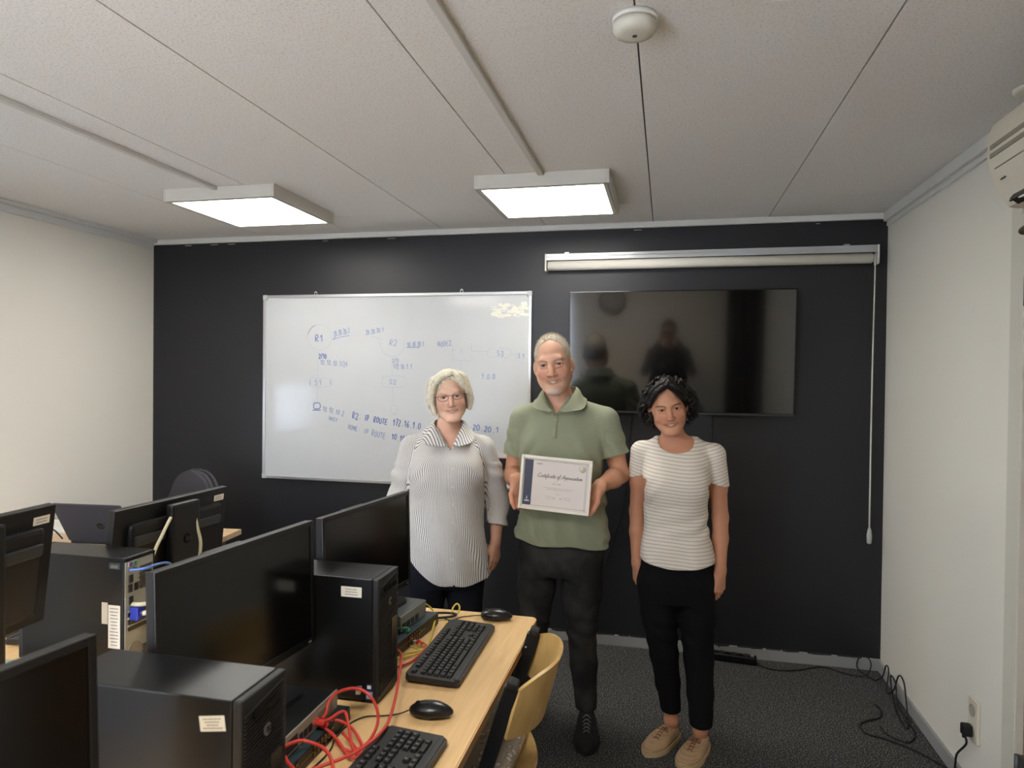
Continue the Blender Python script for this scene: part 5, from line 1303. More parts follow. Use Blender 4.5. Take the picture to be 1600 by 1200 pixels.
def shoe(parent, M, s, mt, sole, lace, kind):
    """toe toward local -Y, sole on z=0"""
    t = nb(); L_ = .27*s
    def endcap(uu):
        if uu > .80: return max(math.sqrt(max(1-((uu-.80)/.20)**2, 0)), .03)
        if uu < .13: return max(math.sqrt(max(1-((.13-uu)/.13)**2, 0)), .03)
        return 1.
    def sec(y):                                          # half width along the length (y from heel .0 to toe -1)
        u = -y; return (.030+.020*math.sin(math.pi*min(max((u-.05)/.95, 0), 1)**.85)+.006*math.exp(-((u-.7)/.18)**2)-.012*max(0, u-.9)/.1-.004*math.exp(-((u-.4)/.15)**2))*s
    def ring(y, z, k, inset): w = sec(y)-inset; return [(w*math.sin(a)*(1 if 1 else 1), y, z) for a in ()]
    N_ = 26; A = 17; rows = []
    for i in range(N_+1):
        u = i/N_; uu = .5-.5*math.cos(math.pi*u); y = -uu*L_+.06*s
        e = endcap(uu)
        w = sec(-uu)*max(e, .02)
        if kind == 'low': h = np.interp(uu, [0, .08, .2, .38, .5, .68, .88, 1], [.050, .066, .062, .066, .062, .048, .036, .018])*s
        else: h = np.interp(uu, [0, .08, .2, .38, .5, .68, .88, 1], [.070, .098, .104, .094, .074, .054, .042, .020])*s
        r = []
        for j in range(A):
            a = math.pi*j/(A-1); r.append(t.verts.new((w*math.cos(a)*(abs(math.cos(a))**-.25 if abs(math.cos(a)) > .3 else 1.2), y, .020*s+max(h-.02*s, .004)*(math.sin(a)**.8))))
        rows.append(r)
    for i in range(N_):
        for j in range(A-1): t.faces.new((rows[i][j], rows[i][j+1], rows[i+1][j+1], rows[i+1][j]))
        t.faces.new((rows[i][0], rows[i+1][0], rows[i+1][-1], rows[i][-1]))
    t.faces.new(rows[0]); t.faces.new(rows[-1][::-1])
    bmesh.ops.recalc_face_normals(t, faces=t.faces[:])
    for v in t.verts: v.co = M @ v.co
    up = put('shoe', t, mt, parent=parent, smooth=True)
    b = nb(); pts = []
    for i in range(25):
        uu = .5-.5*math.cos(math.pi*i/24); e = endcap(uu); pts.append(((sec(-uu)*max(e, .05)+.004*s*e), -uu*L_*1.02+.063*s))
    pts = pts+[(-p[0], p[1]) for p in pts[::-1]]
    prism(b, pts, .001, .021*s)
    bmesh.ops.remove_doubles(b, verts=b.verts[:], dist=.0008)
    for v in b.verts: v.co = M @ v.co
    put('sole', b, sole, parent=up)
    b = nb()
    for i in range(5):
        uu = .40+.062*i*(1); y = -uu*L_+.06*s; h = np.interp(uu, [0, .08, .2, .38, .5, .68, .88, 1], [.050, .066, .062, .066, .062, .048, .036, .018] if kind == 'low' else [.070, .098, .104, .094, .074, .054, .042, .020])*s
        w = .018*s
        for q in (-1, 1): tube(b, [(-q*w, y+.008, h-.006), (0, y, h+.003), (q*w, y-.008, h-.007)], .0017, n=6, k=4)
    if kind == 'low':
        for q in (-1, 1): tube(b, [(0, -.02*s-.03, .068*s), (q*.018, -.055*s, .078*s), (q*.026, -.07*s, .066*s), (q*.010, -.06*s, .067*s), (0, -.05*s, .068*s)], .0016, n=6, k=4)
    for v in b.verts: v.co = M @ v.co
    put('laces', b, lace, parent=up)
    return up
def trousers(parent, mt, cx, hipz, keys, legs, zs_, label=None, fold=.002, hemcut=None, name='trousers', k=.02):
    S = Field(axis([(-.27, .30, .0042)]), axis([(-.24, .22, .005)]), axis([(zs_[0], zs_[1], .005)]))
    S.loft(keys, .02)
    for L_ in legs:
        for i in range(len(L_)-1):
            a, b = L_[i], L_[i+1]; S.cone(a[0], b[0], a[1], b[1], k, flat=((0, 1, 0), .93))
    def fl(F, X, Y, Z):
        return F+fold*(np.sin(Z*95+X*30+2*np.sin(Y*30))*np.exp(-((Z-.47)/.07)**2)*1.4+.5*np.sin(Z*60+X*50)*np.exp(-((Z-.16)/.08)**2)+.6*np.sin((Z+X*1.4)*70)*np.exp(-((Z-.72)/.06)**2))
    S.apply(fl, (-.3, -.3, 0), (.35, .3, 1))
    for L_ in legs:
        e = L_[-1]; r = e[1]+.03
        S.apply(lambda F, X, Y, Z, e=e: np.where((np.abs(X-e[0][0]) < .075) & (Z < e[0][2]+.05), -smin(-F, -(e[0][2]-Z), .003), F), (e[0][0]-.085, -.3, zs_[0]-.1), (e[0][0]+.085, .3, e[0][2]+.06))
        S.cone((e[0][0], e[0][1], e[0][2]-.03), (e[0][0], e[0][1], e[0][2]+.02), e[1]-.005, e[1]-.006, .002, cut=True)
    return sdf_mesh(name, S, mt, parent, most=1, label=label)

# =================================================================== the man in the green polo shirt
GREEN = mat('polo_green', hexc(146, 150, 126), .85, spec=.2, sheen=.15, bump=(1100, .25, .001), vary=(500, hexc(138, 142, 118), .4, .6))
JEAN = mat('black_denim', hexc(34, 34, 35), .85, spec=.2, vary=(6, hexc(70, 67, 64), .45, .75), bump=(900, .3, .001))
def build_man():
    R = thing('person', (-.46, 3.10, 0), 0, 'smiling man with short grey hair in green polo shirt holding a framed certificate', 'person')
    sx_, ex = (-.188, .186), None
    SL, EL, WL = (-.188, .01, 1.395), (-.232, .02, 1.135), (-.180, -.155, 1.140)
    SR, ER, WR_ = (.198, .01, 1.395), (.262, .02, 1.160), (.186, -.150, 1.125)
    hs = 1.12; HP = dict(width=.93, jaw=.97, nose=1.05, nosew=1.12, mouth=.030, lips=.65, open=.0054, eye_open=.0036, cheek=1.0, brow=hexc(96, 78, 62), brow_w=.55, brow_h=.003,
                         beard=hexc(206, 198, 188), lipw=.4, lip_up=.0075, lip_dn=.0105, lip=hexc(178, 112, 98), red=hexc(196, 108, 84), iris_name='iris_dark')
    MH = Matrix.Translation((-.040, -.035, 1.650)) @ Matrix.Rotation(math.radians(-7), 4, 'Y') @ Matrix.Rotation(.06, 4, 'Z') @ Matrix.Rotation(math.radians(3), 4, 'X') @ Matrix.Scale(hs, 4)
    S = Field(axis([(-.32, -.145, .0030), (-.145, .07, .0017), (.07, .33, .0030)]), axis([(-.30, -.16, .0026), (-.16, .10, .0019), (.10, .17, .004)]), axis([(.01, .96, .008), (.96, 1.20, .0026), (1.20, 1.46, .005), (1.46, 1.80, .0017)]))
    torso = [(.80, 0, .0, .155, .10, .10, 2.3), (.92, 0, .0, .17, .115, .10, 2.3), (1.05, 0, -.01, .165, .125, .10, 2.3), (1.20, 0, -.005, .175, .12, .10, 2.4), (1.32, 0, .0, .180, .112, .10, 2.5), (1.40, 0, .01, .165, .090, .085, 2.3), (1.455, -.005, .015, .10, .074, .06, 2)]
    S.loft(torso, .02)
    S.cone((-.005, .025, 1.42), (-.030, .005, 1.56), .066, .058, .03)
    for q, Sh in ((-1, SL), (1, SR)):
        S.cone((q*.03, .025, 1.475), (Sh[0]*.92, .015, 1.415), .035, .042, .03)
        S.cone(Sh, (Sh[0], Sh[1], Sh[2]-.02), .052, .052, .03)
    for Sh, E, W in ((SL, EL, WL), (SR, ER, WR_)):
        S.chain([Sh, tuple(np.array(Sh)*.5+np.array(E)*.5), E], [.050, .047, .040], .02)
        m_ = tuple(np.array(E)*.65+np.array(W)*.35); S.chain([E, m_, W], [.041, .042, .0275], .015)
    add_hand(S, WL, (.34, -.12, -.92), (.50, -.85, .1), -1, .98, curl=((.45, .8, .6), (.45, .8, .6), (.5, .8, .6), (.55, .8, .6)), thumb=(.30, -.3))
    add_hand(S, WR_, (-.55, -.12, -.80), (-.45, -.85, .25), 1, .98, curl=((.35, .6, .5), (.35, .6, .5), (.35, .6, .5), (.35, .6, .5)), thumb=(.25, -.3))
    for a, b_, c in (((-.100, 0, .80), (-.122, .02, .47), (-.14, .10, .09)), ((.095, 0, .80), (.103, -.03, .47), (.125, .0, .09))):
        S.chain([a, b_, tuple(np.array(b_)*.5+np.array(c)*.5+np.array([0, .008, 0])), c], [.070, .048, .042, .032], .02)
    S.cone((-.14, .10, .045), (-.142, -.0, .035), .024, .018, .01); S.cone((.125, 0, .045), (.135, -.10, .033), .024, .017, .01)
    ps = add_head(S, MH, hs, HP)
    base = hexc(214, 166, 140)
    arm = np.array(hexc(200, 144, 112)[:3])
    def tone(V):
        C = face_tone(V, MH, hs, base, HP, ps); n = .5+.5*np.sin(V[:, 0]*40+V[:, 2]*31)*np.sin(V[:, 1]*37)
        w = ((V[:, 2] < 1.35)*(.7+.3*n))[:, None]; C = C*(1-w)+arm*w
        hand = (((V[:, 2] < 1.10) & (V[:, 1] < -.13))*.5)[:, None]; return C*(1-hand)+np.array(hexc(206, 140, 116)[:3])*hand
    sk = sdf_mesh('body', S, skinmat('skin_man'), R, colour=tone)
    head_parts(R, MH, hs, HP, ps)
    # cropped hair: a thin cap over the skull with a receding line
    Hf = Field(axis([(-.15, .07, .0018)]), axis([(-.16, .13, .0021)]), axis([(1.58, 1.82, .0018)]))
    RR = rotm(MH); T = lambda *p: np.array(MH @ Vector(p))
    Hf.ell(T(0, .020, .036), np.array((.0785*.93, .0975, .0870))*hs, .001, RR)
    Mi = np.array(MH.inverted())
    def hair(F, X, Y, Z):
        x = Mi[0, 0]*X+Mi[0, 1]*Y+Mi[0, 2]*Z+Mi[0, 3]; y = Mi[1, 0]*X+Mi[1, 1]*Y+Mi[1, 2]*Z+Mi[1, 3]; z = Mi[2, 0]*X+Mi[2, 1]*Y+Mi[2, 2]*Z+Mi[2, 3]
        line = np.where(y < -.02, .090-.016*np.abs(x)/.03*(np.abs(x) < .052)+0*x, 0)
        side = .008+(-.045+.0)*np.clip((y+.0)/.07, 0, 1)
        front = .104-.9*np.clip(np.abs(x)-.0, 0, .03)*.55+.0*x
        front = np.where(np.abs(x) > .050, .0, front)
        lim = np.where(y < -.040, front, side)
        lim = np.where((y < -.030) & (np.abs(x) > .050), .012+(-.03-y)*1.2, lim)
        d = (lim-z)*.8
        F = -smin(-F, -d, .006)
        return F+.0009*np.sin(x*700+2*np.sin(z*210))*np.sin(y*620+z*300)
    Hf.apply(hair, (-.2, -.2, 1.5), (.1, .2, 1.9))
    g = np.random.default_rng(2); Vh, _ = Hf.mesh(); cen = np.array(MH @ Vector((0, .02, .02))); sel = Vh[g.choice(len(Vh), 5200)]; out_ = []
    for p in sel:
        n_ = p-cen; n_ /= np.linalg.norm(n_); l_ = .0030+.0050*max(0, n_[2]-.5)*2; w_ = n_+g.normal(0, .35, 3)+np.array([0, -.25, .1])*(n_[2] > .7); out_.append(np.array([p-n_*.001, p+w_*l_*.5, p+w_*l_]))
    sdf_hair = out_
    sdf_mesh('hair', Hf, mat('hair_grey', hexc(186, 174, 154), .7, vary=(160, hexc(214, 204, 186), .4, .62), bump=(420, .9, .003)), R, label='short cropped grey hair')
    strand_mesh('hair_strands', sdf_hair, .00055, _M['hair_grey'], R)
    # polo shirt
    P = Field(axis([(-.33, .35, .0034)]), axis([(-.19, .17, .004)]), axis([(.82, 1.52, .0034)]))
    pk = [(.80, .005, .0, .216, .135, .12, 2.4), (.90, .005, -.005, .210, .138, .12, 2.4), (1.03, .003, -.01, .196, .142, .12, 2.4), (1.16, .0, -.008, .190, .138, .118, 2.4), (1.30, 0, .0, .196, .126, .112, 2.5), (1.38, 0, .01, .180, .100, .10, 2.4), (1.43, 0, .018, .146, .086, .080, 2.2), (1.475, -.010, .018, .100, .082, .070, 2), (1.51, -.012, .016, .084, .078, .074, 2)]
    P.loft(pk, .02)
    for q, Sh, E in ((-1, SL, EL), (1, SR, ER)):
        P.cone((q*.05, .022, 1.458), (Sh[0]*.96, .012, 1.408), .044, .055, .035)
        Sh_ = np.array(Sh); E_ = np.array(E); e = Sh_+(E_-Sh_)*.66
        P.chain([Sh, tuple(e), tuple(Sh_+(E_-Sh_)*.8)], [.060, .062, .064], .02)
    def folds(F, X, Y, Z):
        fr = (Y < 0)*1.0
        d = .0085*np.sin((Z*1.0+np.abs(X)*1.25)*55+1.5*np.sin(X*17))*np.exp(-((np.abs(X)-.13)/.06)**2-((Z-1.24)/.09)**2)*fr
        d = d+.0055*np.sin(X*58+6*np.sin(Z*7+1))*np.exp(-((Z-.93)/.12)**2)*fr
        d = d+.0065*np.sin((X+Z*.55)*46+2*np.sin(Z*12))*np.exp(-((Z-1.06)/.12)**2)
        d = d+.0035*np.sin(Z*90+X*60)*((np.abs(X) > .20) & (Z < 1.36))
        return F+d
    P.apply(folds, (-.4, -.3, .8), (.4, .3, 1.5))
    # hem, sleeve ends, neck opening
    P.apply(lambda F, X, Y, Z: -smin(-F, -((.858-.020*np.clip((X+.21)/.42, 0, 1)+.006*np.sin(X*24))-Z), .004), (-.28, -.3, .7), (.28, .3, .90))
    for Sh, E in ((SL, EL), (SR, ER)):
        Sh_ = np.array(Sh); E_ = np.array(E); d = (E_-Sh_)/np.linalg.norm(E_-Sh_); e = Sh_+(E_-Sh_)*.63
        lo = (e[0]-.09, -.2, 1.12) if e[0] > 0 else (-.4, -.2, 1.12); hi = (.4, .2, 1.32) if e[0] > 0 else (e[0]+.085, .2, 1.32)
        lo = (e[0]-.075 if e[0] > 0 else -.4, -.2, 1.10); hi = (.4 if e[0] > 0 else e[0]+.075, .2, 1.33)
        def cutter(F, X, Y, Z, e=e, d=d):
            s = (X-e[0])*d[0]+(Y-e[1])*d[1]+(Z-e[2])*d[2]
            out = np.sign(e[0])*X > .186-.0*Z
            return np.where(out, np.maximum(F, s), F)
        P.apply(cutter, lo, hi)
        P.cone(e-d*.018, e+d*.05, .051, .054, .002, cut=True)
    P.cone((-.012, .015, 1.44), (-.02, .010, 1.60), .070, .074, .004, cut=True)
    def vneck(F, X, Y, Z): return np.where((Y < 0), -smin(-F, np.maximum(np.abs(X+.018)-(Z-1.430)*.62, np.maximum(Y+.0, 1.42-Z)), .003), F)
    P.apply(vneck, (-.12, -.2, 1.38), (.08, .0, 1.56))
    polo = sdf_mesh('polo_shirt', P, GREEN, R, label='sage green short sleeved polo shirt')
    collar(R, mat('polo_rib', hexc(146, 150, 126), .85, bump=(900, .3, .001)),
        [((-.012, .088, 1.555), (-.012, .112, 1.500)), ((-.058, .066, 1.552), (-.080, .088, 1.495)), ((-.082, .015, 1.540), (-.125, .020, 1.484)), ((-.076, -.045, 1.512), (-.128, -.060, 1.466)), ((-.052, -.090, 1.470), (-.102, -.105, 1.450)), ((-.020, -.112, 1.432), (-.050, -.118, 1.440))],
        [((-.012, .088, 1.555), (-.012, .112, 1.500)), ((.034, .066, 1.552), (.058, .088, 1.495)), ((.058, .015, 1.545), (.102, .020, 1.488)), ((.052, -.045, 1.515), (.112, -.060, 1.470)), ((.028, -.090, 1.470), (.098, -.105, 1.452)), ((-.012, -.112, 1.432), (.045, -.118, 1.444))], P)
    for sgn in (0,):
        b = nb(); yb = lambda x, z: -.125
        pts = []
        for i in range(9):
            z = 1.430-.013*i
            lo_, hi_ = -.2, 0
            y = -.2
            while y < 0 and P.at((-.018, y, z)) > 0: y += .002
            pts.append((y, z))
        for (x0, x1, off) in ((-.028, -.008, .0028),):
            rows_ = [(b.verts.new((x0, y-off, z)), b.verts.new((x1, y-off, z))) for y, z in pts]
            for i in range(len(rows_)-1): b.faces.new((rows_[i][0], rows_[i+1][0], rows_[i+1][1], rows_[i][1]))
        b.normal_update(); bmesh.ops.solidify(b, geom=b.faces[:], thickness=.0015); bmesh.ops.recalc_face_normals(b, faces=b.faces[:])
        put('button_placket', b, GREEN, parent=polo, smooth=True)
        for i in (2, 5):
            b = nb(); y, z = pts[i]; cyl(b, (-.018, y-.003, z), (-.018, y-.0082, z), .0045, n=14); put('button', b, mat('polo_button', hexc(150, 150, 132), .4), parent=polo)
    # jeans
    legs = [[((-.100, 0, .80), .098), ((-.112, .005, .62), .085), ((-.122, .02, .47), .066), ((-.132, .06, .30), .060), ((-.14, .10, .10), .048)],
            [((.095, 0, .80), .100), ((.100, -.01, .62), .088), ((.103, -.03, .47), .066), ((.112, -.012, .30), .060), ((.125, .0, .095), .048)]]
    jk = [(.70, -.0, 0, .175, .10, .11, 2.4), (.78, .0, 0, .190, .112, .12, 2.4), (.88, 0, 0, .188, .12, .11, 2.3), (.93, 0, 0, .180, .115, .11, 2.3)]
    tr = trousers(R, JEAN, 0, .8, jk, legs, (.07, .93), 'faded black jeans')
    shoe(R, Matrix.Translation((.130, -.02, 0)) @ Matrix.Rotation(.10, 4, 'Z'), 1.02, mat('black_suede', hexc(18, 18, 20), .8), mat('black_sole', hexc(14, 14, 15), .6), mat('lace_grey', hexc(120, 120, 122), .7), 'mid')
    shoe(R, Matrix.Translation((-.145, .09, 0)) @ Matrix.Rotation(-.25, 4, 'Z'), 1.02, _M['black_suede'], _M['black_sole'], _M['lace_grey'], 'mid')
    return R
build_man()
# framed certificate held in both hands
t = thing('framed_certificate', (-.453, 2.868, 1.140), 0, 'white framed certificate of appreciation held by the man', 'certificate', rot=(math.radians(-2), math.radians(3.6), .0))
W2, H2 = .1455, .1085
b = nb()
for a in (-1, 1):
    bx(b, a*W2-.006, a*W2+.006, -.012, .004, -H2-.006, H2+.006, bev=.002); bx(b, -W2+.006, W2-.006, -.012, .004, a*H2-.006, a*H2+.006, bev=.002)
put('frame', b, mat('frame_white', hexc(232, 226, 212), .4), parent=t)
b = nb(); bx(b, -W2, W2, -.004, .003, -H2, H2); pap = put('sheet', b, mat('certificate_paper', hexc(222, 212, 204), .55), parent=t)
b = nb(); bx(b, -W2+.010, -W2+.046, -.0048, -.0040, -H2+.012, H2-.012); put('navy_band', b, mat('navy_print', hexc(58, 58, 78), .5), parent=pap)
GI = mat('print_grey', hexc(110, 106, 106), .6); DI = mat('print_dark', hexc(84, 80, 84), .6); WI = mat('print_white', hexc(232, 230, 228), .5)
b = nb(); lw = .0006
for x0, x1, z0, z1 in ((-W2+.05, W2-.012, H2-.0135, H2-.0125), (-W2+.05, W2-.012, -H2+.0125, -H2+.0135), (W2-.018, W2-.017, -H2+.006, H2-.010), (W2-.013, W2-.0122, -H2+.006, H2-.010)): bx(b, x0, x1, -.0046, -.0040, z0, z1)
put('border_line', b, GI, parent=pap)
FR = (math.pi/2, 0, 0)
CUR = {'C': (1.0, [[(.9, .85), (.7, 1.0), (.35, .85), (.1, .4), (.25, .05), (.6, 0), (.95, .2)]]), 'e': (.5, [[(0, .15), (.35, .3), (.4, .45), (.25, .5), (.1, .3), (.15, .05), (.35, 0), (.55, .15)]]),
 'r': (.45, [[(0, .15), (.15, .5), (.2, .42), (.35, .45), (.3, .1), (.4, 0), (.5, .15)]]), 't': (.42, [[(0, .15), (.3, .9), (.2, .1), (.3, 0), (.45, .15)], [(.05, .6), (.45, .62)]]),
 'i': (.36, [[(0, .15), (.2, .5), (.15, .08), (.25, 0), (.38, .15)], [(.26, .7), (.28, .74)]]), 'f': (.42, [[(0, .15), (.35, .9), (.42, .98), (.38, .7), (.1, -.4), (0, -.35), (.2, 0), (.42, .15)]]),
 'c': (.45, [[(.4, .42), (.28, .5), (.1, .3), (.12, .05), (.3, 0), (.45, .15)]]), 'a': (.6, [[(.4, .45), (.2, .5), (.05, .2), (.2, 0), (.42, .45), (.4, .05), (.5, 0), (.6, .15)]]),
 'o': (.5, [[(.3, .5), (.1, .35), (.1, .08), (.3, 0), (.42, .25), (.3, .5), (.5, .42)]]), 'A': (1.0, [[(0, 0), (.2, .1), (.75, 1.0), (.8, 0)], [(.2, .4), (.85, .45)]]),
 'p': (.52, [[(0, .15), (.2, .5), (.05, -.45)], [(.15, .35), (.35, .5), (.45, .25), (.25, 0), (.5, .12)]]), 'n': (.55, [[(0, .15), (.12, .5), (.1, 0)], [(.1, .3), (.3, .5), (.35, .1), (.45, 0), (.55, .15)]]), ' ': (.42, [])}
b = nb(); xx = -W2+.066; sc_ = .0143
for chh in 'Certificate of Appreciation':
    adv, sts = CUR[chh]
    for st in sts: tube(b, [(xx+(px_+pz_*.32)*sc_, -.0046, .0265+pz_*sc_*1.15) for px_, pz_ in st], .00062 if chh not in 'CA' else .0008, n=5, k=4)
    xx += adv*sc_
put('certificate_title', b, DI, parent=pap)
b = nb()
def scr(x0, x1, z, h, b=b):
    x = x0
    while x < x1:
        d = random.uniform(.0012, .004); bx(b, x, min(x+d, x1), -.0046, -.0041, z-h/2, z+h/2); x += d+.0008
scr(-.006, .010, .012, .0010); scr(-.048, .078, -.016, .0009); scr(-.036, .066, -.0225, .0009); scr(.006, .020, -.040, .0010)
scr(-.038, -.006, -.052, .0007); scr(-.032, -.012, -.060, .0008); scr(.034, .072, -.052, .0007); scr(.036, .070, -.060, .0008)
scr(-W2+.060, -W2+.086, H2-.026, .0030); scr(-W2+.062, -W2+.084, H2-.0305, .0009)
put('small_print', b, GI, parent=pap)
b = nb()
for x0_, n_ in ((-.012, 7), (.008, 8)):
    tube(b, [(x0_+.0022*i, -.0045, .0005+(random.uniform(.0015, .0055) if i % 2 else random.uniform(-.0012, .0008))) for i in range(n_)], .0005, n=5, k=3)
put('name_script', b, DI, parent=pap)
b = nb(); 
for x in (-.002, .027): cyl(b, (x, -.0041, -.058), (x, -.0048, -.058), .0022, n=12)
put('small_emblem', b, DI, parent=pap)
b = nb(); M_ = Matrix.Translation((W2-.034, -.004, H2-.034)) @ Matrix.Rotation(math.pi/2, 4, 'X'); lathe(b, [(.0135, 0), (.0135, .001), (.0115, .0016), (.0105, .001), (.0095, .0013), (.001, .0013)], n=28, M=M_); put('seal', b, mat('seal_silver', hexc(160, 154, 130), .35, metal=.5), parent=pap)
b = nb(); prism(b, [(-.0009, 0), (.0009, 0), (.004, -.009), (.0022, -.009), (0, -.003), (-.0022, -.009), (-.004, -.009)], 0, .0006, M=Matrix.Translation((-W2+.028, -.0048, -H2+.046)) @ Matrix.Rotation(math.pi/2, 4, 'X'))
cyl(b, (-W2+.028, -.0048, -H2+.048), (-W2+.028, -.0054, -H2+.048), .0012, n=10); put('emblem', b, WI, parent=pap)
b = nb()
for i, w in enumerate((.0028, .0034, .0040, .0028, .0034)): bx(b, -W2+.0185+i*.0042, -W2+.0185+i*.0042+w*.9, -.0054, -.0048, -H2+.027, -H2+.0325)
put('emblem_letters', b, WI, parent=pap)

# =================================================================== the woman in the striped blouse
def head_local(MH):
    Mi = np.array(MH.inverted())
    def f(X, Y, Z): return (Mi[0, 0]*X+Mi[0, 1]*Y+Mi[0, 2]*Z+Mi[0, 3], Mi[1, 0]*X+Mi[1, 1]*Y+Mi[1, 2]*Z+Mi[1, 3], Mi[2, 0]*X+Mi[2, 1]*Y+Mi[2, 2]*Z+Mi[2, 3])
    return f
def locks(Hf, MH, s, seeds, paths, r0, r1, k):
    for pts in paths:
        P_ = smooth_path(pts, 3); n = len(P_)
        for i in range(n-1):
            t = i/(n-1); r = (r0*(1-t)+r1*t)*s
            Hf.cone(np.array(MH @ P_[i]), np.array(MH @ P_[i+1]), r, r*.97, k)
def build_woman_striped():
    rz = .27
    R = thing('person', (-.975, 3.00, 0), rz, 'woman with short white hair and glasses in a striped blouse, leftmost of the three people', 'person')
    SL, EL, WL = (-.165, .015, 1.265), (-.225, .05, 1.00), (-.205, .0, .79)
    SR, ER, WR_ = (.165, .015, 1.265), (.235, .05, 1.02), (.225, -.02, .835)
    hs = .955; HP = dict(width=.98, jaw=.98, nose=.97, mouth=.0275, lips=.7, lipw=.5, lip_up=.0076, lip_dn=.0105, open=.0050, eye_open=.0040, cheek=1.1, brow=hexc(150, 124, 104), brow_w=.4, brow_h=.0026, lip=hexc(178, 98, 92), iris_name='iris_grey', iris=hexc(84, 90, 92))
    MH = Matrix.Translation((.012, -.045, 1.502)) @ Matrix.Rotation(math.radians(-8), 4, 'Y') @ Matrix.Rotation(.05, 4, 'Z') @ Matrix.Rotation(math.radians(2), 4, 'X') @ Matrix.Scale(hs, 4)
    S = Field(axis([(-.28, -.095, .0034), (-.095, .11, .0016), (.11, .18, .0034), (.18, .30, .0024)]), axis([(-.20, .06, .0019), (.06, .14, .0034)]), axis([(.01, .60, .008), (.60, .88, .0025), (.88, 1.33, .006), (1.33, 1.63, .0016)]))
    torso = [(.72, 0, 0, .16, .10, .11, 2.2), (.82, 0, 0, .165, .11, .11, 2.2), (.95, 0, 0, .145, .11, .09, 2.2), (1.10, 0, 0, .15, .115, .09, 2.2), (1.20, 0, 0, .15, .11, .09, 2.3), (1.28, 0, .01, .135, .082, .07, 2.2), (1.33, 0, .02, .08, .055, .05, 2)]
    S.loft(torso, .02); S.cone((0, .02, 1.30), (.008, -.005, 1.42), .056, .050, .03)
    for q, Sh in ((-1, SL), (1, SR)): S.cone((q*.03, .02, 1.335), (Sh[0]*.9, .015, 1.275), .030, .036, .03)
    for Sh, E, W in ((SL, EL, WL), (SR, ER, WR_)): S.chain([Sh, E], [.043, .036], .02); S.chain([E, tuple(np.array(E)*.6+np.array(W)*.4), W], [.037, .035, .0235], .015)
    add_hand(S, WL, (.10, -.25, -1), (.9, .45, 0), -1, .90, curl=(.25, .30, .25)); add_hand(S, WR_, (-.03, -.06, -1), (-.75, .65, 0), 1, .88, curl=(.22, .35, .3), thumb=(.12, .1))
    for q in (-1, 1): S.chain([(q*.085, 0, .74), (q*.09, .0, .42), (q*.095, .03, .08)], [.072, .05, .036], .02); S.cone((q*.095, .03, .05), (q*.11, -.10, .035), .03, .024, .01)
    ps = add_head(S, MH, hs, HP)
    base = hexc(226, 184, 160)
    def tone(V):
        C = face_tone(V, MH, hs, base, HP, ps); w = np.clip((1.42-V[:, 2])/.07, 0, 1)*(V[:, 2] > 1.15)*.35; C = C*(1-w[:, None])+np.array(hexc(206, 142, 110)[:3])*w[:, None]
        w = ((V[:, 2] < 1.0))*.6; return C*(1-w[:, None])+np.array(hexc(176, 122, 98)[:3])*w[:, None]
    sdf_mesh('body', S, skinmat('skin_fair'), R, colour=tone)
    head_parts(R, MH, hs, HP, ps)
    # hair: side-parted bob built of soft locks
    Hf = Field(axis([(-.125, .155, .0020)]), axis([(-.16, .11, .0024)]), axis([(1.36, 1.66, .0020)]))
    RR = rotm(MH); T = lambda *p: np.array(MH @ Vector(p))
    Hf.ell(T(0, .024, .040), np.array((.086, .098, .090))*hs, .001, RR)
    loc = head_local(MH)
    def facecut(F, X, Y, Z):
        x, y, z = loc(X, Y, Z); xx = (x-.006)
        d = np.maximum(np.sqrt((xx/.058)**2+((z+.012)/.092)**2)-1, (y+.030)/.05)*.05
        return -smin(-F, d, .004)
    Hf.apply(facecut, (-.2, -.2, 1.3), (.2, .0, 1.7))
    rnd = random.Random(5); paths = []
    part = Vector((.026, -.052, .112))
    for q, n_ in ((-1, 17), (1, 15)):
        for i in range(n_):
            f = i/(n_-1); ang = -.98+f*2.35+rnd.uniform(-.04, .04)        # around: front to back
            st = part+Vector((q*.004, f*.085+rnd.uniform(-.004, .004), -.004*f))
            sx2 = q*math.cos(ang*.80)*.086; sy2 = .022+math.sin(ang)*.096
            low = -.068+rnd.uniform(-.012, .012)+(.01 if f > .7 else 0)
            flare = 1.10+rnd.uniform(-.03, .05)
            mid = Vector((sx2*.86, sy2*.9-.006, .085)); p3 = Vector((sx2*flare*1.02, sy2*1.0, .020)); p4 = Vector((sx2*flare*1.05, sy2*1.02, -.030)); p5 = Vector((sx2*flare*.92, sy2*1.0+.004, low))
            if f < .18: mid = Vector((q*.052, -.066, .078)); p3 = Vector((q*.080, -.046, .026)); p4 = Vector((q*.088, -.022, -.020)); p5 = Vector((q*.082, -.010, -.055))
            paths.append([st, mid+Vector((0, 0, rnd.uniform(-.004, .006))), p3, p4, p5])
    for i in range(9):
        a = (i-4)*.33; paths.append([Vector((.012*(i-4)*.3, .05, .118)), Vector((math.sin(a)*.07, .105, .07)), Vector((math.sin(a)*.082, .110, .0)), Vector((math.sin(a)*.078, .095, -.06))])
    locks(Hf, MH, hs, None, paths, .0115, .0070, .003)
    def strand(F, X, Y, Z):
        x, y, z = loc(X, Y, Z); a = np.arctan2(x, y+.0)
        return F+.0010*np.sin(a*46+z*28+1.5*np.sin(z*30))
    Hf.apply(strand, (-.2, -.2, 1.3), (.2, .2, 1.7))
    sdf_mesh('hair', Hf, mat('hair_white', hexc(226, 220, 200), .55, vary=(70, hexc(196, 188, 166), .5, .75), bump=(260, .5, .003)), R, label='short white side-parted bob')
    strand_mesh('hair_strands', strands_along(MH, paths, 46, .0062, 4, curl=.0035, cfreq=7), .00075, _M['hair_white'], R)
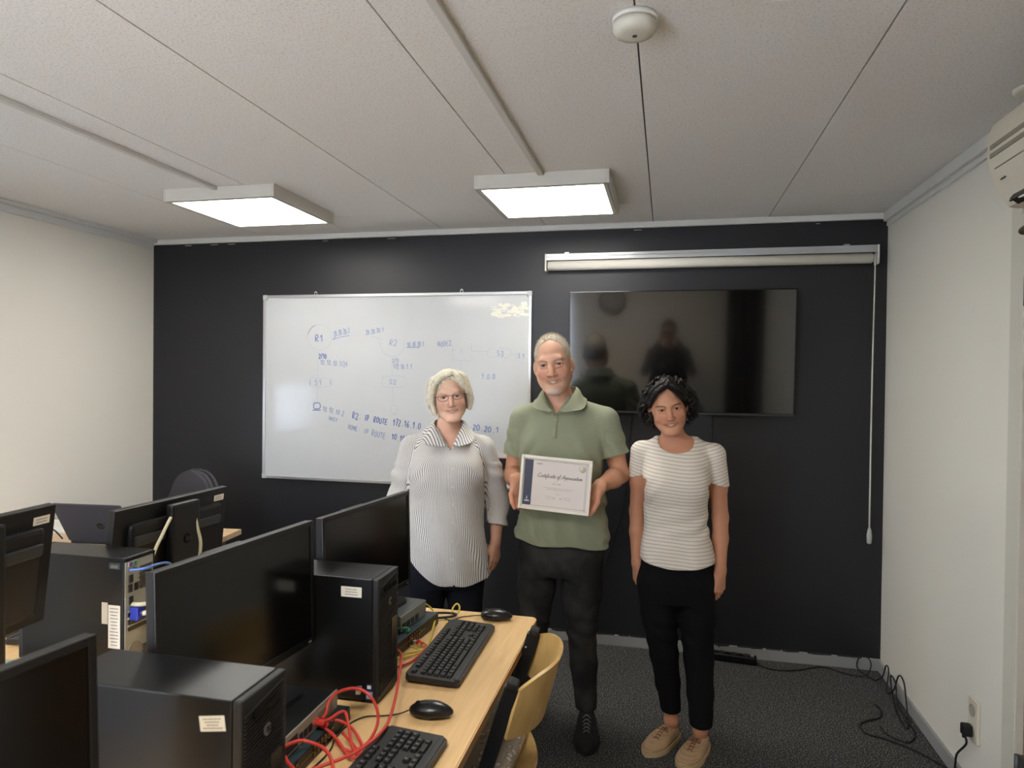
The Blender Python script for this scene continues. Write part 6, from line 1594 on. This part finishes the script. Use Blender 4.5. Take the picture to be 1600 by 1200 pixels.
    # glasses
    GL = mat('glasses_rim', hexc(84, 44, 48), .3); b = nb(); yy = -.100
    for q in (-1, 1):
        pts = [(q*(.0325+dx), yy+.002+abs(dx+.0)*.05*(1 if dx*1 > 0 else 0), .001+dz) for dx, dz in ((-.022, .010), (-.008, .0125), (.010, .012), (.023, .009), (.022, -.006), (.010, -.0125), (-.008, -.013), (-.020, -.006), (-.022, .010))]
        tube(b, [MH @ Vector(p) for p in pts], .0011, n=7, k=4)
        tube(b, [MH @ Vector(p) for p in ((q*.0555, yy+.004, .010), (q*.070, yy+.02, .008), (q*.078, -.02, .004), (q*.080, .015, .0))], .0012, n=6, k=4)
    tube(b, [MH @ Vector(p) for p in ((-.0105, yy+.001, .008), (0, yy-.003, .0105), (.0105, yy+.001, .008))], .0011, n=6, k=4)
    g = put('glasses', b, GL, parent=R)
    for q in (-1, 1):
        b = nb(); sph(b, MH @ Vector((q*.078, -.004, -.036)), (.0038,)*3); put('earring', b, mat('pearl', hexc(226, 222, 214), .2), parent=R)
    # blouse
    P = Field(axis([(-.31, .33, .0032)]), axis([(-.19, .17, .0036)]), axis([(.64, 1.40, .0036)]))
    pk = [(.64, .02, 0, .190, .148, .135, 2.4), (.78, .012, 0, .183, .146, .130, 2.4), (.95, .0, 0, .172, .142, .12, 2.4), (1.10, 0, -.002, .166, .142, .112, 2.4), (1.20, 0, 0, .162, .130, .106, 2.4), (1.27, 0, .01, .152, .098, .088, 2.3), (1.32, 0, .015, .112, .080, .066, 2.1), (1.36, .002, .014, .074, .068, .060, 2)]
    P.loft(pk, .02); P.ell((-.070, -.090, 1.165), (.075, .055, .08), .07); P.ell((.070, -.090, 1.165), (.075, .055, .08), .07)
    cuffs = []
    for q, Sh, E, W in ((-1, SL, EL, WL), (1, SR, ER, WR_)):
        P.cone((q*.04, .02, 1.328), (Sh[0]*.95, .013, 1.268), .036, .047, .03)
        Sh_, E_, W_ = (np.array(v) for v in (Sh, E, W)); c0 = E_+(W_-E_)*.28; c1 = E_+(W_-E_)*.62
        P.chain([Sh, tuple((Sh_+E_)/2), E, tuple(c0)], [.053, .057, .056, .048], .022)
        P.chain([tuple(E_+(W_-E_)*.22), tuple(c1)], [.050, .049], .003)
        d = (W_-E_)/np.linalg.norm(W_-E_)
        plane = c1-d*.002
        P.apply(lambda F, X, Y, Z, p=plane, d=d: np.where((np.abs(X-p[0]) < .065) & (Z < p[2]+.05) & (np.abs(X) > .0) & (((X-p[0])**2+(Y-p[1])**2) < .065**2), np.maximum(F, (X-p[0])*d[0]+(Y-p[1])*d[1]+(Z-p[2])*d[2]), F), (plane[0]-.08, -.2, plane[2]-.09), (plane[0]+.08, .2, plane[2]+.06))
        cuffs.append((c1, d))
    def folds(F, X, Y, Z):
        d = .0062*np.sin(X*52+3.5*np.sin(Z*6+1)+Z*5)*np.clip((1.12-Z)/.3, 0, 1)*(np.abs(X) < .19)
        d = d+.003*np.sin((Z+np.abs(X)*1.2)*70)*np.exp(-((np.abs(X)-.12)/.05)**2-((Z-1.14)/.08)**2)*(Y < 0)
        d = d+.0035*np.sin(Z*75+X*40+2*np.sin(Z*21))*(np.abs(X) > .185)*(Z < 1.2)
        d = d+.0012*np.sin(Z*210+3*np.sin(Z*37))*np.exp(-((X-.03)/.014)**2)*(Y < 0)*(Z < 1.12)
        return F+d
    P.apply(folds, (-.4, -.3, .6), (.4, .3, 1.4))
    P.apply(lambda F, X, Y, Z: np.where((np.abs(X) < .240), -smin(-F, -((.668+1.7*np.clip(np.abs(X-.045)-.03, 0, 1)**2*(1+.9*(X < 0))+np.where((X > .037) & (X < .044), .007, 0))-Z), .003), F), (-.24, -.3, .5), (.24, .3, .80))
    P.apply(lambda F, X, Y, Z: np.where((np.abs(X) < .205) & (Y > -.2), np.maximum(F, .645-Z), F), (-.21, -.3, .5), (.21, .3, .7))
    for c1, d in cuffs: P.cone(c1-d*.035, c1+d*.05, .040, .042, .002, cut=True)
    P.cone((.003, .014, 1.31), (.006, .004, 1.46), .060, .064, .004, cut=True)
    P.apply(lambda F, X, Y, Z: np.where(Y < 0, -smin(-F, np.maximum(np.abs(X-.018)-(Z-1.262)*.60, np.maximum(Y, 1.25-Z)), .003), F), (-.12, -.2, 1.2), (.14, .0, 1.45))
    uv = cloth_uv_torso(.0, 0, .175, [(SL, (EL, WL), .085, .160), (SR, (ER, WR_), .085, .160)])
    ST = clothmat('pinstripe_cotton', 'v', hexc(220, 217, 212), hexc(112, 106, 105), .0106, .34)
    bl = sdf_mesh('blouse', P, ST, R, uv=uv, label='white blouse with fine dark vertical stripes and turned-up cuffs')
    collar(R, ST,
        [((.004, .082, 1.392), (.004, .104, 1.345)), ((-.040, .062, 1.390), (-.066, .080, 1.340)), ((-.060, .012, 1.384), (-.098, .016, 1.332)), ((-.054, -.040, 1.360), (-.108, -.060, 1.312)), ((-.026, -.080, 1.318), (-.092, -.098, 1.292)), ((.012, -.105, 1.272), (-.034, -.115, 1.282))],
        [((.004, .082, 1.392), (.004, .104, 1.345)), ((.048, .062, 1.390), (.074, .080, 1.342)), ((.068, .012, 1.386), (.108, .016, 1.336)), ((.064, -.040, 1.362), (.122, -.060, 1.320)), ((.044, -.080, 1.318), (.112, -.098, 1.300)), ((.026, -.105, 1.272), (.070, -.112, 1.286))], P, uv=lambda V: np.stack([V[:, 0]*.8+V[:, 1]*.5, V[:, 2], V[:, 2]*0], 1))
    for z in (1.19, 1.11, 1.03, .95, .87, .79):
        y = -.22
        while y < 0 and P.at((.032, y, z)) > 0: y += .002
        b = nb(); cyl(b, (.032, y+.001, z), (.032, y-.003, z), .0050, n=14); put('button', b, mat('blouse_button', hexc(206, 202, 196), .3), parent=bl)
    legs = [[((-.085, 0, .74), .095), ((-.09, 0, .42), .070), ((-.095, .03, .10), .060)], [((.085, 0, .74), .095), ((.09, 0, .42), .070), ((.095, .03, .10), .060)]]
    trousers(R, mat('navy_trousers', hexc(22, 24, 34), .85, spec=.2), 0, .8, [(.64, 0, 0, .165, .10, .11, 2.3), (.74, 0, 0, .172, .115, .12, 2.3), (.84, 0, 0, .165, .11, .11, 2.3)], legs, (.07, .84), 'dark navy trousers')
    for q in (-1, 1): shoe(R, Matrix.Translation((q*.10, .03, 0)) @ Matrix.Rotation(q*.12, 4, 'Z'), .93, _M['black_suede'], _M['black_sole'], _M['lace_grey'], 'low')
build_woman_striped()

# =================================================================== the woman in the white top
def build_woman_white():
    R = thing('person', (.06, 3.10, 0), 0, 'smiling woman with dark curly hair in a white striped top and tan shoes', 'person')
    SL, EL, WL = (-.165, .015, 1.265), (-.180, .05, .995), (-.178, .0, .765)
    SR, ER, WR_ = (.150, .015, 1.262), (.180, .05, .985), (.180, -.01, .760)
    hs = .985; HP = dict(width=1.0, jaw=.92, nose=1.0, mouth=.031, lips=.7, lipw=.5, lip_up=.0078, lip_dn=.0108, open=.0052, eye_open=.0036, cheek=1.12, brow=hexc(50, 36, 30), brow_w=.85, brow_h=.0030, lip=hexc(150, 76, 68), red=hexc(176, 92, 66), iris_name='iris_dark')
    MH = Matrix.Translation((-.052, -.045, 1.468)) @ Matrix.Rotation(math.radians(-9), 4, 'Y') @ Matrix.Rotation(.06, 4, 'Z') @ Matrix.Rotation(math.radians(6), 4, 'X') @ Matrix.Scale(hs, 4)
    S = Field(axis([(-.24, -.155, .0024), (-.155, .05, .0016), (.05, .13, .0034), (.13, .24, .0024)]), axis([(-.22, -.15, .003), (-.15, .06, .0019), (.06, .14, .0034)]), axis([(.01, .56, .006), (.56, .80, .0025), (.80, 1.29, .006), (1.29, 1.60, .0016)]))
    torso = [(.68, -.008, 0, .15, .10, .11, 2.2), (.80, -.005, 0, .14, .10, .10, 2.2), (.92, -.01, 0, .12, .09, .08, 2.2), (1.08, -.01, 0, .130, .10, .085, 2.2), (1.18, -.01, 0, .135, .105, .085, 2.3), (1.25, -.01, .005, .138, .088, .07, 2.2), (1.295, -.01, .012, .11, .062, .058, 2.1), (1.325, -.012, .02, .06, .05, .048, 2)]
    S.loft(torso, .02); S.cone((-.012, .02, 1.29), (-.042, -.005, 1.40), .052, .047, .03)
    for q, Sh in ((-1, SL), (1, SR)): S.cone((q*.03-.01, .02, 1.315), (Sh[0]*.9, .015, 1.272), .026, .034, .03)
    for Sh, E, W in ((SL, EL, WL), (SR, ER, WR_)):
        S.chain([Sh, tuple(np.array(Sh)*.5+np.array(E)*.5), E], [.040, .040, .034], .02); S.chain([E, tuple(np.array(E)*.6+np.array(W)*.4), W], [.035, .033, .0225], .015)
    add_hand(S, WL, (.12, -.08, -1), (.75, .65, 0), -1, .84, curl=(.25, .35, .3), thumb=(.12, .1)); add_hand(S, WR_, (-.08, -.06, -1), (-.7, .7, 0), 1, .90, curl=(.25, .40, .35), thumb=(.12, .1))
    for a, b_, m_, c, d in (((-.090, 0, .70), (-.050, -.01, .38), (-.030, 0, .25), (-.018, .004, .09), (-.062, -.11, .03)), ((.075, 0, .70), (.088, -.01, .37), (.095, -.035, .23), (.103, -.055, .09), (.06, -.17, .03))):
        S.chain([a, b_, m_, c], [.066, .044, .040, .030], .015); S.cone((c[0], c[1], .08), (c[0], c[1]+.01, .04), .033, .026, .01); S.cone((c[0], c[1], .04), (c[0]*.5+d[0]*.5, c[1]*.5+d[1]*.5, .034), .020, .015, .01)
    ps = add_head(S, MH, hs, HP)
    base = hexc(204, 150, 120)
    def tone(V):
        C = face_tone(V, MH, hs, base, HP, ps); w = np.clip((1.38-V[:, 2])/.06, 0, 1)*(V[:, 2] > 1.15)*.4; C = C*(1-w[:, None])+np.array(hexc(200, 136, 106)[:3])*w[:, None]
        w = ((V[:, 2] < 1.15))*.6; return C*(1-w[:, None])+np.array(hexc(190, 132, 100)[:3])*w[:, None]
    sdf_mesh('body', S, skinmat('skin_tan'), R, colour=tone)
    head_parts(R, MH, hs, HP, ps)
    Hf = Field(axis([(-.20, .10, .0021)]), axis([(-.17, .13, .0024)]), axis([(1.30, 1.62, .0021)]))
    RR = rotm(MH); T = lambda *p: np.array(MH @ Vector(p))
    Hf.ell(T(.006, .030, .040), np.array((.092, .098, .092))*hs, .001, RR)
    loc = head_local(MH)
    def facecut(F, X, Y, Z):
        x, y, z = loc(X, Y, Z)
        d = np.maximum(np.sqrt((x/.061)**2+((z+.016)/.088)**2)-1, (y+.026)/.05)*.05
        return -smin(-F, d, .004)
    Hf.apply(facecut, (-.3, -.2, 1.2), (.2, .0, 1.7))
    rnd = random.Random(3); cpaths = []
    for i in range(230):                           # curls: short spirals set all over the head
        a = rnd.uniform(-1.25, 4.39); el = rnd.uniform(-1.0, 1.35)
        if a > 3.14: a -= 6.283
        az = rnd.uniform(-2.35, 2.35)                # 0 = back of the head
        if abs(az) > 2.15 and el < .75: continue
        ce = math.cos(el); dx = math.sin(az)*ce; dy = math.cos(az)*ce; dz = math.sin(el)
        fl = 1.0+.16*max(0, -dz+.25)
        c = Vector((dx*.104*fl+.004, .022+dy*.104, .034+dz*.094)); tang = Vector((-dy, dx, 0)).normalized() if abs(ce) > .05 else Vector((1, 0, 0)); dn = Vector((dx*.3, dy*.3, -1)).normalized()
        if c.y < -.045 and abs(c.x) < .062 and c.z < .07: continue
        pts = []; rr_ = rnd.uniform(.008, .014); ph = rnd.uniform(0, 6)
        for j in range(5):
            v = j/4; ang = ph+v*5.2; pts.append(c+dn*(v*.040)+tang*math.cos(ang)*rr_+Vector((dx, dy, dz))*math.sin(ang)*rr_)
        P_ = smooth_path(pts, 2); cpaths.append([c, c+dn*.018+Vector((dx, dy, 0))*.006, c+dn*.036+Vector((dx, dy, 0))*.008, c+dn*.052+Vector((dx, dy, 0))*.004])
        for j in range(len(P_)-1): Hf.cone(np.array(MH @ P_[j]), np.array(MH @ P_[j+1]), .0062, .0055, .0025)
    for st, md, en in (((.010, -.068, .108), (-.040, -.078, .086), (-.080, -.045, .030)), ((.012, -.060, .115), (.050, -.076, .082), (.082, -.040, .030)), ((.0, -.05, .12), (-.06, -.055, .088), (-.092, -.02, .02)), ((.02, -.05, .118), (.066, -.05, .08), (.092, -.015, .02)), ((.012, -.068, .104), (.046, -.084, .066), (.058, -.080, .044))):
        P_ = smooth_path([st, md, en], 5); cpaths += [[st, md, en]]*4
        for j in range(len(P_)-1): Hf.cone(np.array(MH @ P_[j]), np.array(MH @ P_[j+1]), .0105 if st[2] > .105 else .004, .009 if st[2] > .105 else .003, .005)
    Hf.apply(lambda F, X, Y, Z: F+.0010*np.sin((X*260)+3*np.sin(Z*90))*np.sin(Z*230+Y*200), (-.3, -.2, 1.2), (.2, .2, 1.7))
    sdf_mesh('hair', Hf, mat('hair_black', hexc(20, 15, 14), .5, spec=.35, bump=(300, .5, .002)), R, most=4, label='dark chin-length curls')
    strand_mesh('hair_strands', strands_along(MH, cpaths, 20, .0065, 5, curl=.007, cfreq=9, k=4), .0007, _M['hair_black'], R)
    for q in (-1, 1):
        b = nb(); p = MH @ Vector((q*.080, .0, -.040)); cyl(b, p, p+Vector((0, 0, -.020)), .0009, n=6); sph(b, p+Vector((0, 0, -.024)), (.003, .003, .006), u=10, v=8); put('earring', b, mat('silver_drop', hexc(190, 190, 190), .25, metal=.8), parent=R)
    # top
    P = Field(axis([(-.24, .25, .0032)]), axis([(-.16, .14, .0036)]), axis([(.74, 1.37, .0034)]))
    pk = [(.72, -.004, 0, .168, .128, .125, 2.4), (.82, -.004, 0, .160, .124, .12, 2.4), (.95, -.012, 0, .136, .112, .10, 2.3), (1.08, -.016, 0, .140, .118, .096, 2.3), (1.17, -.014, 0, .146, .122, .096, 2.3), (1.25, -.012, .005, .150, .098, .084, 2.3), (1.30, -.012, .012, .122, .070, .066, 2.2), (1.335, -.014, .018, .085, .050, .052, 2)]
    P.loft(pk, .02); P.ell((-.075, -.080, 1.135), (.065, .05, .07), .06); P.ell((.048, -.080, 1.135), (.065, .05, .07), .06)
    for q, Sh, E, fr in ((-1, SL, EL, .36), (1, SR, ER, .44)):
        P.cone((q*.06-.01, .018, 1.305), (Sh[0]*.97, .012, 1.268), .028, .043, .03)
        Sh_, E_ = np.array(Sh), np.array(E); d = (E_-Sh_)/np.linalg.norm(E_-Sh_); e = Sh_+(E_-Sh_)*fr
        P.chain([Sh, tuple(e+d*.03)], [.047, .051], .02)
        nrm = d*1.0+np.array([q*-.38, 0, 0]); nrm /= np.linalg.norm(nrm)
        P.apply(lambda F, X, Y, Z, e=e, n=nrm, q=q: np.where(q*X > (.150 if q < 0 else .128)-.25*(Z-1.10)*(Z > 1.10), np.maximum(F, (X-e[0])*n[0]+(Y-e[1])*n[1]+(Z-e[2])*n[2]), F), (-.25 if q < 0 else .09, -.2, e[2]-.12), (-.11 if q < 0 else .26, .2, e[2]+.09))
        P.cone(e-d*.02, e+d*.05, .0435, .046, .002, cut=True)
    def folds(F, X, Y, Z):
        d = .0030*np.sin((Z-X*.6)*85+2*np.sin(X*20))*np.exp(-((Z-.95)/.07)**2)*np.clip((X+.12)/.12, 0, 1.4)
        d = d+.0026*np.sin(X*62+3*np.sin(Z*8))*np.clip((.95-Z)/.12, 0, 1)
        d = d+.0026*np.sin((Z+np.abs(X)*1.2)*75)*np.exp(-((np.abs(X)-.11)/.04)**2-((Z-1.12)/.07)**2)*(Y < 0)
        return F+d
    P.apply(folds, (-.3, -.3, .7), (.3, .3, 1.4))
    P.apply(lambda F, X, Y, Z: np.where(np.abs(X) < .172, -smin(-F, -((.782+.8*(X+.0)**2-.0*X)-Z), .004), F), (-.174, -.3, .6), (.172, .3, .86))
    P.ell((-.014, -.045, 1.345), (.088, .085, .076), .004, cut=True)
    P.cone((-.012, .03, 1.30), (-.03, .0, 1.42), .060, .07, .004, cut=True)
    def uvw(V): return np.stack([V[:, 0], V[:, 2]+.9*V[:, 0]**2*np.clip((V[:, 2]-.9)*-4, -1, 1)+.004*np.sin(V[:, 0]*22), V[:, 2]*0], 1)
    TEE = clothmat('striped_knit', 'h', hexc(226, 219, 206), hexc(196, 184, 172), .0150, .42, .8)
    top = sdf_mesh('top', P, TEE, R, uv=uvw, label='short sleeved white top with tonal horizontal stripes')
    legs = [[((-.090, 0, .70), .088), ((-.078, 0, .55), .078), ((-.054, -.01, .38), .061), ((-.036, .0, .25), .053), ((-.020, .005, .125), .043)],
            [((.075, 0, .70), .088), ((.084, 0, .55), .078), ((.094, -.01, .37), .063), ((.102, -.035, .23), .056), ((.106, -.055, .105), .049)]]
    trousers(R, mat('black_trousers', hexc(17, 17, 19), .9, spec=.15), 0, .8, [(.62, -.008, 0, .150, .095, .11, 2.4), (.71, -.008, 0, .163, .108, .12, 2.4), (.80, -.006, 0, .152, .105, .10, 2.3), (.86, -.006, 0, .138, .10, .09, 2.3)], legs, (.08, .86), 'black cropped trousers', k=.015)
    def tanmat():
        mt = bpy.data.materials.new('perforated_tan_leather'); mt.use_nodes = True; N = mt.node_tree.nodes; L = mt.node_tree.links; b = N['Principled BSDF']
        tc = N.new('ShaderNodeTexCoord'); v = N.new('ShaderNodeTexVoronoi'); v.inputs['Scale'].default_value = 150; v.inputs['Randomness'].default_value = .15; L.new(tc.outputs['Object'], v.inputs['Vector'])
        r = N.new('ShaderNodeMath'); r.operation = 'LESS_THAN'; r.inputs[1].default_value = .30; L.new(v.outputs['Distance'], r.inputs[0])
        n = N.new('ShaderNodeTexNoise'); n.inputs['Scale'].default_value = 9; L.new(tc.outputs['Object'], n.inputs['Vector']); g = N.new('ShaderNodeMath'); g.operation = 'GREATER_THAN'; g.inputs[1].default_value = .47; L.new(n.outputs[0], g.inputs[0])
        m2 = N.new('ShaderNodeMath'); m2.operation = 'MULTIPLY'; L.new(r.outputs[0], m2.inputs[0]); L.new(g.outputs[0], m2.inputs[1])
        mx = N.new('ShaderNodeMix'); mx.data_type = 'RGBA'; mx.inputs[6].default_value = hexc(172, 142, 108); mx.inputs[7].default_value = hexc(96, 74, 54); L.new(m2.outputs[0], mx.inputs[0]); L.new(mx.outputs[2], b.inputs['Base Color']); b.inputs['Roughness'].default_value = .6
        return mt
    TAN = tanmat(); SOLE = mat('cream_sole', hexc(190, 166, 126), .6); LC = mat('brown_lace', hexc(120, 78, 60), .7)
    shoe(R, Matrix.Translation((-.026, .0, 0)) @ Matrix.Rotation(-.50, 4, 'Z'), .97, TAN, SOLE, LC, 'low')
    shoe(R, Matrix.Translation((.100, -.060, 0)) @ Matrix.Rotation(-.40, 4, 'Z'), .97, TAN, SOLE, LC, 'low')
build_woman_white()

# =================================================================== the photographer, seen only in the television
def build_photographer():
    R = thing('person', (.02, -.33, 0), math.pi, 'dark-dressed person raising a phone, mirrored in the television', 'person')
    hs = 1.05; HP = dict(); MH = Matrix.Translation((0, -.02, 1.60)) @ Matrix.Scale(hs, 4)
    S = Field(axis([(-.34, .34, .006)]), axis([(-.32, .18, .006)]), axis([(.01, 1.46, .01), (1.46, 1.76, .004)]))
    S.loft([(.78, 0, 0, .17, .11, .11, 2.3), (1.05, 0, 0, .17, .12, .1, 2.3), (1.28, 0, 0, .19, .12, .1, 2.4), (1.38, 0, .01, .15, .08, .08, 2.2)], .02)
    S.cone((0, .02, 1.36), (0, .0, 1.50), .06, .055, .03)
    for q in (-1, 1):
        Sh, E, W = (q*.19, 0, 1.34), (q*.27, -.06, 1.12), (q*.10, -.22, 1.50)
        S.cone((q*.04, .02, 1.39), Sh, .04, .05, .03); S.chain([Sh, E], [.05, .04], .02); S.chain([E, W], [.042, .028], .02)
        add_hand(S, W, (-q*.5, -.1, .6), (-q*.6, -.2, -.3), -q, .9, curl=(.5, .7, .5))
        S.chain([(q*.09, 0, .80), (q*.10, 0, .46), (q*.11, .02, .09)], [.08, .055, .04], .02); S.cone((q*.11, .02, .05), (q*.12, -.12, .04), .03, .025, .01)
    ps = add_head(S, MH, hs, HP)
    sdf_mesh('body', S, skinmat('skin_photographer'), R, colour=lambda V: face_tone(V, MH, hs, hexc(170, 120, 92), HP))  # brown skin base colour of the photographer
    Hf = Field(axis([(-.13, .13, .004)]), axis([(-.14, .14, .004)]), axis([(1.5, 1.78, .004)])); Hf.ell((0, .01, 1.65), (.092, .108, .094), .001)
    Hf.apply(lambda F, X, Y, Z: -smin(-F, np.maximum(np.sqrt((X/.062)**2+((Z-1.585)/.09)**2)-1, (Y+.03)/.05)*.05, .004), (-.2, -.2, 1.4), (.2, 0, 1.8))
    sdf_mesh('hair', Hf, mat('hair_black', hexc(26, 20, 18), .38), R)
    P = Field(axis([(-.36, .36, .006)]), axis([(-.30, .18, .006)]), axis([(.82, 1.54, .006)]))
    P.loft([(.80, 0, 0, .20, .14, .13, 2.4), (1.05, 0, 0, .19, .14, .12, 2.4), (1.28, 0, 0, .205, .135, .115, 2.5), (1.40, 0, .01, .15, .09, .09, 2.2)], .02)
    for q in (-1, 1): P.cone((q*.05, .02, 1.39), (q*.19, 0, 1.34), .045, .06, .03); P.chain([(q*.19, 0, 1.34), (q*.27, -.06, 1.12), (q*.12, -.20, 1.46)], [.06, .054, .038], .02)
    P.cone((0, .02, 1.36), (0, 0, 1.52), .065, .065, .004, cut=True)
    sdf_mesh('sweater', P, mat('black_sweater', hexc(18, 18, 20), .9), R)
    trousers(R, _M['black_trousers'], 0, .8, [(.66, 0, 0, .17, .11, .11, 2.3), (.90, 0, 0, .18, .12, .11, 2.3)], [[((-.09, 0, .8), .095), ((-.1, 0, .46), .07), ((-.11, .02, .09), .05)], [((.09, 0, .8), .095), ((.1, 0, .46), .07), ((.11, .02, .09), .05)]], (.07, .9))
build_photographer()
t = thing('phone', (0, -.075, 1.575), 0, 'phone held up by the photographer, mirrored in the television', 'phone')
b = nb(); bx(b, -.078, .078, .0, .008, -.037, .037, bev=.003); put('case', b, BLK, parent=t)
b = nb(); bx(b, .04, .070, .008, .010, .0, .03, bev=.0008); put('camera_island', b, BLKG, parent=t)
